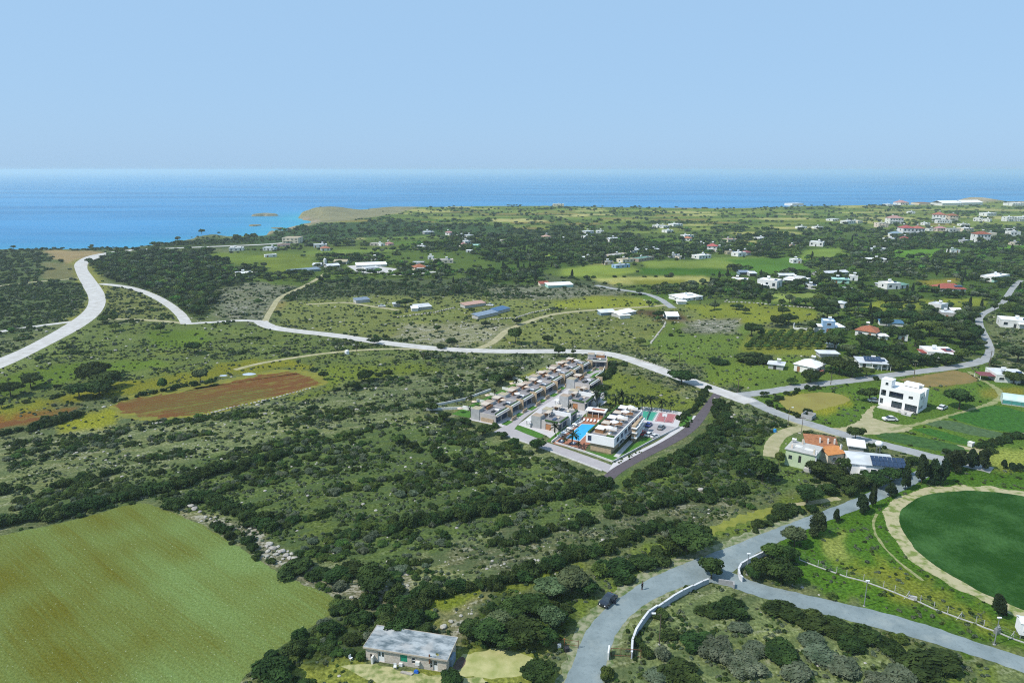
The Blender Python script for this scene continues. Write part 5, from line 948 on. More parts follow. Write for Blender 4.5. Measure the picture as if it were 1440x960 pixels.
# middle strip
hs_(818, 367, 836, 366.5, 8, 4.6, 'fw', 'w', 'white house with two dark windows and a tank in the green middle')
hs_(771, 405, 806, 403.5, 8, 2.2, 'lw', 'mi', 'long pale mint roofed hall low among shrubs', 'hall', win=False, tk=False); hs_(760, 402.5, 773, 402, 6, 1.8, 'lo', 'c', 'low shed with orange roof at the end of the mint hall', 'shed', win=False, tk=False)
hs_(824, 328.5, 835, 328, 9, 3, 'sg', 'w', 'far grey roofed house, left of a far pair'); hs_(839, 328, 849, 328, 9, 3, 'fw', 'w', 'far white house, right of a far pair')
hs_(790, 339, 795, 339, 7, 2.6, 'fw', 'w', 'tiny far white house in the tree belt'); hs_(766, 336.5, 775, 336, 8, 3.2, 'hp', 'g', 'far house with greyish pink roof in the tree belt'); hs_(822.5, 335.5, 833, 335, 8, 2.6, 'fw', 'w', 'far white house below the far pair')
hs_(857, 340.5, 870, 340, 9, 4, 'ag', 'w', 'white house with grey gable roof in front of the tree belt'); hs_(860, 364, 882, 361, 8, 4.4, 'fc', 'c', 'long beige flat house, upper left of the cluster by the lush field')
hs_(850.5, 372.5, 863, 372, 6, 3.8, 'fc', 'c', 'small beige block, lower left of the cluster by the lush field'); hs_(875.5, 369.5, 891, 368, 8, 4, 'ft', 'c', 'beige house with tan roof in the cluster by the lush field')
hs_(866, 377.5, 886, 376, 6, 4, 'fg', 'pb', 'pale blue grey house at the left end of the lush green field'); hs_(892, 356, 904, 355, 8, 4, 'fw', 'w', 'bright white house above the long tan one')
hs_(898, 368.5, 920, 365, 8, 4, 'fgr', 't', 'long tan house with greenish flat roof'); hs_(911, 356, 937, 354.5, 9, 4.2, 'fg', 'w', 'white and grey terraced complex above the pale meadow', 'building')
hs_(941.5, 362.5, 954, 362.5, 7, 3.6, 'fg', 'g', 'grey house with dark open front over the pale meadow'); hs_(955, 365, 963, 364.5, 6, 3.4, 'fc', 'c', 'small beige house right of the grey open fronted one')
hs_(959.5, 338.5, 970, 339, 9, 3.6, 'hr', 'w', 'far white house with dark red roof in the tree belt'); hs_(963, 334, 976, 333.5, 9, 2.6, 'fw', 'w', 'far white roofed house behind the dark red roof')
hs_(994, 354, 1008, 354.5, 9, 8, 'hr', 'w', 'two storey white house with red roof and tall columns'); hs_(1009, 354.5, 1021, 354.5, 8, 5, 'abg', 'w', 'white house with blue grey roof attached to the columned one')
hs_(983, 364.5, 1000, 363, 9, 4.5, 'fw', 'w', 'stepped white house right of the lush field'); hs_(1025, 351.5, 1034, 351, 8, 3, 'fw', 'w', 'small white house behind the tan one'); hs_(1022, 358, 1034.5, 358, 7, 3.4, 'ft', 't', 'tan low house right of the columned white house')
hs_(1023.5, 340.5, 1037, 340, 10, 3.4, 'fp', 'c', 'far beige house with faded pink edge'); hs_(1068, 338, 1080, 337.5, 10, 3, 'fw', 'w', 'isolated long white house in far trees')
hs_(1038, 361, 1049, 360, 8, 5, 'fw', 'w', 'white half of the house pair at the meadow edge'); hs_(1049.5, 359.5, 1057.5, 359, 8, 4, 'hm', 'w', 'dark red roofed half of the house pair at the meadow edge')
hs_(1115, 370.5, 1127, 370.5, 8, 5.2, 'fw', 'w', 'small white house beside a tall dark cypress'); hs_(1138, 346, 1157, 347, 10, 6, 'fw', 'w', 'bright white stepped villa above the pale fields'); hs_(1113, 348.5, 1121, 348, 8, 3, 'fp', 'c', 'small pinkish beige house left of the bright stepped villa')
hs_(1191, 315, 1203, 314.5, 12, 4, 'fw', 'w', 'far white house on the ridge, left one'); hs_(1206, 314.5, 1213, 314, 12, 3.6, 'fw', 'c', 'far small beige house on the ridge, right one'); hs_(1127, 322, 1135, 321.5, 10, 2.6, 'fw', 'w', 'far white house, left of two in dark scrub')
hs_(1150.5, 322, 1157.5, 321.5, 10, 2.6, 'fw', 'w', 'far white house, right of two in dark scrub'); hs_(1171, 311, 1180, 310.5, 12, 2.6, 'sg', 'w', 'far pale shed on the plain', 'shed', tk=False); hs_(1114, 289.6, 1130, 289.3, 25, 3, 'fw', 'w', 'white building alone on the far coast line', 'building', tk=False, win=False)
hs_(925, 320.5, 932, 320, 10, 3, 'fw', 'w', 'far white house above the central tree belt, left'); hs_(933, 321, 941, 320.5, 10, 3, 'sg', 'w', 'far pale grey house above the central tree belt, middle'); hs_(947, 318.5, 960, 318, 12, 3, 'fw', 'w', 'far wide white house above the central tree belt, right'); hs_(938, 327.5, 947, 327, 10, 3, 'fg', 'w', 'far white house just below the central group')
hs_(1027, 397.5, 1050.5, 399, 9, 5, 'fw', 'c', 'cream white house left of the two storey white house'); hs_(1064, 404, 1092, 407, 10, 11, 'fw', 'w', 'two storey white house with columns and roof tank in the middle village', extra=[pergola(.05, .6, 2, 2.4, white2)])
hs_(1101, 398, 1132, 401, 12, 6.5, 'fw', 'w', 'wide white house with a roofed terrace on slim columns', extra=[pergola(.02, .98, 2.6, 2.7, white2), block(.45, .3, .4, .4, 1, 1.5, white)]); hs_(1125.5, 405.5, 1147.5, 407, 5, 4.6, 'fg', 'w', 'low white house below the wide terrace house')
hs_(1040, 386.5, 1053, 386.5, 7, 3.6, 'abg', 'bg', 'pale blue sheet shed, left of two behind the cream house', 'shed', win=False, tk=False); hs_(1054, 388.5, 1064, 388.5, 6, 4.2, 'lg', 'g', 'pale grey sheet shed, right of two behind the cream house', 'shed', win=False, tk=False)
hs_(1096, 390.5, 1118, 390.5, 7, 3.2, 'ag', 'g', 'greyish arched farm hall behind the terrace house', 'hall', win=False, tk=False); hs_(1151, 388, 1193, 385.5, 7, 2.6, 'ag', 'g', 'very long low grey farm hall behind the mint house', 'hall', win=False, tk=False)
hs_(1171, 398, 1194, 399, 8, 5.4, 'smi', 'mi', 'mint green house in the middle village'); hs_(1195, 394.5, 1206, 395, 7, 6.4, 'fw', 'w', 'narrow white house right behind the mint green one'); hs_(1173.5, 432, 1186, 433.5, 5, 6.5, 'hg', 'w', 'small hut with grey hipped roof at a pale meadow edge', 'hut', tk=False)
hs_(1184, 410, 1198, 411, 4, 3, 'lg', 'k', 'small concrete shelter below the mint green house', 'shelter', win=False, tk=False)
r_ = hs_(1156, 467.5, 1173, 468.5, 6, 16, 'fw', 'pb', 'tall blue house with white window frames and a roof tank')
hs_(1145, 466.5, 1155, 467.2, 5, 8, 'sw', 'w', 'white carport against the tall blue house', 'carport', win=False, tk=False); hs_(1175, 466, 1187, 465.5, 6, 6, 'lw', 'w', 'low white roofed annex right of the tall blue house', 'annex', win=False, tk=False)
hs_(1202, 471, 1231, 475.5, 9, 7.5, 'ho', 'w', 'white house with broad orange red hipped roof near the blue house')
b = MB(); A = W(1115, 463); B = W(1134, 465); Lw = (B - A).length; b.box(0, 0, 0, Lw, .3, 1.1); b.box(0, .3, 0, .3, 3, 2.6); b.box(Lw - .3, .3, 0, Lw, 3, .8); o = b.build('ruined_wall', white, None, A, math.atan2(B.y - A.y, B.x - A.x)); tag(o, 'low white ruined wall with a broken left corner', 'wall')
hs_(1162, 488, 1177, 489.5, 4, 4.6, 'sw', 'w', 'small pale roofed hut at the right end of the orchard', 'hut', win=False, tk=False); hs_(1153, 502.5, 1179, 503, 5, 3.4, 'sg', 'g', 'low pale flat shed behind the white cottage', 'shed', win=False, tk=False)
hs_(1116, 521, 1146, 527.5, 8.5, 10, 'hw', 'w', 'white cottage with pale hipped roof beside the village road', extra=[block(1.0, .0, .18, .5, 0, .55, redt, 'annex_roof')])
hs_(1080, 518, 1101, 520.5, 5, 6.5, 'sg', 'g', 'small greyish cottage left of the white cottage')
def solar_rack(x0, y0, z0, cols, rows, w, d, rise):
    def f(r, L_, D_, h_):
        for i in range(cols):
            for j in range(rows):
                b = MB(); a0, a1 = x0 + i * w, x0 + (i + 1) * w - .06; b0, b1 = y0 + j * d, y0 + (j + 1) * d - .06; q0 = h_ + z0 + rise * j; q1 = q0 + rise * .95
                b.add([(a0, b0, q0), (a1, b0, q0), (a1, b1, q1), (a0, b1, q1), (a0, b0, q0 - .05), (a1, b0, q0 - .05), (a1, b1, q1 - .05), (a0, b1, q1 - .05)], [(0, 1, 2, 3), (7, 6, 5, 4), (0, 4, 5, 1), (1, 5, 6, 2), (2, 6, 7, 3), (3, 7, 4, 0)]); b.build('solar_panel', solarm, r)
    return f
hs_(1209, 517, 1250, 519.5, 9, 7, 'sg', 'w', 'white flat roofed house with a rack of solar panels by the road', extra=[solar_rack(2.0, 2.2, .5, 6, 2, 1.05, 1.7, .55), pergola(.35, 1.0, 2.6, 2.6, greyw)])
hs_(1304, 503, 1345, 505, 10, 8, 'fw', 'w', 'wide white house with orange and maroon side roofs by the road', extra=[block(.65, .2, .4, .6, .92, 1.06, maroon, 'side_roof'), block(-.18, .1, .18, .6, .72, .82, orange, 'side_roof')])
hs_(1237, 477.5, 1248, 478, 5, 5, 'sw', 'w', 'small white hut half hidden by trees, left one', 'hut', tk=False); hs_(1264, 479, 1276, 480, 5, 8, 'fw', 'w', 'small white cube hut between the trees, right one', 'hut', tk=False)
hs_(1237, 457.5, 1270, 459.5, 5, 3.6, 'lb', 'w', 'long shed with white and blue sheet roof among trees', 'shed', win=False, tk=False)
hs_(1304, 438, 1322, 441, 7, 12, 'fg', 'w', 'two storey pale grey house behind the cypresses'); hs_(1322, 447.5, 1342, 449, 8, 8, 'fg', 'k', 'flat grey concrete house in front of the pale two storey one'); hs_(1338, 441, 1352, 441.5, 7, 4, 'aw', 'w', 'white tent like roof right of the grey concrete house', 'shelter', win=False, tk=False)
hs_(1406, 459.5, 1450, 463, 10, 10, 'fw', 'w', 'long white house at the right edge above the road bend')
hs_(1318, 409, 1358, 410, 11, 3.4, 'ho', 'w', 'long low house with orange roofs and a solar panel', extra=[lambda r, L_, D_, h_: collector(r, L_ * .62, 1, h_ + 1.2, 5, 3)]); hs_(1247, 407, 1266, 406.5, 9, 8, 'fw', 'w', 'white cube house with a green side awning, left part'); hs_(1266.5, 406, 1278, 405, 9, 5, 'lgr', 'w', 'green roofed annex of the white cube house', 'annex', tk=False)
hs_(1236, 403, 1244, 403, 5, 3.5, 'sg', 'g', 'tiny grey hut left of the white cube house', 'hut', win=False, tk=False)
hs_(1398, 397, 1419, 393, 9, 7, 'fw', 'w', 'white house with turquoise corner near the far end of the road', extra=[block(-.02, -.03, .3, .2, 0, .5, mint)])
hs_(1400, 537, 1446, 540, 10, 9.5, 'fg', 'w', 'white house with a maroon pergola at the right edge', extra=[lambda r, L_, D_, h_: bx('pergola_roof', maroon, r, -5, .5, h_ * .75, -.01, 6, h_ * .82), lambda r, L_, D_, h_: [bx('pergola_post', white2, r, -4.9, y_, 0, -4.75, y_ + .15, h_ * .75) for y_ in (.6, 5.7)]])
hs_(1220, 369, 1249, 369, 11, 4, 'fw', 'w', 'wide flat white house left of the bright green field'); hs_(1222, 353.5, 1249, 353, 10, 3, 'fg', 'w', 'long low pale house behind the wide flat white one')
hs_(1269, 333, 1285, 333, 13, 12, 'hr', 'w', 'large white mansion with red hipped roofs, left wing', 'mansion'); hs_(1285.5, 332.5, 1299.5, 332.5, 12, 11, 'hr', 'w', 'large white mansion with red hipped roofs, right wing', 'mansion')
hs_(1254, 334, 1269, 334, 9, 5.5, 'hbg', 'w', 'white house with blue green hipped roof left of the mansion'); hs_(1246, 339.5, 1264, 339.5, 8, 3.6, 'fw', 'w', 'low white terrace house in front of the blue green roof'); hs_(1269, 340, 1279, 340, 8, 4.6, 'hr', 'w', 'small red roofed house in front of the mansion')
hs_(1251, 315, 1270, 315, 14, 8, 'hp', 'w', 'white villa with pale red roof behind the mansion', 'villa'); hs_(1235, 320, 1249, 320, 12, 6, 'fc', 'c', 'beige block left of the pale red roofed villa', 'building')
hs_(1311, 311, 1329, 311.5, 15, 9, 'hr', 'w', 'white villa with red roof on the far right slope', 'villa'); hs_(1335, 311, 1347, 311, 12, 7.5, 'ho', 'c', 'villa with bright orange roof on the far right slope', 'villa'); hs_(1318, 314, 1338, 314, 7, 4, 'fc', 'w', 'long low pale building in front of the far right villas', 'building')
hs_(1373, 341.5, 1392, 341.5, 11, 12, 'ho', 'w', 'tall white house with orange hipped roof and three windows'); hs_(1393, 334, 1401, 334, 8, 6, 'fc', 'c', 'small beige house right behind the tall orange roofed one')
hs_(1354.5, 327.5, 1369, 327, 10, 6, 'fw', 'c', 'cream house with dark doorway in the right hand village'); hs_(1335, 327, 1353, 327, 9, 5, 'fg', 'g', 'grey house with dark front in the right hand village'); hs_(1318, 325.5, 1331, 325.5, 9, 4.4, 'hp', 'c', 'house with pale pink roof in the right hand village'); hs_(1306, 325, 1316, 325, 8, 3, 'fc', 'w', 'low pale house left of the pink roofed one')
hs_(1368, 311, 1380, 311.5, 10, 4, 'fw', 'w', 'low white house in the far right village, left one'); hs_(1381, 311.5, 1392, 312, 10, 3.4, 'fc', 'w', 'low pale house in the far right village, right one'); hs_(1388, 304, 1401, 303.5, 14, 4, 'fw', 'w', 'white house standing highest in the far right village')
hs_(1415.5, 311.5, 1429, 311.5, 12, 6, 'fw', 'w', 'broad white house at the far right, left of a pair'); hs_(1430, 311.5, 1450, 311.5, 12, 6, 'fw', 'w', 'broad white house at the far right, cut by the picture edge'); hs_(1421, 332, 1435, 332, 10, 6, 'fw', 'w', 'white house with dark windows near the right edge'); hs_(1418, 325.5, 1440, 325.5, 9, 3, 'fg', 'w', 'long low pale house behind the one with dark windows')
hs_(1337, 355.5, 1350, 355.5, 7, 3.6, 'fgr', 'w', 'small white house with green roof edge among trees'); hs_(1354.5, 343.5, 1366, 343.5, 9, 5, 'fg', 'g', 'pale grey house left of the tall orange roofed one'); hs_(1280, 300.5, 1287, 300.5, 12, 2.6, 'fw', 'w', 'tiny isolated white house on the far plain')
hs_(1325, 289.5, 1352, 289, 30, 3.6, 'aw', 'w', 'long white halls near the far coast, left hall', 'hall', win=False, tk=False); hs_(1353, 289, 1382, 288.5, 30, 3.8, 'aw', 'w', 'long white halls near the far coast, right hall', 'hall', win=False, tk=False); hs_(1424, 289.8, 1445, 289.6, 25, 3.6, 'fw', 'w', 'white hotel like block at the far right coast', 'building', tk=False)
hs_(1266.5, 288.2, 1278, 288.1, 25, 3, 'hp', 'w', 'far coast house with white front and red roof'); hs_(1292.5, 288, 1310, 287.8, 25, 2.4, 'lo', 'c', 'far coast hall with an orange roof', 'hall', win=False, tk=False); hs_(1248, 289.6, 1257, 289.6, 20, 2, 'fw', 'w', 'tiny far coast house, leftmost of three'); hs_(778, 290.5, 793, 290.5, 20, 3.2, 'fc', 'c', 'small beige fort like house on the far shore')
hs_(985, 345.5, 993, 345.5, 8, 2.6, 'fw', 'w', 'tiny white hut left above the columned house', 'hut'); hs_(700, 341, 712, 341, 9, 2.4, 'fc', 'c', 'far cream shed in the central tree belt', 'shed', tk=False); hs_(1058, 352, 1068, 352, 8, 2.6, 'fc', 'w', 'small pale house right above the house pair')
hs_(1426, 345, 1436, 345, 9, 3.4, 'fc', 'c', 'small beige house by the bright grass at the right edge'); hs_(1300, 317, 1308, 317, 10, 3, 'fw', 'w', 'small white house left of the red roofed villa'); hs_(1352, 318, 1364, 318, 10, 2.6, 'fc', 'w', 'pale low house below the orange roofed villa')

# greenhouse at the right edge
def greenhouse(A, B, D, h, lab):
    A, B = W(*A), W(*B); Lx = (B - A).length; an = math.atan2(B.y - A.y, B.x - A.x); r = thing('greenhouse', lab, 'greenhouse', A, an); foot(A, an, 0, 0, Lx, D)
    film = mat('greenhouse_film', (.55, .66, .64), .35, (.42, .55, .54), .4, spec=.5); b = MB(); n = 12; k = []
    for x in (0, Lx): k += [(x, D / 2 - D / 2 * math.cos(math.pi * i / n), h * .5 + h * .5 * math.sin(math.pi * i / n)) for i in range(n + 1)]
    b.add(k, [(i, i + n + 1, i + n + 2, i + 1) for i in range(n)] + [tuple(range(n + 1))[::-1], tuple(range(n + 1, 2 * n + 2))]); b.build('cover', film, r)
    bx('side_curtain', mat('teal_curtain', (.08, .30, .28), .6, (.06, .22, .2), 1), r, .02, -.05, .1, Lx, .0, h * .48)
    bx('side_curtain', MATS['teal_curtain'], r, .02, D, .1, Lx, D + .05, h * .48)
    bx('base_board', concrete, r, -.05, -.08, 0, Lx, -.051, .3)
    for i in range(int(Lx / 2.5) + 1): bx('rib', steel, r, i * 2.5, -.11, 0, i * 2.5 + .06, -.055, h * .52)
    bx('end_wall', film, r, -.04, .02, 0, -.005, D - .02, h * .5)
greenhouse((1409, 568), (1475, 577), 6, 3.0, 'long tunnel greenhouse with teal side curtains at the right edge')

# ---- white villa
A = W(1234.8, 568.7); B = W(1290, 581.5); C_ = W(1311.5, 575); Lx = (B - A).length; an = math.atan2(B.y - A.y, B.x - A.x); D = 8.6; r = thing('villa', 'large bright white two storey villa with glass fronts and a roof tower', 'villa', A, an); foot(A, an, 0, 0, Lx, D, 1)
h = 6.5; z2 = 3.25; tck = .35
F = [(.35, .7, 1.3, 2.5), (.33 * Lx, .1, .60 * Lx, 2.4), (.67 * Lx, .1, .97 * Lx, 2.4), (.03 * Lx, z2 + .25, .16 * Lx, z2 + 2.2), (.24 * Lx, z2 + .25, .60 * Lx, z2 + 2.2), (.73 * Lx, z2 + .9, .84 * Lx, z2 + 1.9)]
b = MB(); b.holes(Lx, h, tck, F)
S_ = [(D * .2, z2 + .8, D * .32, z2 + 1.9), (D * .15, .9, D * .27, 1.9), (D * .34, .9, D * .46, 1.9), (D * .78, z2 + .7, D * .88, z2 + 1.9)]
b.holes(D - tck, h, tck, [(a - tck, c0, e, d) for a, c0, e, d in S_], axis='y', x0=Lx - tck, y0=tck); b.box(0, tck, 0, tck, D, h); b.box(tck, D - tck, 0, Lx - tck, D, h); b.build('wall', white2, r)
bx('roof', white2, r, tck, tck, h - .45, Lx - tck, D - tck, h - .25); bx('upper_floor', white2, r, tck, tck, z2 - .12, Lx - tck, D - tck, z2 + .12)
bx('back_room_wall', mat('dim_interior', (.35, .36, .38), .9, (.28, .29, .3), 1), r, tck, 2.6, z2 + .12, Lx - tck, 2.75, h - .46)
for i, (a, c0, e, d) in enumerate(F):
    dp = 1.4 if i in (3, 4) else .22; w_ = bx('window', glassb if i == 4 else glass, r, a + .002, dp, c0 + .002, e - .002, dp + .04, d - .002)
    n = max(2, int((e - a) / .8)); q = MB()
    for k in range(n + 1): xx = a + (e - a - .05) * k / n; q.box(xx, dp - .05, c0, xx + .05, dp - .003, d)
    q.box(a, dp - .05, c0 - .0, e, dp - .004, c0 + .06); q.build('frame', dark if i in (1, 2) else steel, w_)
    if i in (3, 4): bx('balustrade', glass, r, a, .06, c0, e, .1, c0 + .75); bx('balcony_floor', white2, r, a, tck, c0 - .2, e, 1.39, c0 - .02)
for a, c0, e, d in S_: bx('window', glass, r, Lx - .2, a, c0, Lx - .14, e, d)
bx('roof_tower', white2, r, .0, .0, h + .002, 3.2, 3.4, h + 2.3); window(r, 1.4, h + .7, .8, .9); bx('tower_parapet', white2, r, -.05, -.05, h + 2.302, 3.25, 3.45, h + 2.45)
bx('roof_block', white2, r, Lx * .42, D * .72, h + .002, Lx * .8, D - .02, h + 1.1); bx('chimney_block', white2, r, Lx - .9, D * .45, h * .45, Lx + .55, D * .68, h + .7)
bx('roof_parapet', white2, r, Lx * .5, .003, h + .002, Lx - .003, .3, h + .3); tank(r, Lx * .85, D * .8, h, .8)
tr = bx('terrace', mat('pale_terrace', (.55, .53, .50), .85, (.45, .43, .4), .8), r, .8, -3.4, .0, Lx * .92, -.002, .28); bx('terrace_step', concrete, r, Lx * .72, -4.6, .0, Lx * .95, -3.41, .14)
for x_ in (Lx * .6, Lx * .75): bx('planter', concrete, r, x_, -3.3, .282, x_ + .6, -2.8, .7)

# ---- stone house in the foreground
A = W(515, 927); B = W(628, 945.5); Lx = (B - A).length; an = math.atan2(B.y - A.y, B.x - A.x); D = 4.9; h = 2.35
r = thing('stone_house', 'low stone house with weathered grey flat roof and green shutter in the foreground', 'house', A, an); foot(A, an, 0, 0, Lx, D, 1.6)
stn = bpy.data.materials.new('pale_stone_masonry'); stn.use_nodes = True; t = stn.node_tree; L = t.links.new; b = t.nodes['Principled BSDF']; b.inputs['Roughness'].default_value = .9
tc = nn(t, 'ShaderNodeTexCoord'); cx = nn(t, 'ShaderNodeSeparateXYZ'); L(tc.outputs['Object'], cx.inputs[0]); cm = nn(t, 'ShaderNodeCombineXYZ'); L(mth('ADD', cx.outputs[0], cx.outputs[1]), cm.inputs[0]); L(cx.outputs[2], cm.inputs[1])
br = nn(t, 'ShaderNodeTexBrick'); L(cm.outputs[0], br.inputs['Vector']); br.inputs['Scale'].default_value = 1.0; br.inputs['Brick Width'].default_value = .42; br.inputs['Row Height'].default_value = .21; br.inputs['Mortar Size'].default_value = .018
br.inputs['Color1'].default_value = (.62, .55, .47, 1); br.inputs['Color2'].default_value = (.44, .38, .33, 1); br.inputs['Mortar'].default_value = (.70, .67, .62, 1); br.inputs['Bias'].default_value = -.1
L(mixc(mth('MULTIPLY', noise(2.5, 4), .5), br.outputs[0], mixc(1.0, br.outputs[0], (.7, .66, .62), 'MULTIPLY')), b.inputs['Base Color']); bp = nn(t, 'ShaderNodeBump'); bp.inputs['Distance'].default_value = .03; bp.invert = True; L(br.outputs['Fac'], bp.inputs['Height']); L(bp.outputs[0], b.inputs['Normal'])
s = Lx / 909.0   # picture widths of the front, from a close look
def X_(z): return (z - 118) * s
HO = [(X_(255), .05, X_(330), 1.95), (X_(512), .75, X_(592), 2.0), (X_(640), .7, X_(680), 1.75), (X_(845), .45, X_(875), 1.7), (X_(880), .05, X_(930), 1.8), (X_(165), .3, X_(190), 1.2)]
b = MB(); b.holes(Lx, h, .3, HO); b.box(0, .3, 0, .3, D, h); b.box(.3, D - .3, 0, Lx - .3, D, h); b.holes(D - .3, h, .3, [(1.6, .9, 2.5, 1.8)], axis='y', x0=Lx - .3, y0=.3); b.build('wall', stn, r)
roofm = bpy.data.materials.new('weathered_roof_felt'); roofm.use_nodes = True; t = roofm.node_tree; L = t.links.new; b = t.nodes['Principled BSDF']; b.inputs['Roughness'].default_value = .9
tc = nn(t, 'ShaderNodeTexCoord'); mp = nn(t, 'ShaderNodeMapping'); mp.inputs['Scale'].default_value = (.5, 1.1, 1); L(tc.outputs['Object'], mp.inputs[0]); n_ = mth('MULTIPLY', mth('SUBTRACT', noise(.9, 5, mp.outputs[0], .65), .38, True), 4.2, True)
c = mixc(n_, (.085, .115, .130), (.34, .37, .38)); n2_ = mth('MULTIPLY', mth('SUBTRACT', noise(.35, 3), .52, True), 6, True); c = mixc(mth('MULTIPLY', n2_, .6), c, (.40, .39, .37)); L(c, b.inputs['Base Color'])
bx('roof', roofm, r, -.25, -.25, h + .002, Lx + .25, D + .25, h + .16)
b = MB(); b.box(-.30, -.32, h - .06, Lx + .30, -.255, h + .2); b.box(-.32, -.25, h - .06, -.255, D + .3, h + .2); b.box(Lx + .255, -.25, h - .06, Lx + .32, D + .3, h + .2); b.box(-.30, D + .255, h - .06, Lx + .30, D + .32, h + .2); b.build('roof_edge', mat('faded_fascia', (.50, .44, .36), .85, (.4, .34, .28), 2), r)
for i, (a, c0, e, d) in enumerate(HO[:5]):
    if i == 1: bx('green_shutter', mat('green_paint', (.02, .27, .16), .6, (.015, .2, .12), 2), r, a + .01, .04, c0 + .01, e - .01, .1, d - .01); continue
    if i in (0, 4):
        dr = bx('door', white2, r, a + .02, .12, c0 + .02, e - .02, .17, d - .02); n = 2 if i == 0 else 1; w_ = (e - a) / n
        for k in range(n):
            for z0, z1 in ((1.0, 1.35), (1.4, 1.8)): bx('pane', glass, dr, a + w_ * k + .1, .10, c0 + z0 * .95, a + w_ * (k + 1) - .1, .119, min(d - .08, c0 + z1 * .95))
        continue
    w_ = bx('window', glass, r, a + .02, .14, c0 + .02, e - .02, .17, d - .02); q = MB(); q.box(a, .08, c0, a + .06, .139, d); q.box(e - .06, .08, c0, e, .139, d); q.box(a, .08, (c0 + d) / 2 - .03, e, .138, (c0 + d) / 2 + .03); q.box(a, .08, d - .06, e, .137, d); q.build('frame', white2, w_)
bx('window', glass, r, Lx - .2, 1.9, .9, Lx - .15, 2.8, 1.8); bx('air_conditioner', white, r, X_(690), -.38, .75, X_(735), -.003, 1.35); bx('meter_box', white, r, X_(500), -.3, .0, X_(540), -.02, .55); bx('screen_panel', white, r, X_(196), -.75, .0, X_(216), -.01, 1.15)
bx('chimney_pipe', rust, r, X_(838), -.18, 1.3, X_(852), -.04, h + .55)
b = MB(); b.tube((X_(500), D * .35, h + .15), (X_(500), D * .35, h + .55), .03); b.build('roof_vent', white, r)
b = MB(); b.tube((X_(925), .35, h + .16), (X_(925), .25, h + .5), .03); b.add([(X_(925) + .28 * math.cos(k * .524), .2 - .05 * math.sin(k * .524), h + .55 + .28 * math.sin(k * .524)) for k in range(12)] + [(X_(925), .32, h + .55)], [(k, (k + 1) % 12, 12) for k in range(12)]); b.build('satellite_dish', mat('dull_yellow', (.5, .45, .15), .7), r)
bx('side_lean_to', mat('blue_grey_panel', (.22, .30, .38), .6), r, Lx + .005, 1.4, 0, Lx + .5, 3.2, 1.3)
# things around the stone house
def atA(x, y, z=0): c_, s_ = math.cos(an), math.sin(an); return Vector((A.x + x * c_ - y * s_, A.y + x * s_ + y * c_, z))
b = MB(); b.box(-.35, -.2, 0, .35, .2, .32); b.box(-.2, -.12, .322, .25, .12, .5); o = b.build('blue_crate', mat('blue_plastic', (.03, .14, .55), .4), None, atA(X_(715), -1.0), an); tag(o, 'small blue crate on the ground before the stone house', 'crate')
b = MB(); b.prism([(-1, -.15), (.9, -.28), (1.1, .15), (-.8, .25)], 0, .22); o = b.build('stone_slab', rockm, None, atA(X_(620), -1.5), an); tag(o, 'long pale stone slab lying before the stone house', 'stone')
def wchair(x, y, rz_, lab):
    t_ = thing('garden_chair', lab, 'chair', atA(x, y), an + rz_); bx('seat', white2, t_, -.22, -.2, .38, .22, .22, .43); bx('backrest', white2, t_, -.22, .22, .43, .22, .27, .85)
    for a in (-.2, .16):
        for c_ in (-.18, .17): bx('leg', white2, t_, a, c_, 0, a + .04, c_ + .04, .38)
wchair(X_(475), -.9, .3, 'white plastic chair by the green shutter of the stone house'); wchair(X_(-40), -.6, 1.2, 'white plastic chair at the left end of the stone house')
sheet('trodden_yard', WP([(482, 935), (512, 930), (560, 940), (622, 952), (660, 950), (700, 955), (650, 975), (560, 966), (500, 950)]), mat('dry_grass_yard', (.36, .34, .17), .95, (.14, .18, .05), .7, .03, 4, thr=(.38, .58), detail=6), .008, 'pale trodden yard before the stone house', rag=.5)
sheet('dry_grass_patch', WP([(646, 925), (662, 914), (700, 912), (752, 922), (768, 935), (740, 948), (700, 955), (664, 950), (640, 955)]), mat('straw_grass', (.40, .38, .18), .95, (.25, .27, .09), .6, .03, 4, detail=6), .006, 'pale dry grass patch right of the stone house', rag=.5)
sheet('painted_house_shadow', [tuple(atA(Lx + .6, .4)[:2]), tuple(atA(Lx + 2.1, .9)[:2]), tuple(atA(Lx + 2.3, 4.0)[:2]), tuple(atA(Lx + .7, 4.3)[:2])], mat('house_shadow_brown', (.12, .085, .07), .95), .016, rag=.05)  # dark sheet paints the house's cast shadow on the ground beside it

# ---- pale green house group
A = W(1103, 653); B = W(1144, 663); Lx = (B - A).length; an = math.atan2(B.y - A.y, B.x - A.x); D = 6.5; h = 4.4
r = thing('house', 'pale green house with flat roof and white patches behind the round trees', 'house', A, an); foot(A, an, -1, -1, Lx + 1, D + 1)
gw = mat('pale_green_render', (.50, .58, .40), .85, (.40, .50, .32), .8)
b = MB(); b.holes(Lx, h, .3, [(.8, 1.8, 1.7, 3.0), (Lx * .45, 1.4, Lx * .45 + .7, 3.4)]); b.holes(D - .3, h, .3, [(2.0, .1, 3.2, 2.6), (4.2, 1.2, 5.0, 2.6)], axis='y', x0=Lx - .3, y0=.3); b.box(0, .3, 0, .3, D, h); b.box(.3, D - .3, 0, Lx - .3, D, h); b.build('wall', gw, r)
bx('window', glass, r, .8, .2, 1.8, 1.7, .25, 3.0); bx('door', dark, r, Lx * .45, .2, 1.4, Lx * .45 + .7, .25, 3.4); bx('door', dark, r, Lx - .25, 2.3, .1, Lx - .2, 3.5, 2.6); bx('window', glass, r, Lx - .25, 4.5, 1.2, Lx - .2, 5.3, 2.6)
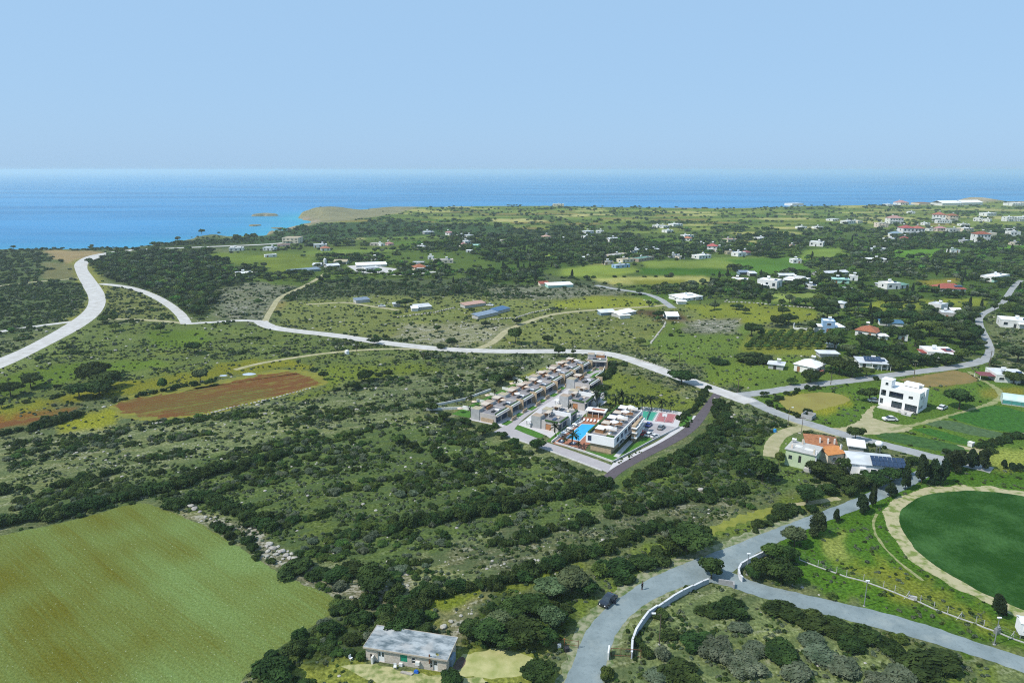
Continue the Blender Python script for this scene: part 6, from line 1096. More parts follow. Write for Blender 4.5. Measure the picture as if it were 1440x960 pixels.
bx('roof', concrete, r, -.3, -.3, h + .002, Lx + .3, D + .3, h + .22); bx('roof_patch', white, r, 1.5, 2.6, h + .222, 3.2, 4.2, h + .235); bx('roof_patch', white, r, 4.0, 2.0, h + .222, 6.0, 3.4, h + .235)
for x_, y_, hh in ((1.0, 1.0, 1.2), (Lx - .6, .2, 1.6), (2.5, D - 1, 1.5)): bx('chimney', cream, r, x_, y_, h + .222, x_ + .35, y_ + .35, h + hh)
tank(r, .6, D - 1.2, h + .2, .7); bx('drain_pipe', white2, r, Lx + .02, .1, 0, Lx + .3, .4, h + 1.2); bx('stair', concrete, r, Lx * .7, -1.4, 0, Lx * .95, -.01, .9)
def tiled(A, B, D, h, rm, wm, lab, kind='h', chim=()):
    A, B = W(*A), W(*B); Lx = (B - A).length; an = math.atan2(B.y - A.y, B.x - A.x); r = thing('house', lab, 'house', A, an); foot(A, an, 0, 0, Lx, D); bx('wall', wm, r, 0, 0, 0, Lx, D, h)
    b = MB(); (b.hip(-.4, -.4, Lx + .4, D + .4, h + .14, min(Lx, D) * .22) if kind == 'h' else b.gable(-.3, -.3, Lx + .3, D + .3, h + .01, D * .2)); b.build('roof', rm, r)
    for x_, y_ in chim: bx('chimney', white, r, x_, y_, h, x_ + .4, y_ + .4, h + 2.0)
    window(r, Lx * .3, h * .4, 1, 1); bx('door', dark, r, Lx * .65, -.03, .02, Lx * .65 + .9, .04, 2.0); return r
tiled((1133, 640), (1176, 645), 7.5, 3.2, orange, white, 'house with broad orange tiled roof joined behind the pale green house', 'h', [(3.0, .6), (5.0, .6), (6.6, .8)])
tiled((1163, 655), (1185, 652), 5.0, 3.0, mat('bright_orange_tile', (.56, .24, .08), .85, (.42, .17, .06), 1.5, .04), cream, 'small house with bright orange roof between green and white houses', 'a', [(4.6, 1.0)])
A = W(1196, 668); B = W(1217, 671); an = math.atan2(B.y - A.y, B.x - A.x) - .12; Lx = 10.5; D = 8; h = 3.2
r = thing('house', 'white house with pale roof and a large tilted solar array', 'house', A, an + .25); foot(A, an + .25, -1, -1, Lx + 1, D + 1); bx('wall', white2, r, 0, 0, 0, Lx, D, h); b = MB(); b.hip(-.3, -.3, Lx + .3, D + .3, h + .12, 1.0); b.build('roof', greyw, r)
bx('wall', white2, r, 1.8, -1.2, 0, 3.2, -.002, 2.6); window(r, 4.5, 1.1, 1.2, 1.1); window(r, 7.5, 1.1, 1.2, 1.1); bx('door', dark, r, 6.2, -.04, .02, 7.1, .05, 2.1)
fr = bx('panel_frame', steel, r, 4.6, -.4, h + .0, 4.7, 3.4, h + .3)
for i in range(8):
    for j in range(2):
        b = MB(); w_, d_ = .98, 1.7; x0 = 4.6 + i * w_; y0 = -.5 + j * d_; z0 = h + .35 + j * .62; z1 = z0 + .58
        b.add([(x0, y0, z0), (x0 + w_ - .07, y0, z0), (x0 + w_ - .07, y0 + d_ - .07, z1), (x0, y0 + d_ - .07, z1), (x0, y0, z0 - .06), (x0 + w_ - .07, y0, z0 - .06), (x0 + w_ - .07, y0 + d_ - .07, z1 - .06), (x0, y0 + d_ - .07, z1 - .06)], [(0, 1, 2, 3), (7, 6, 5, 4), (0, 4, 5, 1), (1, 5, 6, 2), (2, 6, 7, 3), (3, 7, 4, 0)]); b.build('solar_panel', solarm, r)
for x_ in (4.8, 8.5, 12.0):
    bx('panel_post', steel, r, x_, 2.7, .0, x_ + .08, 2.78, h + 1.3)
bm = bmesh.new(); bmesh.ops.create_uvsphere(bm, u_segments=16, v_segments=10, radius=1.0); me = bpy.data.meshes.new('water_tank'); bm.to_mesh(me); bm.free(); me.materials.append(tankm)
p = W(1234, 640); tw = thing('water_tower', 'round white water tank on a stand behind the solar array', 'water tank', p); o = bpy.data.objects.new('tank', me); COL.objects.link(o); o.parent = tw; o.location = (0, 0, 3.4); o.scale = (1, 1, .85)
for a in range(4): b = MB(); b.tube((.6 * math.cos(a * 1.57), .6 * math.sin(a * 1.57), 0), (.55 * math.cos(a * 1.57), .55 * math.sin(a * 1.57), 2.8), .06, n=5); b.build('leg', steel, tw)
hs_(1193, 634, 1214, 637, 5, 7, 'sw', 'g', 'flat white canopy behind the white solar house', 'shelter', win=False, tk=False)
# enclosure with grey blockwork and a shrub in it
A = W(1126, 588); B = W(1141, 591.5); an = math.atan2(B.y - A.y, B.x - A.x); Lx = (B - A).length; b = MB(); b.box(0, 0, 0, Lx, .2, 1.5); b.box(0, .2, 0, .2, 4, 1.5); b.box(Lx - .2, .2, 0, Lx, 4, 1.3); b.box(.2, 3.8, 0, Lx - .2, 4, 1.4); o = b.build('walled_enclosure', blockm, None, A, an); tag(o, 'open square enclosure of grey blockwork beside the olive field', 'enclosure')
E('shrub', 1136, 578, 14, 13, 0, 'dark shrub growing out of the grey block enclosure')
p = W(1365, 627); b = MB(); b.box(-.6, -.6, 0, .6, .6, 1.1); b.box(-.7, -.7, 1.102, .7, .7, 1.25); o = b.build('pump_hut', white, None, p, .5); tag(o, 'tiny white pump hut at the corner of the crop beds', 'hut')
# ---- curved white wall, corner wall, gates
def wallrun(name, pts, hts, th, m, lab, cap=None, cat='wall'):
    r = thing(name, lab, cat, (0, 0, 0)); P = [W(*p) for p in pts]
    for i in range(len(P) - 1):
        a, b_ = P[i], P[i + 1]; d = (b_ - a); l = d.length; q = MB(); q.M = Matrix.Translation(a) @ Matrix.Rotation(math.atan2(d.y, d.x), 4, 'Z'); q.box(-.02, -th / 2, 0, l + .02, th / 2, hts[i]); q.build('wall_section', m, r)
        if cap: q = MB(); q.M = Matrix.Translation(a) @ Matrix.Rotation(math.atan2(d.y, d.x), 4, 'Z'); q.box(-.05, -th / 2 - .06, hts[i] + .002, l + .05, th / 2 + .06, hts[i] + .1); q.build('coping', cap, r)
    return r
wallg0 = mat('aged_white_coping', (.62, .63, .64), .85, (.46, .47, .48), .8)
wpt = [(888, 926), (889, 908), (894, 894), (903, 880), (912, 868), (924, 860), (933, 854), (946, 845), (960, 837), (974, 830), (988, 823), (996, 820)]
wallrun('boundary_wall', wpt, [1.25, 1.25, 1.3, 1.3, 1.3, 1.05, 1.05, 1.1, 1.1, .95, .95], .22, mat('greyed_white_wall', (.44, .48, .52), .8, (.34, .38, .42), .6), 'long curved white wall along the inside of the road bend', wallg0)
wallrun('corner_wall', [(1079, 779), (1066, 785), (1052, 792), (1042, 798), (1038, 806), (1040, 814), (1044, 818)], [1.0] * 6, .22, wallg0, 'short white wall rounding the junction corner before the dark hedge', wallg0)
p = W(1022, 822); b = MB(); b.box(-1.5, -.12, 0, 1.3, .12, 1.0); b.box(1.06, -1.0, 0, 1.3, -.122, .9); o = b.build('block_wall', blockm, None, p, -.25); tag(o, 'short grey block wall under the spreading junction tree', 'wall')
r = thing('gate', 'rusty open gate frame on posts right of the road', 'gate', W(859, 922), 0); a0 = W(859, 922); b0 = W(901, 925); v = b0 - a0; gl = v.length; r.rotation_euler.z = math.atan2(v.y, v.x)
for x_ in (0, gl * .33, gl * .66, gl): b = MB(); b.tube((x_, 0, 0), (x_, 0, 1.55), .06 if x_ in (0, gl) else .035, n=6); b.build('post', rust, r)
for z_ in (.25, 1.5): b = MB(); b.tube((0, 0, z_), (gl, 0, z_ + .02), .045, n=6); b.build('rail', rust, r)
for i in range(14): b = MB(); b.tube((gl * (i + .5) / 14, 0, .27), (gl * (i + .5) / 14, 0, 1.5), .012, n=4); b.build('bar', steel, r)
a0 = W(855, 928); b = MB(); b.M = Matrix.Rotation(1.35, 4, 'Z'); b.box(0, -.12, 0, 1.9, .12, 1.35); o = b.build('gate_pier', white, None, a0); tag(o, 'short white gate pier at the left end of the rusty gate frame', 'pier')
r = thing('gate', 'rusty side gate with an orange post left of the road', 'gate', W(765, 904)); a0 = W(765, 904); b0 = W(813, 911); v = b0 - a0; gl = v.length; r.rotation_euler.z = math.atan2(v.y, v.x)
for x_ in (0, gl * .6, gl): b = MB(); b.tube((x_, 0, 0), (x_, 0, 1.5), .09 if 0 < x_ < gl else .06, n=6); b.build('post', mat('orange_rust', (.30, .13, .05), .85) if 0 < x_ < gl else rust, r)
for z_ in (.45, 1.3): b = MB(); b.tube((0, 0, z_), (gl, 0, z_), .04, n=6); b.build('rail', rust, r)
p = W(786.5, 912); b = MB(); b.box(-.28, -.2, 0, .28, .2, .9); o = b.build('meter_box', white, None, p); tag(o, 'small white service box beside the orange gate post', 'box')
p = W(797, 915); b = MB(); b.box(-.35, -.3, 0, .35, .3, .65); b.box(-.38, -.33, .652, .38, .33, .72); o = b.build('waste_bin', dark, None, p, .4); tag(o, 'dark bin standing beside the small white service box', 'bin')
# ---- lamps and poles
def lamp(px, py, top, lab, arm=0, m=steel, head=True):
    A = W(px, py); t = depth(A); hh = (py - top) * t / FOC / cT * .97; r = thing('street_lamp' if head else 'utility_pole', lab, 'street lamp' if head else 'utility pole', A); s_ = 1 if A.y < 200 else 1.6
    b = MB(); b.tube((0, 0, 0), (0, 0, hh), .09 * s_, .06 * s_, 8); b.build('pole', m, r); b = MB(); b.box(-.16, -.16, 0, .16, .16, .12); b.build('base', concrete, r)
    if arm: b = MB(); b.tube((0, 0, hh - .1), (arm, .1, hh + .15), .035 * s_, n=6); b.build('arm', m, r)
    if head:
        b = MB(); b.prism([(arm - .32, -.12), (arm + .32, -.12), (arm + .38, .12), (arm - .3, .14)], hh + .08, hh + .26); b.build('lamp_head', tankm, r)
    else:
        b = MB(); b.box(-.9, -.05, hh - .5, .9, .05, hh - .38); b.build('cross_arm', m, r)
        for x_ in (-.8, 0, .8): b = MB(); b.tube((x_, 0, hh - .38), (x_, 0, hh - .2), .05, n=6); b.build('insulator', tankm, r)
    return r
lamp(1050, 808, 776, 'white street lamp in front of the dark corner hedge'); lamp(1215, 852, 813, 'white street lamp on the far verge of the branch road'); lamp(1398, 906, 864, 'white street lamp beside the dark conical tree at the lower right')
lamp(927, 906, 857, 'tall brown pole with a sideways lamp arm inside the curved wall', -1.2, pole_w)
lamp(1108, 598, 572, 'lamp pole beside the village road next to the block enclosure', .9, pole_w); lamp(1127, 607, 584, 'wooden utility pole at the driveway mouth', 0, pole_w, False); lamp(1037.5, 552, 532, 'wooden utility pole by the green plot above the junction', 0, pole_w, False)
lamp(1168, 541, 523, 'wooden utility pole before the white cottage', 0, pole_w, False); lamp(1285, 530, 510, 'wooden utility pole behind the white villa', 0, pole_w, False); lamp(1391, 516, 492, 'wooden utility pole at the road bend on the right', 0, pole_w, False)
lamp(595.5, 506, 495, 'wooden utility pole below the pale road, right one', 0, pole_w, False); lamp(502, 497, 484, 'wooden utility pole beside the white marker by the pale road', 0, pole_w, False); lamp(955, 507, 496, 'thin pole in the scrub above the pale road', 0, pole_w, False)
lamp(1175, 668, 648, 'thin pole between the small orange roof and the white solar house', 0, pole_w, False); lamp(1421, 402, 386, 'utility pole near the turquoise cornered house', 0, pole_w, False)
p = W(488, 498); b = MB(); b.tube((0, 0, 0), (0, 0, 1.6), .95, .9, 12); b.tube((0, 0, 1.6), (0, 0, 1.9), .9, .2, 12); o = b.build('white_tank', tankm, None, p); tag(o, 'small white tank beside the lower earth track', 'tank')
# fence of thin posts and a low kerb
fp = [(1124, 787), (1150, 797), (1176, 806), (1190, 811), (1214, 817), (1242, 827), (1258, 833), (1277, 841), (1294, 847), (1313, 856), (1332, 863), (1351, 870), (1372, 877), (1383, 882), (1403, 889), (1424, 898), (1450, 907)]
r = thing('post_fence', 'wire fence on pale posts with a low kerb between branch road and ring field', 'fence', (0, 0, 0))
for i, q in enumerate(fp):
    a = W(*q); b = MB(); b.M = Matrix.Translation(a); b.tube((0, 0, 0), (0, 0, 1.5), .055, n=6); b.build('post', concrete, r)
    if i in (7, 11, 15): b = MB(); b.M = Matrix.Translation(a); b.tube((0, 0, 1.3), (.9, .3, 0), .04, n=5); b.tube((0, 0, 1.3), (-.9, -.2, 0), .04, n=5); b.build('brace', concrete, r)
    if i: z0 = W(*fp[i - 1]); d = a - z0; b = MB(); b.M = Matrix.Translation(z0) @ Matrix.Rotation(math.atan2(d.y, d.x), 4, 'Z'); b.box(0, -.1, 0, d.length, .1, .16); b.build('kerb', concrete, r)
    if i:
        for z_ in (.6, 1.0, 1.4): b = MB(); b.tube(tuple(z0 + Vector((0, 0, z_))), tuple(a + Vector((0, 0, z_))), .009, n=3); b.build('wire', steel, r)
# white cabin at the right edge
p = W(1432, 898); r = thing('cabin', 'raised white cabin with one dark window at the right edge', 'cabin', p, -.35)
bx('body', white2, r, 0, 0, .8, 4.5, 2.2, 2.9); b = MB(); b.gable(-.1, -.1, 4.6, 2.3, 2.902, .5); b.build('roof', white2, r); window(r, .5, 1.6, .9, .7, near=True)
for x_, y_ in ((.2, .1), (4.1, .1), (.2, 1.9), (4.1, 1.9)): bx('leg', steel, r, x_, y_, 0, x_ + .12, y_ + .12, .8)
p = W(1402, 890); b = MB(); b.box(-.5, -.3, 0, .5, .3, .9); b.box(-.3, -.2, .902, .4, .2, 1.2); o = b.build('pump_box', steel, None, p, .4); tag(o, 'grey pump box under the white lamp by the cabin', 'box')
p = W(1283, 841); b = MB(); b.box(-.7, -.2, 0, .7, .2, .5); o = b.build('water_trough', concrete, None, p, -.4); tag(o, 'pale trough lying behind the braced fence post', 'trough')
p = W(1089.5, 607); b = MB(); b.tube((0, 0, 0), (0, 0, .8), .5, .42, 10); b.tube((0, 0, .8), (0, 0, .95), .45, .3, 10); o = b.build('blue_barrel', mat('blue_barrel_plastic', (.03, .25, .6), .4), None, p); tag(o, 'blue barrel on the grass left of the sandy driveway', 'barrel')
# ---- cars
def car(px, py, rz_, col, lab, s=1.0, door=False, group=None, pale=False):
    p = W(px, py); r = thing('parked_car', lab, 'car', p, rz_, group); r.scale = (s, s, s)
    paint = mat('car_paint_' + col, {'dark': (.012, .016, .028), 'white': (.78, .78, .79), 'blue': (.03, .07, .42), 'red': (.50, .015, .02), 'silver': (.20, .22, .23)}[col], .25, spec=.6, coat=.6, scale=.2)
    prof = [(-2.05, .35), (-2.1, .62), (-1.95, .86), (-1.25, .92), (-.95, .93), (1.15, .97), (1.75, .92), (2.02, .80), (2.1, .5), (2.05, .32)]
    def ext(pr, w0, w1, b):
        n = len(pr); vs = []
        for y_, sh in ((-w0, 0), (w0, 0)): vs += [(x, y_ * (1 if z < .75 else w1), z) for x, z in pr]
        b.add(vs, [tuple(range(n)), tuple(range(n, 2 * n))[::-1]] + [(i, i + n, (i + 1) % n + n, (i + 1) % n) for i in range(n)])
    b = MB(); ext(prof, .86, .94, b); b.build('body', paint, r)
    cab = [(-1.55, .915), (-1.05, 1.36), (-.6, 1.46), (.35, 1.45), (1.15, .955)]; b = MB(); n = len(cab); vs = []
    for sg in (-1, 1): vs += [(x, sg * (.80 if z < 1.2 else .62), z) for x, z in cab]
    b.add(vs, [tuple(range(n)), tuple(range(n, 2 * n))[::-1]] + [(i, i + n, (i + 1) % n + n, (i + 1) % n) for i in range(n)]); b.build('windows', glass, r)
    b = MB(); b.add([(-1.08, -.64, 1.37), (-1.08, .64, 1.37), (-.6, .645, 1.475), (-.6, -.645, 1.475), (.36, .645, 1.465), (.36, -.645, 1.465), (-1.08, -.64, 1.33), (-1.08, .64, 1.33), (.36, .645, 1.42), (.36, -.645, 1.42)], [(0, 3, 2, 1), (3, 5, 4, 2), (6, 7, 8, 9), (0, 1, 7, 6), (4, 5, 9, 8), (1, 2, 4, 8, 7), (0, 6, 9, 5, 3)]); b.build('roof', paint, r)
    for sx in (-1.3, 1.32):
        for sy in (-.8, .8):
            b = MB(); b.tube((sx, sy - .1, .32), (sx, sy + .1, .32), .32, n=14); w_ = b.build('wheel', dark, r); b = MB(); b.tube((sx, sy - .11, .32), (sx, sy + .11, .32), .19, n=10); b.build('rim', steel, w_)
    for sy in (-.62, .42): bx('headlight', tankm, r, 2.03, sy, .6, 2.12, sy + .22, .74); bx('tail_light', redt, r, -2.13, sy, .62, -2.04, sy + .2, .78)
    if door: bx('door', paint, r, -.05, .87, .35, .02, 1.6, 1.2)
    excl([(p.x - 2, p.y - 2), (p.x + 2, p.y - 2), (p.x + 2, p.y + 2), (p.x - 2, p.y + 2)]); return r
car(855, 847, R(-128), 'dark', 'dark blue car parked on the verge with a door standing open', 1.0, True)
car(1251, 591, R(178), 'white', 'white car parked in the sandy yard before the white villa'); car(1230, 565, R(-10), 'white', 'white car half hidden at the left corner of the white villa'); car(1325, 575, R(35), 'white', 'white car parked behind the right corner of the white villa')
car(537, 431.5, R(5), 'white', 'white van like car among the farm sheds on the left'); car(689, 430, R(-25), 'white', 'white car behind the blue roofed farm sheds')
CG = None
car(912, 598.5, R(62), 'blue', 'blue car in the back row of the complex car park', .80, group=CG); car(929.5, 602.5, R(58), 'silver', 'silver grey car in the back row of the complex car park', .85); car(903.5, 610.5, R(55), 'red', 'red car in the front row of the complex car park', .85); car(912.5, 612.5, R(50), 'white', 'white car in the middle of the front row in the complex car park', .83); car(921, 614.5, R(35), 'white', 'small white car at the right end of the front row in the car park', .72)
# ---- the person on the verge
def skinned(name, V, Ed, Rr, m, parent):
    me = bpy.data.meshes.new(name); me.from_pydata(V, Ed, []); me.materials.append(m); o = bpy.data.objects.new(name, me); COL.objects.link(o); o.parent = parent
    md = o.modifiers.new('skin', 'SKIN'); me.update()
    if not me.skin_vertices: me.skin_vertices.new()
    for i, r_ in enumerate(Rr): me.skin_vertices[0].data[i].radius = (r_, r_ * .8 if i < 99 else r_)
    me.skin_vertices[0].data[0].use_root = True; s_ = o.modifiers.new('sub', 'SUBSURF'); s_.levels = 2; s_.render_levels = 2; md.use_smooth_shade = True; return o
p = W(903, 829); r = thing('person', 'person in black clothes standing at the edge of the road', 'person', p, R(40))
skin = mat('skin', (.45, .28, .20), .6); blk = mat('black_cloth', (.012, .012, .015), .85); hair = mat('dark_hair', (.02, .015, .01), .8)
V = [(0, 0, .95), (0, 0, 1.12), (0, 0, 1.32), (0, 0, 1.46), (0, .01, 1.54), (0, .02, 1.66), (.17, 0, 1.40), (.23, .02, 1.12), (.22, .10, .88), (.22, .12, .80), (-.17, 0, 1.40), (-.23, .02, 1.12), (-.21, .10, .88), (-.21, .12, .80), (.09, 0, .88), (.10, .02, .50), (.10, -.02, .09), (.11, .12, .04), (-.09, 0, .88), (-.11, .05, .50), (-.12, .01, .09), (-.13, .15, .04)]
Ed = [(0, 1), (1, 2), (2, 3), (3, 4), (4, 5), (3, 6), (6, 7), (7, 8), (8, 9), (3, 10), (10, 11), (11, 12), (12, 13), (0, 14), (14, 15), (15, 16), (16, 17), (0, 18), (18, 19), (19, 20), (20, 21)]
RR_ = [.13, .12, .15, .09, .055, .10, .065, .045, .032, .035, .065, .045, .032, .035, .085, .058, .04, .04, .085, .058, .04, .04]
skinned('body', V, Ed, RR_, skin, r)
skinned('jacket', [V[i] for i in (0, 1, 2, 3, 6, 7, 8, 10, 11, 12)], [(0, 1), (1, 2), (2, 3), (3, 4), (4, 5), (5, 6), (3, 7), (7, 8), (8, 9)], [.155, .14, .172, .09, .085, .062, .05, .085, .062, .05], blk, r)
skinned('trousers', [V[i] for i in (0, 14, 15, 16, 18, 19, 20)], [(0, 1), (1, 2), (2, 3), (0, 4), (4, 5), (5, 6)], [.15, .10, .075, .058, .10, .075, .058], blk, r)
bm = bmesh.new(); bmesh.ops.create_uvsphere(bm, u_segments=12, v_segments=8, radius=.125); me = bpy.data.meshes.new('hair'); bm.to_mesh(me); bm.free(); me.materials.append(hair); o = bpy.data.objects.new('hair', me); COL.objects.link(o); o.parent = r; o.location = (0, -.02, 1.71); o.scale = (.9, 1, .85)
# dry stone walls and boulders
def boulder_mesh(seed):
    r = random.Random(seed); bm = bmesh.new(); bmesh.ops.create_icosphere(bm, subdivisions=2, radius=.5)
    for v in bm.verts: v.co *= r.uniform(.82, 1.1); v.co.z *= .62; v.co.z = max(v.co.z, -.2)
    for v in bm.verts: v.co.z += .18
    me = bpy.data.meshes.new('boulder'); bm.to_mesh(me); bm.free(); me.materials.append(rockm); return me
BLD = [boulder_mesh(i) for i in range(5)]
def boulder(px, py, s, lab, grp):
    o = bpy.data.objects.new('boulder', random.choice(BLD)); COL.objects.link(o); p = W(px, py); o.location = p; o.scale = (s * random.uniform(.9, 1.5), s, s * random.uniform(.7, 1)); o.rotation_euler.z = random.random() * 6; tag(o, ('large ' if s > 1.15 else 'small ' if s < .8 else '') + lab, 'boulder', grp)
for q in ((379, 765, 1.3), (384, 771, 1.2), (377, 775, .9), (391, 769, .8), (396, 776, 1.3), (388, 780, .9), (402, 781, 1.2), (410, 779, .8), (407, 785, 1.1), (415, 786, 1.3), (398, 786, .7), (382, 784, .7), (375, 768, .8), (390, 775, .7), (405, 775, .6), (376, 782, .8), (394, 790, .6)): boulder(*q, 'pale boulder in the heap beside the right edge of the sown field', 'boulder heap by the sown field')
for q in ((268, 712, 1.3), (274, 716, 1.6), (281, 720, 1.0), (289, 727, .8), (296, 730, .7), (303, 734, .9), (262, 708, .8), (312, 740, .8), (320, 744, .6), (330, 750, .7)): boulder(*q, 'pale boulder in the line along the upper right field edge', 'boulders along the upper field edge')
for q in ((475, 812, 1.4), (482, 808, 1.1), (490, 806, 1.2), (498, 802, .9), (508, 797, 1.0), (470, 818, .8), (494, 840, .8), (505, 843, .9), (515, 846, .7), (560, 795, .8), (545, 790, .7), (570, 798, .9)): boulder(*q, 'pale rock in the stony ground around the lone round tree', 'rocks around the lone tree')
for q in ((985, 689, 1.3), (1030, 686, 1.6), (926, 742, 1.0), (933, 746, .9), (1005, 560, .8), (624, 882, 1.2), (634, 874, .8), (648, 866, .7), (660, 872, .8)): boulder(*q, 'single pale rock among the scrub', 'scattered pale rocks')
def stonerow(pts, lab, hgt=.8, gap=.9):
    P = [W(*q) for q in pts]; r = thing('dry_stone_wall', lab, 'wall', P[0]); n = 0
    for a, b_ in zip(P, P[1:]):
        m_ = max(2, int((b_ - a).length / gap))
        for i in range(m_):
            o = bpy.data.objects.new('stone', random.choice(BLD)); COL.objects.link(o); o.parent = r; o.location = a.lerp(b_, i / m_) - P[0] + Vector((random.uniform(-.15, .15), random.uniform(-.15, .15), 0)); s_ = gap * random.uniform(.6, 1.15); o.scale = (s_, s_ * .8, hgt * random.uniform(.8, 1.4)); o.rotation_euler.z = random.random() * 6; n += 1
stonerow([(214, 596), (270, 588), (330, 572), (385, 560), (440, 545)], 'low dry stone wall along the lower edge of the red field', .6, 1.2)
stonerow([(560, 446), (610, 440), (640, 433)], 'dark dry stone wall running below the farm sheds', 1.2, 1.6); stonerow([(690, 449.5), (725, 447.5), (745, 441), (775, 435)], 'dark curved dry stone wall right of the blue sheds', 1.2, 1.4)
stonerow([(915, 483), (925, 470), (934, 459), (936, 452)], 'low stone wall climbing to the white gabled shed', .9, 1.3); stonerow([(1020, 424.5), (1060, 426), (1100, 430), (1150, 434)], 'stone wall along the upper edge of the village meadow', 1.0, 2.0)
stonerow([(895, 505), (920, 512), (950, 524)], 'line of pale stones beside the pale road', .6, 1.5)
for px, py, rx, ry in ((350, 526, 5, .7), (314, 528, 3, .4)):
    c = W(px, py); sheet('pale_plastic_sheet', [(c.x + 3.2 * math.cos(a) * rx / 6, c.y + 2.6 * math.sin(a) * ry) for a in np.linspace(0, 6.28, 10)[:-1]], mat('pale_blue_plastic', (.45, .52, .62), .5), .03, rag=.1)

# ------------------------------------------------------------ the holiday complex
mat('cream_pergola', (.58, .50, .42), .8, (.42, .36, .30), 2)
UA = R(60); ux, uy = math.cos(UA), math.sin(UA)
pave = mat('pale_pavement', (.50, .48, .48), .85, (.44, .42, .42), .6); lawn = mat('clipped_lawn', (.065, .165, .022), .9, (.045, .12, .016), 1.2, .03, 5); terra = mat('terracotta_paving', (.36, .16, .10), .85, (.26, .11, .07), .9); villaw = mat('beige_render', (.46, .425, .40), .85, (.38, .35, .33), .7)
pool_m = mat('pool_water', (.005, .30, .62), .06, (.01, .36, .68), .4, spec=.5)
strip_ = strip
rd('asphalt_road', [(846, 672), (855, 661), (900, 637), (935, 619), (960, 605), (972, 594), (980, 583), (1003, 553)], [(858, 680), (867, 667), (915, 640), (948, 624), (972, 610), (986, 597), (998, 578), (1014, 556)], asph3, .040, 'fresh dark asphalt road along the right side of the complex', rag=.02)
rd('pavement', [(862, 651), (930, 618), (952, 601), (970, 590), (976, 584)], [(856, 661), (905, 636), (950, 610), (968, 598), (981, 585)], pave, .034, 'pale pavement between complex and dark asphalt', rag=0)
rd('complex_road', [(717, 602), (725, 602.5), (745, 611), (761, 619.5), (783, 626), (820, 639), (860, 653.5), (868, 657)], [(694, 607), (714, 612.5), (746, 624), (769, 631.5), (812, 648), (847, 660), (853, 664), (862, 668)], asph2, .028, 'pinkish grey paved road along the front of the complex', rag=.02)
rd('complex_street', [(694, 607), (712, 597), (737.5, 580), (762.5, 563.5), (787.5, 547.5), (801, 537), (821, 523.5), (832, 515), (836, 512)], [(722, 606), (726, 597), (752, 576.5), (775, 564), (790, 552), (803, 543), (826, 531), (845, 524), (852, 514)], asph2, .032, 'pinkish grey street between the two villa rows', rag=.02)
sheet('lawn', WP([(724, 603), (727, 597), (745, 603), (765, 611), (766, 615), (756, 616), (740, 610)]), lawn, .045, 'curved lawn strip before the nearest villa', smooth=True)
sheet('terrace_paving', WP([(728, 597), (738, 590), (800, 540), (850, 545), (850, 560), (800, 600), (782, 622), (768, 612), (748, 604)]), pave, .020, 'pale paving around the inner villas', smooth=False)
sheet('lawn', WP([(768, 621), (778, 612), (795, 600), (822, 581), (829, 582), (800, 602), (782, 617), (775, 623)]), lawn, .045, 'long lawn strip between the villas and the pool')
sheet('pool_deck', WP([(777, 623.5), (790, 614), (800, 604), (820, 586), (852, 588), (848, 606), (826, 627), (822, 634), (800, 629)]), terra, .046, 'terracotta paved deck around the swimming pool', smooth=False)
sheet('lawn', WP([(821, 633), (863, 648), (918, 617.5), (908, 613), (898, 621), (860, 640)]), lawn, .045, 'clipped lawn below the white main building', smooth=False)
sheet('car_park', WP([(899, 592), (920, 594), (953, 600), (948, 606), (920, 618.5), (898, 612)]), asph2, .030, 'pinkish grey car park beside the main building', smooth=False)
sheet('court_surround', WP([(901, 574), (930, 577), (960, 582), (953, 601), (925, 596), (898, 592)]), pave, .036, 'pale concrete surround of the sports courts', smooth=False)
sheet('lawn', WP([(955, 599), (962, 584), (972, 583), (978, 585), (966, 595), (957, 602)]), lawn, .045, 'small lawn wedge right of the red court')
sheet('lawn', WP([(829, 534), (833, 526), (846, 522), (850, 525), (840, 534)]), lawn, .045, 'round lawn at the far turning place')
sheet('grass_slope', WP([(716, 536), (760, 518), (800, 505), (806, 508), (770, 526), (735, 545), (718, 545)]), mat('olive_grass_slope', (.18, .19, .035), .95, (.13, .15, .03), .3), .015, 'olive grass slope behind the terrace row', ex=True)
wallg = mat('weathered_white_wall', (.56, .55, .54), .85, (.42, .41, .40), .9)
# kerbs and low white walls
def lowwall(pts, hh, th, m, lab, name='garden_wall'):
    r = thing(name, lab, 'wall', W(*pts[0])); o_ = W(*pts[0])
    for a, b_ in zip(pts, pts[1:]): a, b_ = W(*a) - o_, W(*b_) - o_; d = b_ - a; q = MB(); q.M = Matrix.Translation(a) @ Matrix.Rotation(math.atan2(d.y, d.x), 4, 'Z'); q.box(-.05, -th / 2, 0, d.length + .05, th / 2, hh); q.build('wall_section', m, r)
lowwall([(781.5, 623), (820, 635), (862, 650), (921, 618), (955, 601)],   .5, .22, wallg, 'low white wall around pool deck and main lawn'); lowwall([(699, 608.5), (714, 614), (746, 625), (769, 633), (812, 649), (846, 662)], .3, .25, wallg, 'low white kerb wall along the front road of the complex')
lowwall([(776, 622), (800, 603), (820, 586)], .6, .25, white, 'low wall between lawn strip and pool deck'); lowwall([(600, 577), (650, 575), (664, 578)], .8, .25, white, 'white garden wall at the left end of the terrace row'); lowwall([(612, 571), (655, 562), (690, 549)], .8, .25, white, 'white garden wall along the back of the left gardens'); lowwall([(722, 533), (733, 537), (736, 541)], .9, .25, white, 'white angled wall behind the terrace row')
lowwall([(852, 514), (848, 524), (834, 534)], .9, .25, white, 'white wall around the far turning place'); lowwall([(834, 537), (848, 542), (825, 551)], .8, .25, white, 'white wall around the far garden terrace'); lowwall([(901, 573.5), (930, 576.5), (961, 582)], .5, .2, white, 'low wall behind the sports courts')
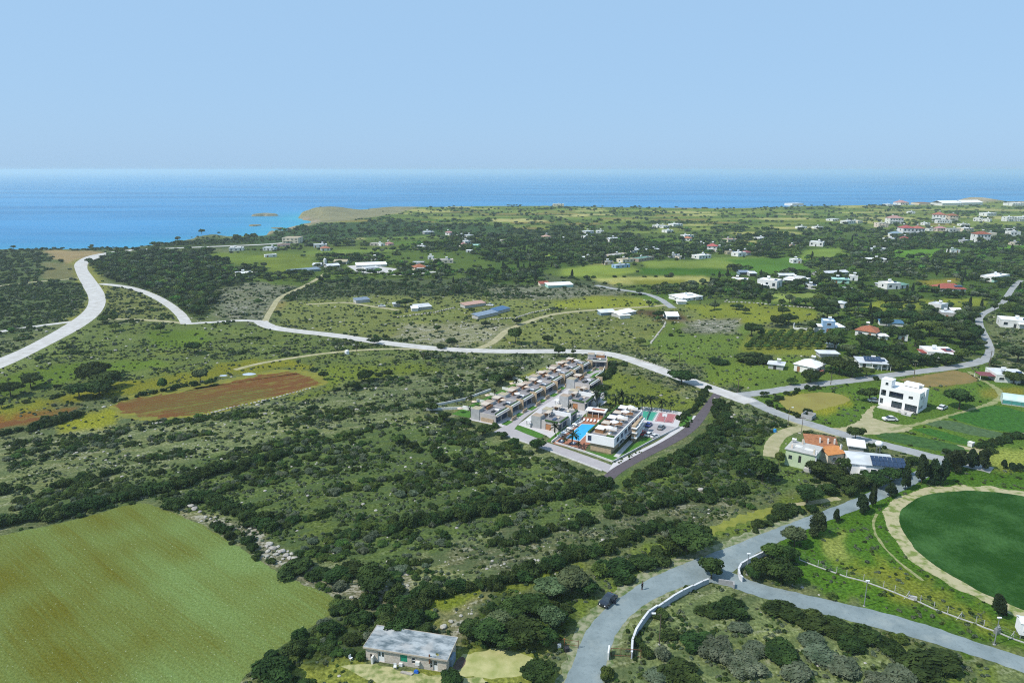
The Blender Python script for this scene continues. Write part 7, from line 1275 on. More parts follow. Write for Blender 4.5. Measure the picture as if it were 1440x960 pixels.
# pool
P_ = WP([(818, 596), (838, 597.3), (815.3, 620.3), (795.6, 616)]); sheet('pool_water', P_, pool_m, .075, 'bright blue water of the swimming pool', smooth=False)
r = thing('swimming_pool', 'rectangular swimming pool with a pale stone rim', 'swimming pool', P_[3])
for i in range(4):
    a, b_ = P_[i] - P_[3], P_[(i + 1) % 4] - P_[3]; d = b_ - a; q = MB(); q.M = Matrix.Translation(a) @ Matrix.Rotation(math.atan2(d.y, d.x), 4, 'Z'); q.box(-.2, -.15, 0, d.length + .2, .15, .11 + .003 * i); q.build('rim', pave, r)
# courts
courtg = mat('green_court', (.05, .30, .21), .8, (.045, .26, .18), .5); courtr = mat('red_court', (.38, .15, .15), .8, (.32, .12, .13), .5); line = mat('white_line', (.55, .55, .55), .8)
for P, m_, lb in (([(903.5, 577.5), (925, 579.5), (917.5, 592), (901.5, 589.5)], courtg, 'green tennis court'), ([(927, 580), (951.5, 582.5), (946.5, 595), (921, 592)], courtr, 'pink red basketball court')):
    q = WP(P); sheet('sports_court', q, m_, .050, lb, smooth=False); b = MB(); cq_ = sum((Vector(v) for v in q), Vector()) / 4
    for i in range(4):
        a = cq_.lerp(q[i], .90); e = cq_.lerp(q[(i + 1) % 4], .90); d = (e - a).normalized(); n_ = Vector((-d.y, d.x, 0)) * .04; b.add([tuple(v)[:2] + (.056,) for v in (a - n_, e - n_, e + n_, a + n_)], [(0, 1, 2, 3)])
    a = cq_.lerp((q[0] + q[1]) / 2, .9); e = cq_.lerp((q[2] + q[3]) / 2, .9); d = (e - a).normalized(); n_ = Vector((-d.y, d.x, 0)) * .04; b.add([tuple(v)[:2] + (.057,) for v in (a - n_, e - n_, e + n_, a + n_)], [(0, 1, 2, 3)])
    o = b.build('court_lines', line); tag(o, 'white painted lines on the ' + lb, None, None, 'structure')
a, e = W(914, 578.5), W(909, 590.5); r = thing('tennis_net', 'low net across the green court', 'net', a, math.atan2(e.y - a.y, e.x - a.x)); gl = (e - a).length; bx('net', mat('net', (.2, .25, .23), .9), r, 0, -.015, .1, gl, .015, .7)
for x_ in (0, gl): bx('post', white, r, x_ - .04, -.04, 0, x_ + .04, .04, .8)
r = thing('basketball_hoop', 'white backboard hoop at the near edge of the pink red court', 'hoop', W(934, 594), R(65)); b = MB(); b.tube((0, 0, 0), (0, 0, 2.2), .07, n=6); b.build('post', steel, r); bx('backboard', white2, r, .1, -.7, 1.9, .16, .7, 2.9); b = MB(); b.tube((.16, 0, 2.1), (.5, 0, 2.1), .03, n=6); b.build('arm', rust, r)
# parasols and loungers
def parasol(p, s, lab, grp=None, m=white2, z=0):
    r = thing('parasol', lab, 'parasol', (p[0], p[1], z), random.random(), grp); b = MB(); b.tube((0, 0, 0), (0, 0, 1.5 * s), .035, n=6); b.build('pole', steel, r); b = MB(); k = 8; b.add([(0.95 * s * math.cos(6.283 * i / k), .95 * s * math.sin(6.283 * i / k), 1.32 * s) for i in range(k)] + [(0, 0, 1.72 * s), (0, 0, 1.66 * s)], [(i, (i + 1) % k, k) for i in range(k)] + [((i + 1) % k, i, k + 1) for i in range(k)]); b.build('canopy', m, r)
ORD = ['nearest', 'second', 'third', 'fourth', 'fifth', 'sixth', 'seventh', 'eighth', 'ninth', 'tenth', 'eleventh', 'farthest']
LG = []
def lounger(p, rz_, lab, grp):
    if not LG:
        r = thing('sun_lounger', lab, 'sun lounger', (p[0], p[1], .05), rz_, grp); bx('mattress', white2, r, -.62, -.24, .2, .3, .24, .28); b = MB(); b.add([(.3, -.24, .2), (.3, .24, .2), (.75, .24, .5), (.75, -.24, .5), (.3, -.24, .28), (.3, .24, .28), (.72, .24, .57), (.72, -.24, .57)], [(3, 2, 1, 0), (4, 5, 6, 7), (0, 1, 5, 4), (1, 2, 6, 5), (2, 3, 7, 6), (3, 0, 4, 7)]); b.build('backrest', white2, r)
        for x_ in (-.55, .4):
            for y_ in (-.2, .16): bx('leg', steel, r, x_, y_, 0, x_ + .04, y_ + .04, .2)
        LG.append(r)
    else: r = copy_tree(LG[0]); r.location = (p[0], p[1], .05); r.rotation_euler.z = rz_; tag(r, lab, None, grp)
a, e = W(787, 614.5), W(817, 592.5)
for i in range(12): lounger(a.lerp(e, i / 11), R(155), ('%s white sun lounger in the row along the left side of the pool' % ORD[i]) if i in (0, 11) else '%s sun lounger from the near end of the row left of the pool' % ORD[i], 'sun loungers left of the pool')
a, e = W(821, 591.5), W(841, 593.5)
for i in range(5): lounger(a.lerp(e, i / 4), R(70), '%s sun lounger in the short row at the far end of the pool' % ('leftmost', 'second', 'middle', 'fourth', 'rightmost')[i], 'sun loungers at the far end of the pool')
for q in ((792, 612.5), (800, 606), (808, 600.5)): parasol(W(*q), .8, 'white parasol standing in the row of loungers left of the pool', 'parasols beside the pool')
for q, lb in (((790, 621), 'left'), ((806, 624), 'right')):
    p = W(*q); r = thing('sunken_seat', 'dark seating corner near the front wall of the pool deck, %s one' % lb, 'seat', (p.x, p.y, .05), UA); bx('seat', glassb, r, -.9, -.7, 0, .9, .7, .28); bx('backrest', terra, r, -.9, .702, 0, .9, .85, .55); bx('table', white2, r, -.25, -.25, .282, .25, .25, .4)
# pool bar
A = W(824, 585); r = thing('pool_bar', 'low pool bar with overhanging white roof at the far end of the pool', 'pool bar', A, R(-22)); bx('wall', grey_r, r, .3, .8, 0, 5.6, 2.6, 1.9); bx('counter', wood, r, .5, .1, 0, 5.4, .5, .8); bx('window', glassb, r, .5, .74, .7, 5.4, .797, 1.7); bx('roof', white2, r, -.2, -.3, 1.902, 6.2, 3.0, 2.2); bx('roof_inset', terra, r, 1.6, .6, 2.202, 5.6, 2.3, 2.24)
for x_ in (.1, 2.0, 4.0, 5.7): bx('post', white, r, x_, -.15, 0, x_ + .12, -.03, 1.9)
# main building: frame along the street direction
A = W(863, 640); an = R(62); r = thing('main_building', 'white main building with stone base, overhanging upper floor and roof terraces', 'building', A, an); Lb = 25.0; Wb = 8.2; z1, z2 = 2.3, 4.9
stone = mat('warm_stone_cladding', (.46, .35, .23), .9, (.32, .24, .16), 2.2, .05, 5, detail=2)
foot(A, an, -1, -4, Lb + 1, Wb + 1)
bx('stone_base', stone, r, .6, 1.0, 0, 6.5, Wb - 1.2, z1 - .003); bx('ground_floor_wall', grey_r, r, 6.5, .8, 0, Lb, Wb - .6, z1 - .003)
b = MB(); b.holes(Lb, z2 - z1, .25, [(2.0 + i * 3.2, .35, 4.4 + i * 3.2, 1.9) for i in range(7)]); b.box(0, .25, 0, .25, Wb, z2 - z1) if False else None
b.holes(Wb - .5, z2 - z1, .25, [(Wb - 1.9, .5, Wb - .8, 2.1)], axis='y', x0=0, y0=.25); b.box(0, Wb - .25, 0, Lb, Wb, z2 - z1); b.box(Lb - .25, .25, 0, Lb, Wb - .25, z2 - z1); w_ = b.build('upper_wall', white2, r); w_.location.z = z1
bx('floor_slab', white2, r, .26, .26, z1, Lb - .26, Wb - .26, z1 + .2); bx('roof_deck', mat('roof_deck', (.235, .225, .235), .85, (.17, .165, .175), .8), r, .26, .26, z2 - .32, Lb - .26, Wb - .26, z2 - .12)
for i in range(7): o = bx('window', glassb, r, 2.0 + i * 3.2, .15, z1 + .35, 4.4 + i * 3.2, .2, z1 + 1.9)
bx('window', glassb, r, .12, Wb - 1.65, z1 + .5, .17, Wb - .55, z1 + 2.1)
for i in range(6): bx('window', glassb, r, 7.2 + i * 2.9, .76, .5, 9.2 + i * 2.9, .798, 1.9)
for i in range(6): bx('balcony', white2, r, 7.0 + i * 3.0, -.9, z1 + .0, 9.6 + i * 3.0, -.003, z1 + .16); bx('balcony_glass', glassb, r, 7.0 + i * 3.0, -.9, z1 + .162, 9.6 + i * 3.0, -.85, z1 + .8)
hedge = mat('planter_hedge', (.05, .11, .025), .9, (.03, .07, .015), 3, .1, 8)
bx('planter', hedge, r, .3, Wb - .9, z2 - .118, Lb - .4, Wb - .3, z2 + .45); bx('planter', hedge, r, .3, .35, z2 - .118, 1.0, 2.4, z2 + .3)
for i in range(5):
    x0 = 1.6 + i * 4.7; bx('terrace_floor', mat('tan_terrace', (.42, .34, .27), .85, (.34, .27, .21), 1.5), r, x0, 1.6, z2 - .118, x0 + 3.9, Wb - 1.4, z2 - .08); bx('divider', wood if i % 2 else white2, r, x0 + 4.15, 1.4, z2 - .118, x0 + 4.3, Wb - 1.2, z2 + .75)
    t_ = bx('terrace_room', glassb if i > 1 else wood, r, x0 + .5, 4.0, z2 - .078, x0 + 2.6, Wb - 1.8, z2 + 1.0); bx('room_roof', MATS['cream_pergola'] if i % 2 else white2, t_, x0 + .35, 3.9, z2 + 1.002, x0 + 2.75, Wb - 1.8, z2 + 1.12)
    bx('sofa', white2, r, x0 + .6, 2.0, z2 - .078, x0 + 1.8, 2.6, z2 + .25); bx('coffee_table', dark, r, x0 + 2.2, 2.1, z2 - .078, x0 + 2.8, 2.6, z2 + .15)
# balcony wing on the right
for i in range(3):
    x0 = 12.0 + i * 3.0; y1_ = -2.0 + i * .25
    bx('wing_wall', stone, r, x0, y1_, 0, x0 + 2.8, -.92 if i < 3 else 0, z2 - .2 - .004 * i); 
    for zz in (1.0, 2.5, 3.9): bx('wing_slab', white2, r, x0 - .35, y1_ - .55, zz, x0 + 2.95 - .003 * i, -.91, zz + .28 + .003 * i)
for q in ((868, 571), (884, 573), (852, 590), (845, 602)): pass
c_, s_ = math.cos(an), math.sin(an)
for i in range(5):
    x_, y_ = 3.0 + i * 4.7, 2.8; parasol((A.x + x_ * c_ - y_ * s_, A.y + x_ * s_ + y_ * c_), 1.35, '%s white parasol on the roof terraces of the main building, counted from the front' % ORD[i], 'parasols on the main building roof', z=z2 - .08)
bx('path', pave, r, -.8, -1.6, .0, 12.2, -.2, .05)
mat('cream_canopy', (.60, .48, .38), .8)
# terrace row units (one prototype, copied)
deckm = MATS['roof_deck']; screen = mat('orange_wood_screen', (.42, .20, .09), .8, (.32, .15, .07), 2)
def make_unit(lab, grp, mirror=False, big=False):
    r = thing('terraced_villa', lab, 'villa', (0, 0, 0), UA, grp); Wd = 7.5; Dp = 8.8; h = 2.7
    b = MB(); b.holes(Wd, h, .25, [(.3, .1, 3.1, 2.35), (3.5, .1, 6.9, 2.35)]); b.box(0, .25, 0, .25, Dp, h); b.box(Wd - .25, .25, 0, Wd, Dp, h); b.box(.25, Dp - .25, 0, Wd - .25, Dp, h); b.build('wall', villaw, r)
    for a, e in ((.3, 3.1), (3.5, 6.9)): o = bx('window', glassb, r, a, .18, .1, e, .22, 2.35); bx('frame', dark, o, (a + e) / 2 - .03, .12, .1, (a + e) / 2 + .03, .177, 2.35)
    bx('roof_deck', deckm, r, .26, .26, h - .3, Wd - .26, Dp - .26, h - .12); bx('parapet', white, r, -.1, -.5, h + .002, Wd + .1, -.12, h + .32); bx('canopy_slab', villaw, r, -.1, -.9, h - .28, Wd + .1, -.003, h - .02)
    bx('planter', hedge, r, .3, -.1, h + .003, Wd - .3, .35, h + .34); bx('stone_pier', stone, r, Wd - .1, -1.6, 0, Wd + .3, .9, h + .9); bx('stone_front', stone, r, -.12, .7, 0, -.003, 5.2, 1.3)
    bx('stair_house', grey_r, r, -.15, 5.8, 0, 2.6, Dp + .1, h + .8); bx('stair_roof', MATS['tan_stone'], r, -.1, 5.9, h + .802, 2.5, Dp, h + .88); bx('wood_screen', screen, r, 3.2, 5.0, h - .118, 6.6, 5.15, h + .8); bx('wood_screen', screen, r, 6.3, 5.2, h - .118, 6.45, Dp - .4, h + .8)
    bx('pergola', mat('cream_pergola', (.58, .50, .42), .8, (.42, .36, .30), 2), r, 3.4, 5.4, h + 1.2, 6.2, 8.0, h + 1.3)
    for x_, y_ in ((3.5, 5.5), (6.05, 5.5), (3.5, 7.85), (6.05, 7.85)): bx('pergola_post', wood, r, x_, y_, h - .118, x_ + .1, y_ + .1, h + 1.2)
    bx('sofa', dark, r, 2.0, 2.2, h - .118, 3.6, 2.9, h + .25); bx('sofa', white2, r, 4.4, 1.6, h - .118, 5.2, 3.1, h + .2); bx('glass_rail', glassb, r, .28, .4, h - .118, Wd - .3, .44, h + .5)
    bx('front_wall', stone, r, Wd * .62, -3.2, 0, Wd * .98, -2.9, 1.1); bx('front_lawn', lawn, r, .6, -3.6, 0, Wd * .6, -1.7, .06); bx('entrance_step', pave, r, Wd * .62, -2.88, 0, Wd * .95, -1.0, .1)
    return r
base = W(697, 596); U0 = make_unit('terraced villa at the near end of the row left of the street', 'terraced villas left of the street'); U0.location = base
for k in range(1, 9):
    r = copy_tree(U0); off = (.0, .45, -.25, .3, -.35, .5, -.1, .35, 0)[k]; r.location = (base.x + 7.75 * k * ux - off * uy, base.y + 7.75 * k * uy + off * ux, 0); r.scale.z = (1, .94, 1.04, .97, .93, 1.05, .96, 1.0, .94)[k]
    parasol((r.location.x + 3 * ux - 3.2 * uy, r.location.y + 3 * uy + 3.2 * ux), 1.1, '%s roof parasol from the near end of the terrace row' % ORD[k], 'roof parasols of the terrace row', MATS['cream_canopy'] if k % 2 else white2, z=2.5)
    tag(r, ('%s terraced villa from the near end of the row left of the street' % ORD[k]) if k < 8 else 'terraced villa at the far end of the row left of the street', None, 'terraced villas left of the street')
foot(base, UA, -2, -4, 72, 18, 1)
r = copy_tree(U0); r.location = W(826, 516); r.rotation_euler.z = R(-8); tag(r, 'villa facing the far turning place, set crosswise to the row'); del r['group']; foot(r.location, R(-8), -1, -3, 9, 10)
sheet('terrace_paving', [(base.x + x * ux - y * uy, base.y + x * uy + y * ux) for x, y in ((-1, -4.0), (70, -4.0), (70, 9.5), (-1, 9.5))], pave, .012, 'pale paving under the terrace row', smooth=False)
# gardens behind the row
for k in range(9):
    x0 = 7.75 * k; q = [(base.x + x * ux - y * uy, base.y + x * uy + y * ux) for x, y in ((x0 + .4, 10), (x0 + 6.2, 10), (x0 + 6.2, 16.5 - k * .35), (x0 + .4, 16.5 - k * .35))]
    sheet('back_lawn', q, lawn, .030, 'back lawn of a terraced villa', smooth=False)
    x1 = x0 + 6.8; d = thing('garden_wall', 'white wall between two back gardens of the terrace row', 'wall', (base.x + x1 * ux - 9.2 * uy, base.y + x1 * uy + 9.2 * ux, 0), UA, 'walls between back gardens'); bx('wall_section', white, d, 0, 0, 0, .25, 7.5 - k * .35, .9); bx('path', pave, d, .6, 0, 0, 1.2, 7.3 - k * .35, .06)
    if k in (0, 1, 2, 4): y_ = 15.0 - k * .3; parasol((base.x + (x0 + 3) * ux - y_ * uy, base.y + (x0 + 3) * uy + y_ * ux), 1.1, 'cream parasol in a back garden of the terrace row', 'parasols in the back gardens', mat('cream_canopy', (.72, .60, .50), .8))
# inner villas
def make_inner(lab):
    r = thing('villa', lab, 'villa', (0, 0, 0), UA); h = 2.8
    for k in range(2):
        x0 = k * 6.4; y0 = k * -.2
        b = MB(); b.M = Matrix.Translation((x0, y0, 0)); b.holes(6.2, h, .25, [(.6, .2, 2.2, 2.1), (3.0, .2, 5.6, 2.1)]); b.holes(8.5 - .25, h, .25, [(2.2, 0, 4.0, 1.9)] if k == 0 else [], axis='y', x0=0, y0=.25); b.box(5.95, .25, 0, 6.2, 8.5, h); b.box(.25, 8.25, 0, 5.95, 8.5, h); b.build('wall', villaw, r)
        for a, e in ((.6, 2.2), (3.0, 5.6)): bx('window', glassb, r, x0 + a, y0 + .18, .2, x0 + e, y0 + .22, 2.1)
        if k == 0: bx('garage_door', screen, r, .1, 2.46, 0, .16, 4.24, 1.9)
        bx('roof_deck', deckm, r, x0 + .26, y0 + .26, h - .3, x0 + 5.94, y0 + 8.24, h - .12); bx('canopy_slab', villaw, r, x0 - .3, y0 - .6, h - .25, x0 + 6.2, y0 - .003, h + .0)
        bx('planter', hedge, r, x0 + .3, y0 - .5, h + .003, x0 + 6.0, y0 - .05, h + .35); bx('planter', hedge, r, x0 - .28, y0 + .2, h + .003, x0 + .2, y0 + 4.4, h + .35) if k == 0 else bx('party_wall', white2, r, x0 - .32, y0 - .9, 0, x0 - .06, y0 + 5.0, h + 1.3)
        bx('stair_house', grey_r, r, x0 - .3, y0 + 5.8, 0, x0 + 2.5, y0 + 8.9, h + .9); bx('stair_roof', MATS['tan_stone'], r, x0 - .2, y0 + 5.9, h + .902, x0 + 2.4, y0 + 8.8, h + .98); bx('wood_screen', screen, r, x0 + 3.0, y0 + 6.2, h - .118, x0 + 5.8, y0 + 6.35, h + .9)
        bx('pergola', MATS['cream_pergola'], r, x0 + 2.9, y0 + 4.6, h + 1.2, x0 + 5.6, y0 + 6.1, h + 1.3)
        for x_ in (3.0, 5.45): bx('pergola_post', white, r, x0 + x_, y0 + 4.7, h - .118, x0 + x_ + .1, y0 + 4.8, h + 1.2)
        bx('sofa', glassb, r, x0 + 1.6, y0 + 2.0, h - .118, x0 + 3.4, y0 + 2.9, h + .2); bx('table', cream, r, x0 + 3.9, y0 + 1.8, h - .118, x0 + 4.9, y0 + 2.6, h + .15)
        bx('terrace', pave, r, x0 + .2, y0 - 2.6, 0, x0 + 5.8, y0 - .61, .08)
    bx('side_porch', white, r, -1.0, 8.95, 0, .2, 10.2, .9); bx('porch_roof', white, r, -1.2, 8.91, 2.0, .6, 10.4, 2.15); bx('porch_post', grey_r, r, -1.0, 10.0, .902, -.8, 10.2, 2.0)
    return r
V1 = make_inner('double villa with wooden garage door at the front corner of the street'); V1.location = W(785, 607.5); foot(V1.location, UA, -1, -3, 14, 11)
V2 = copy_tree(V1); V2.location = W(822, 577.5); V2['label'] = 'double villa standing second along the street, behind the garage door one'; foot(V2.location, UA, -1, -3, 14, 11)
V3 = copy_tree(U0); V3.location = W(829, 551); V3['label'] = 'single villa with long white parapet beside the dark meadow hedge'; del V3['group']; foot(V3.location, UA, -1, -3, 9, 11)
# palms and clipped trees of the complex
def palm(px, py, hpx, v=0, lab=None, grp=None):
    p = W(px, py); k = depth(p) / FOC; hh = hpx * k * 1.08; add_plant('palm_tree', p.x, p.y, hh * .95, hh, v, lab, grp, True)
PB = 'palm trees in the row behind the main building'
for q in ((852, 572, 22), (864, 574, 19), (890, 576, 18), (903, 577, 20), (916, 577, 22), (930, 579, 18), (943, 579, 17)): palm(*q, random.randrange(2), 'palm tree in the row between main building and meadow', PB)
palm(875, 576, 28, 0, 'largest and darkest palm tree, behind the roof of the main building'); palm(840, 570, 22, 1, 'thin pale palm tree at the left end of the row behind the main building'); palm(804, 629, 25, 0, 'big palm tree at the near corner of the swimming pool'); palm(781, 615, 22, 1, 'palm tree between the garage door villa and the pool'); palm(814, 632, 12, 1); palm(794, 626, 12, 0)
for q in ((663, 566, 14), (662, 585, 14), (696, 558, 14), (739, 543, 14), (725, 544, 12), (756, 530, 11), (771, 522, 10), (645, 560, 10)): palm(*q, random.randrange(2), 'small palm tree in the back gardens of the terrace row', 'palm trees in the back gardens')
for q in ((801, 580, 14), (808, 585, 12), (812, 538, 12), (818, 534, 11), (820, 547, 12), (843, 577, 10), (835, 570, 12), (790, 536, 9)): palm(*q, random.randrange(2), 'small palm tree among the inner villas', 'palm trees among the inner villas')
E('shrub', 697, 597, 12, 9, 1, 'bright green round shrub at the near end of the terrace row'); row([(822, 545), (835, 538), (858, 527), (862, 512)], 3.0, 2.2, 1.0, n=2, jit=.7); row([(834, 553), (848, 547), (856, 544)], 3.0, 1.8, 1.0, n=2, jit=.6)
row([(862, 651.2), (905, 633)], .6, .5, .7, vs=MD); row([(958, 590), (964, 600), (970, 590)], 1.2, 1.0, .8, vs=DK); row([(860, 569), (884, 566), (900, 571)], 1.2, 1.4, 1.0, vs=DK); row([(770, 644), (800, 658), (835, 671), (852, 680)], 2.2, 1.1, 1.3, vs=DK, n=2, jit=1.0)
row([(880, 684), (922, 659), (966, 634), (1002, 609), (1016, 588), (1026, 566)], 2.2, 1.2, 1.2, vs=DK, n=2, jit=1.2)
excl(WP([(690, 612), (768, 640), (850, 674), (868, 686), (920, 656), (965, 630), (1000, 604), (1020, 560), (1000, 552), (900, 620), (860, 640)]), 1.5)
# ------------------------------------------------------------ fill in the vegetation
def sample(y0, y1, dens, fn):
    w0, w1 = -.80, .82; area = (y1 ** 2 - y0 ** 2) * (w1 - w0) / 2; n = int(area * dens)
    y = np.sqrt(rng.random(n) * (y1 ** 2 - y0 ** 2) + y0 ** 2); x = (w0 + (w1 - w0) * rng.random(n)) * y
    _, _, sc_, sh_, tr_ = landcover(x, y); p = fn(x, y, sc_, sh_, tr_); k = rng.random(n) < p; x, y = x[k], y[k]
    ok = inpoly(x, y, LANDn)
    if y1 > 600: ok &= segdist(x, y, LANDn[:len(cq)], False) > 5
    ok &= ~blocked(x, y); return x[ok], y[ok]
th_ = R(22); c2, s2 = math.cos(th_), math.sin(th_)
def streak(x, y, s, k=1.0):   # clumps drawn out along the old terraces
    u, v = x * c2 + y * s2, -x * s2 + y * c2; return fbm(u / (20 * k), v / (6.5 * k), s, 3)
def shp(x, y, sc_, sh_, tr_): n = streak(x, y, 5); return np.clip((n - (.80 - .62 * sh_)) * 6, 0, 1) * np.clip(sh_ * 2.2, 0, 1)
def trp(x, y, sc_, sh_, tr_): n = fbm(x / 34, y / 24, 15, 3); return np.clip((n - (.64 - .50 * tr_)) * 5, 0, 1) * np.clip(tr_ * 1.6 + .02, 0, 1)
GRD = []
def addmany(kind, X, Y, w0, w1, hr, vs):
    for x, y in zip(X, Y):
        w = w0 + (w1 - w0) * rng.random() ** 1.6; add_plant(kind, float(x), float(y), w, w * rng.uniform(*hr), int(rng.choice(vs)))
SV = [0, 3, 4, 7, 8, 11, 1, 2, 6, 10, 5, 9]
for y0, y1, d, w0, w1 in ((80, 230, .62, .7, 2.7), (230, 450, .24, 1.0, 3.1), (450, 800, .045, 2.4, 5.0), (800, 1600, .008, 4, 8)):
    X1, Y1 = sample(y0, y1, d, shp); addmany('shrub', X1, Y1, w0, w1, (.34, .62), [0, 3, 4, 7, 8, 11, 0, 3, 1, 2, 6, 10, 5, 9, 1])
for y0, y1, d, w0, w1 in ((80, 300, .010, 3.0, 4.6), (300, 560, .050, 3.4, 6.8), (560, 900, .036, 4.2, 8.0), (900, 1600, .024, 3.5, 7.0)):
    X1, Y1 = sample(y0, y1, d, trp); addmany('tree', X1, Y1, w0, w1, (.60, .92) if y0 < 900 else (.45, .7), list(range(10)))
X1, Y1 = sample(300, 760, .0009, lambda x, y, a, b_, c_: np.clip(c_ * 2, 0, 1) * (x > -60)); addmany('cypress_tree', X1, Y1, 1.6, 2.6, (2.6, 3.6), [0])
print('plants', len(PLANTS))
# rank by how large they show
for p in PLANTS: p['ax'] = random.uniform(.84, 1.19)
FRAME = []
for p in PLANTS:
    px, py = PX(p['x'], p['y']); t = p['y'] * cT + H * sT
    p['vis'] = p['w'] * p['h'] / t ** 2 if (-15 < px < 1455 and 240 < py < 985) else 0
    p['px'], p['py'] = px, py
MESHES = {'shrub': [m_ for m_, _ in SHR], 'tree': [m_ for m_, _ in CRN], 'orchard_tree': [m_ for m_, _ in CRN], 'pine_tree': [m_ for m_, _ in PIN], 'cypress_tree': [CYP[0][0]]}
TONE = {'shrub': [w_ for _, w_ in SHR], 'tree': [w_ for _, w_ in CRN], 'orchard_tree': [w_ for _, w_ in CRN], 'pine_tree': ['dark'] * 4, 'cypress_tree': ['dark'], 'palm_tree': ['dark'] * 2}
PLACES = [(60, 735, 'on the upper edge of the sown field'), (330, 740, 'in the scrub above the boulder heap'), (160, 640, 'in the rocky scrub below the red field'), (230, 545, 'beside the red field'), (480, 860, 'between the sown field and the stone house'), (560, 900, 'behind the stone house'),
 (720, 875, 'in the dark grove left of the parked car'), (880, 805, 'along the upper side of the road bend'), (1000, 880, 'in the stony ground inside the curved wall'), (1130, 900, 'in the bush row below the branch road'), (1260, 950, 'at the lower right below the branch road'), (1100, 790, 'behind the white corner wall'),
 (1200, 760, 'on the grass between the roads and the ring field'), (1300, 665, 'in the roadside row above the ring field'), (940, 640, 'in the dark scrub right of the asphalt road'), (620, 700, 'in the dark scrub below the complex'), (440, 690, 'in the dark scrub left of the complex'), (760, 770, 'in the rocky strip above the road bend'),
 (1060, 640, 'around the pale green house'), (1180, 670, 'in the hedge below the white solar house'), (560, 545, 'in the open scrub left of the complex'), (800, 560, 'among the villas of the complex'), (900, 545, 'on the meadow behind the complex'), (1150, 560, 'around the small olive field'), (1300, 540, 'around the white villa'),
 (1080, 480, 'around the olive orchard'), (1250, 490, 'in the village gardens by the road'), (1350, 430, 'around the right hand village road'), (980, 480, 'in the meadows above the pale road'), (700, 460, 'near the farm sheds'), (500, 450, 'in the open scrub above the pale road'), (270, 400, 'in the dark wood beside the gravel road'),
 (60, 430, 'in the scrub left of the gravel road'), (170, 490, 'on the green slope right of the gravel road'), (30, 540, 'at the left edge below the gravel road'), (1000, 400, 'in the middle village'), (640, 380, 'in the far left village'), (1400, 480, 'at the right edge by the village road')]
def autolabel(p):
    k = min(PLACES, key=lambda q: (q[0] - p['px']) ** 2 + (q[1] - p['py']) ** 2); kind = p['kind'].replace('_', ' '); tone = TONE[p['kind']][p['v']]
    s_ = 'big' if p['w'] > (4.2 if p['kind'] == 'shrub' else 6) else 'small' if p['w'] < (2.4 if p['kind'] == 'shrub' else 3.6) else 'middling'
    dx, dy = p['px'] - k[0], p['py'] - k[1]; far_d = 'left' if dx < -28 else 'right' if dx > 28 else ''; ud = 'upper' if dy < -11 else 'lower' if dy > 11 else ''
    side = (ud + ' ' + far_d).strip(); lab = f'{s_} {tone} {kind} {k[2]}' + (f', {side}' if side else ', middle'); return lab, f'{tone} {kind}s {k[2]}'
trunkn = {}
def plant_object(p):
    lab, grp = p['label'], p['group']
    if not lab: lab, g2 = autolabel(p); grp = grp or g2
    z = gz(p['x'], p['y']) if p['y'] > 700 else 0
    if p['kind'] == 'shrub':
        o = bpy.data.objects.new('shrub', MESHES['shrub'][p['v']]); COL.objects.link(o); tag(o, lab, 'shrub', grp)
    else:
        o = bpy.data.objects.new(p['kind'], None); COL.objects.link(o); tag(o, lab, 'tree', grp)
        if p['kind'] == 'palm_tree': ms = [('trunk', PALM[p['v']][0]), ('crown', PALM[p['v']][1])]
        else: ms = [('trunk', TRKP if p['kind'] in ('pine_tree', 'cypress_tree') else TRK[p['v'] % 3]), ('crown', MESHES[p['kind']][p['v']])]
        for n_, m_ in ms: c_ = bpy.data.objects.new(n_, m_); COL.objects.link(c_); c_.parent = o
    o.location = (p['x'], p['y'], z - .03); o.rotation_euler.z = p['rot']; o.scale = (p['w'] * p['ax'], p['w'] / p['ax'], p['h']); p['o'] = o; p['lab'] = lab
LIM = {'shrub': 300, 'tree': 300, 'pine_tree': 300, 'cypress_tree': 60, 'palm_tree': 300, 'orchard_tree': 300}
STUFF = {'shrub': [], 'tree': [], 'cypress_tree': []}
for kind in LIM:
    L_ = [p for p in PLANTS if p['kind'] == kind]; L_.sort(key=lambda p: -(p['vis'] + (1 if p['label'] else 0))); n = 0
    for p in L_:
        if n < LIM[kind] and p['vis'] > 0: plant_object(p); n += 1
        elif kind in STUFF: STUFF[kind].append(p)
from collections import defaultdict
same = defaultdict(list)
for p in PLANTS:
    if 'o' in p: same[p['lab']].append(p)
for lab, L_ in same.items():       # the ones at the rim of each like group can be pointed out
    if len(L_) < 2: continue
    for word, key in (('leftmost', lambda p: p['px']), ('rightmost', lambda p: -p['px']), ('nearest', lambda p: -p['py']), ('farthest', lambda p: p['py'])):
        L_ = [p for p in L_ if not p.get('named')]
        if not L_: break
        q_ = min(L_, key=key)
        if len((word + ' ' + lab).split()) <= 16: q_['o']['label'] = word + ' ' + lab; q_['named'] = True
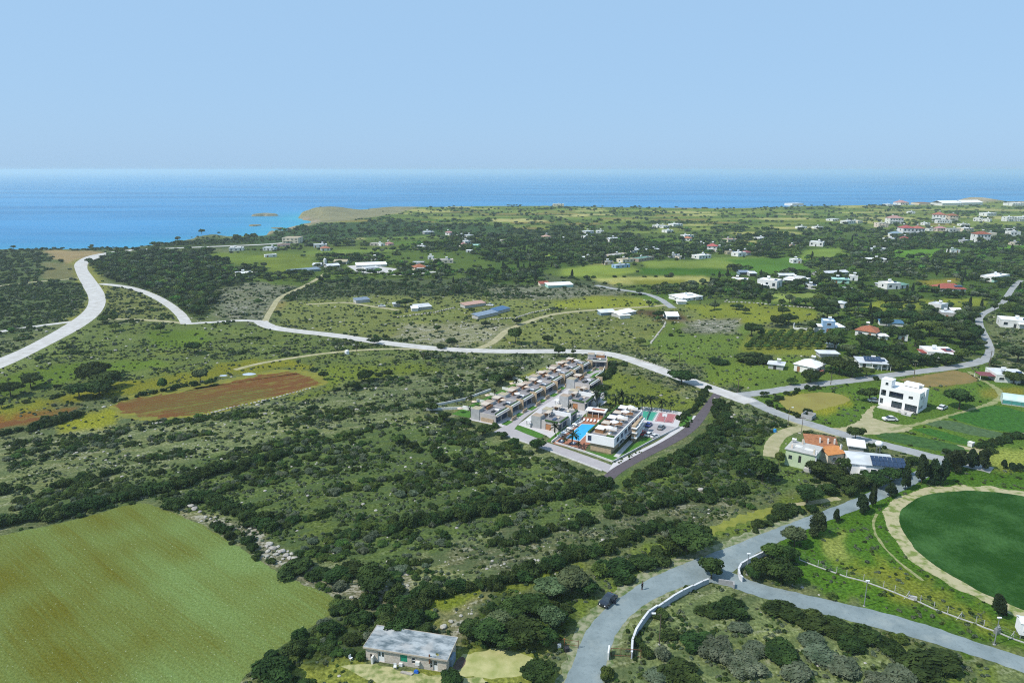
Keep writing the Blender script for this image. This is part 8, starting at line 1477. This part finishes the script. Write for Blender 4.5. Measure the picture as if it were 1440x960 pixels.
def gn_scatter(name, lab, pts, meshes):
    """pts: x,y,z,rot,sx,sz,idx -> one object whose geometry nodes stand a mesh on every point"""
    col = bpy.data.collections.new(name + '_shapes')
    for i, m_ in enumerate(meshes): o = bpy.data.objects.new('%s_shape_%03d' % (name, i), m_); col.objects.link(o)
    A_ = np.array(pts, np.float32); me = bpy.data.meshes.new(name); me.vertices.add(len(A_)); me.vertices.foreach_set('co', A_[:, :3].ravel())
    a = me.attributes.new('turn', 'FLOAT_VECTOR', 'POINT'); a.data.foreach_set('vector', np.c_[A_[:, 3] * 0, A_[:, 3] * 0, A_[:, 3]].astype(np.float32).ravel())
    a = me.attributes.new('size', 'FLOAT_VECTOR', 'POINT'); a.data.foreach_set('vector', np.c_[A_[:, 4] * (.86 + .3 * (np.arange(len(A_)) * .618 % 1)), A_[:, 4], A_[:, 5]].astype(np.float32).ravel())
    a = me.attributes.new('which', 'INT', 'POINT'); a.data.foreach_set('value', A_[:, 6].astype(np.int32))
    ob = bpy.data.objects.new(name, me); COL.objects.link(ob); tag(ob, lab, None, None, 'stuff')
    g = bpy.data.node_groups.new(name, 'GeometryNodeTree'); g.interface.new_socket('Geometry', in_out='INPUT', socket_type='NodeSocketGeometry'); g.interface.new_socket('Geometry', in_out='OUTPUT', socket_type='NodeSocketGeometry')
    N = g.nodes; gi = N.new('NodeGroupInput'); go = N.new('NodeGroupOutput'); ip = N.new('GeometryNodeInstanceOnPoints'); ci = N.new('GeometryNodeCollectionInfo'); ci.inputs['Collection'].default_value = col; ci.inputs['Separate Children'].default_value = True; ci.inputs['Reset Children'].default_value = True
    def at(nm, ty): n = N.new('GeometryNodeInputNamedAttribute'); n.data_type = ty; n.inputs[0].default_value = nm; return n.outputs[0]
    l = g.links.new; l(gi.outputs[0], ip.inputs['Points']); l(ci.outputs[0], ip.inputs['Instance']); ip.inputs['Pick Instance'].default_value = True
    l(at('which', 'INT'), ip.inputs['Instance Index']); l(at('turn', 'FLOAT_VECTOR'), ip.inputs['Rotation']); l(at('size', 'FLOAT_VECTOR'), ip.inputs['Scale']); l(ip.outputs[0], go.inputs[0])
    ob.modifiers.new('scatter', 'NODES').node_group = g; return ob
def pts_of(L_): return [(p['x'], p['y'], (gz(p['x'], p['y']) if p['y'] > 700 else 0) - .03, p['rot'], p['w'], p['h'], p['v']) for p in L_]
# coarser shapes for the crowds far away
SHRf = []; TRf = []
for i in range(8):
    r = random.Random(800 + i); SHRf.append(leafmesh('shrub', dome_lobes(r, 4), 260, .085, (L_dark, L_mid, L_dark, L_grey)[i % 4], seed=200 + i))
for i in range(8):
    r = random.Random(900 + i); m_ = (L_dark, L_mid, L_dark, L_olive, L_mid, L_pine, L_bright, L_grey)[i]
    lb = [(x, y, .28 + z * .8, a, b_, c_ * .62) for x, y, z, a, b_, c_ in dome_lobes(r, 6, .32, .40, (.16, .25), (.24, .36))]
    TRf.append(joined('tree', [leafmesh('crown', lb, 300, .075, m_, seed=240 + i), TRK[i % 3]]))
near = [p for p in STUFF['shrub'] if p['y'] < 260]; far_ = [p for p in STUFF['shrub'] if p['y'] >= 260]
for p in far_: p['v'] %= 8
for p in STUFF['tree']: p['v'] %= 8
gn_scatter('maquis_scrub', 'dense dark evergreen scrub covering the near slopes', pts_of(near), MESHES['shrub'])
gn_scatter('distant_scrub', 'scrub spread over the middle distance and the coastal plain', pts_of(far_), SHRf)
gn_scatter('distant_trees', 'trees spread through the villages and the coastal plain', pts_of(STUFF['tree']), TRf)
if STUFF['cypress_tree']: gn_scatter('distant_cypresses', 'cypresses between the far village gardens', pts_of(STUFF['cypress_tree']), [CYP[0][0]])
# low ground growth and stones
LOW = []
for i in range(8):
    r = random.Random(700 + i); LOW.append(leafmesh('low_shrub', [(r.uniform(-.2, .2), r.uniform(-.2, .2), .25, .3, .3, .35) for _ in range(3)], 130, .11, (L_grey, L_mid, L_dark, L_grey, L_olive, L_dark, L_mid, L_grey)[i], seed=400 + i))
P1 = []
for y0, y1, d, s0, s1 in ((70, 170, 2.2, .3, 1.0), (170, 300, .9, .45, 1.3), (300, 460, .18, .8, 1.8)):
    X1, Y1 = sample(y0, y1, d, lambda x, y, sc_, sh_, tr_: np.clip(sc_ * 1.15 - .12, 0, 1) * np.clip((fbm(x / 4, y / 3, 9, 2) - .36) * 5, 0, 1) * .75)
    for x, y in zip(X1, Y1): s_ = rng.uniform(s0, s1); P1.append((x, y, -.04, rng.random() * 6.28, s_, s_ * rng.uniform(.5, .9), rng.integers(0, 8)))
gn_scatter('low_ground_scrub', 'low thorny scrub and herbs between the larger shrubs', P1, LOW)
P2 = []
def rockp(x, y, sc_, sh_, tr_):
    return 0
def sample2(y0, y1, dens):
    w0, w1 = -.80, .82; n = int((y1 ** 2 - y0 ** 2) * (w1 - w0) / 2 * dens); y = np.sqrt(rng.random(n) * (y1 ** 2 - y0 ** 2) + y0 ** 2); x = (w0 + (w1 - w0) * rng.random(n)) * y
    _, rk_, _, _, _ = landcover(x, y); k = rng.random(n) < np.clip(rk_ - .05, 0, 1) * np.clip((streak(x, y, 23, .6) - .44) * 8, 0, 1); x, y = x[k], y[k]; ok = ~blocked(x, y); return x[ok], y[ok]
for y0, y1, d, s0, s1 in ((70, 200, .45, .25, .9), (200, 420, .14, .4, 1.5)):
    X1, Y1 = sample2(y0, y1, d)
    for x, y in zip(X1, Y1): s_ = s0 + (s1 - s0) * rng.random() ** 2.5; P2.append((x, y, -.05, rng.random() * 6.28, s_, s_ * rng.uniform(.5, .9), rng.integers(0, 5)))
gn_scatter('loose_stones', 'pale limestone pieces strewn over the scrubland', P2, BLD)
print('stuff', len(near), len(far_), len(STUFF['tree']), len(P1), len(P2))
# ------------------------------------------------------------ haze
hz = bpy.data.materials.new('haze_air'); hz.use_nodes = True; t = hz.node_tree; t.nodes.clear(); ou = nn(t, 'ShaderNodeOutputMaterial'); pvn = nn(t, 'ShaderNodeVolumePrincipled')
pvn.inputs['Color'].default_value = (.72, .86, .87, 1); pvn.inputs['Density'].default_value = HAZE; pvn.inputs['Anisotropy'].default_value = .2; t.links.new(pvn.outputs[0], ou.inputs['Volume'])
b = MB(); b.box(-70000, -3000, SEA - 6, 70000, 70000, 80); o = b.build('haze', hz); tag(o, 'thin bluish sea haze over the whole plain', None, None, 'stuff')
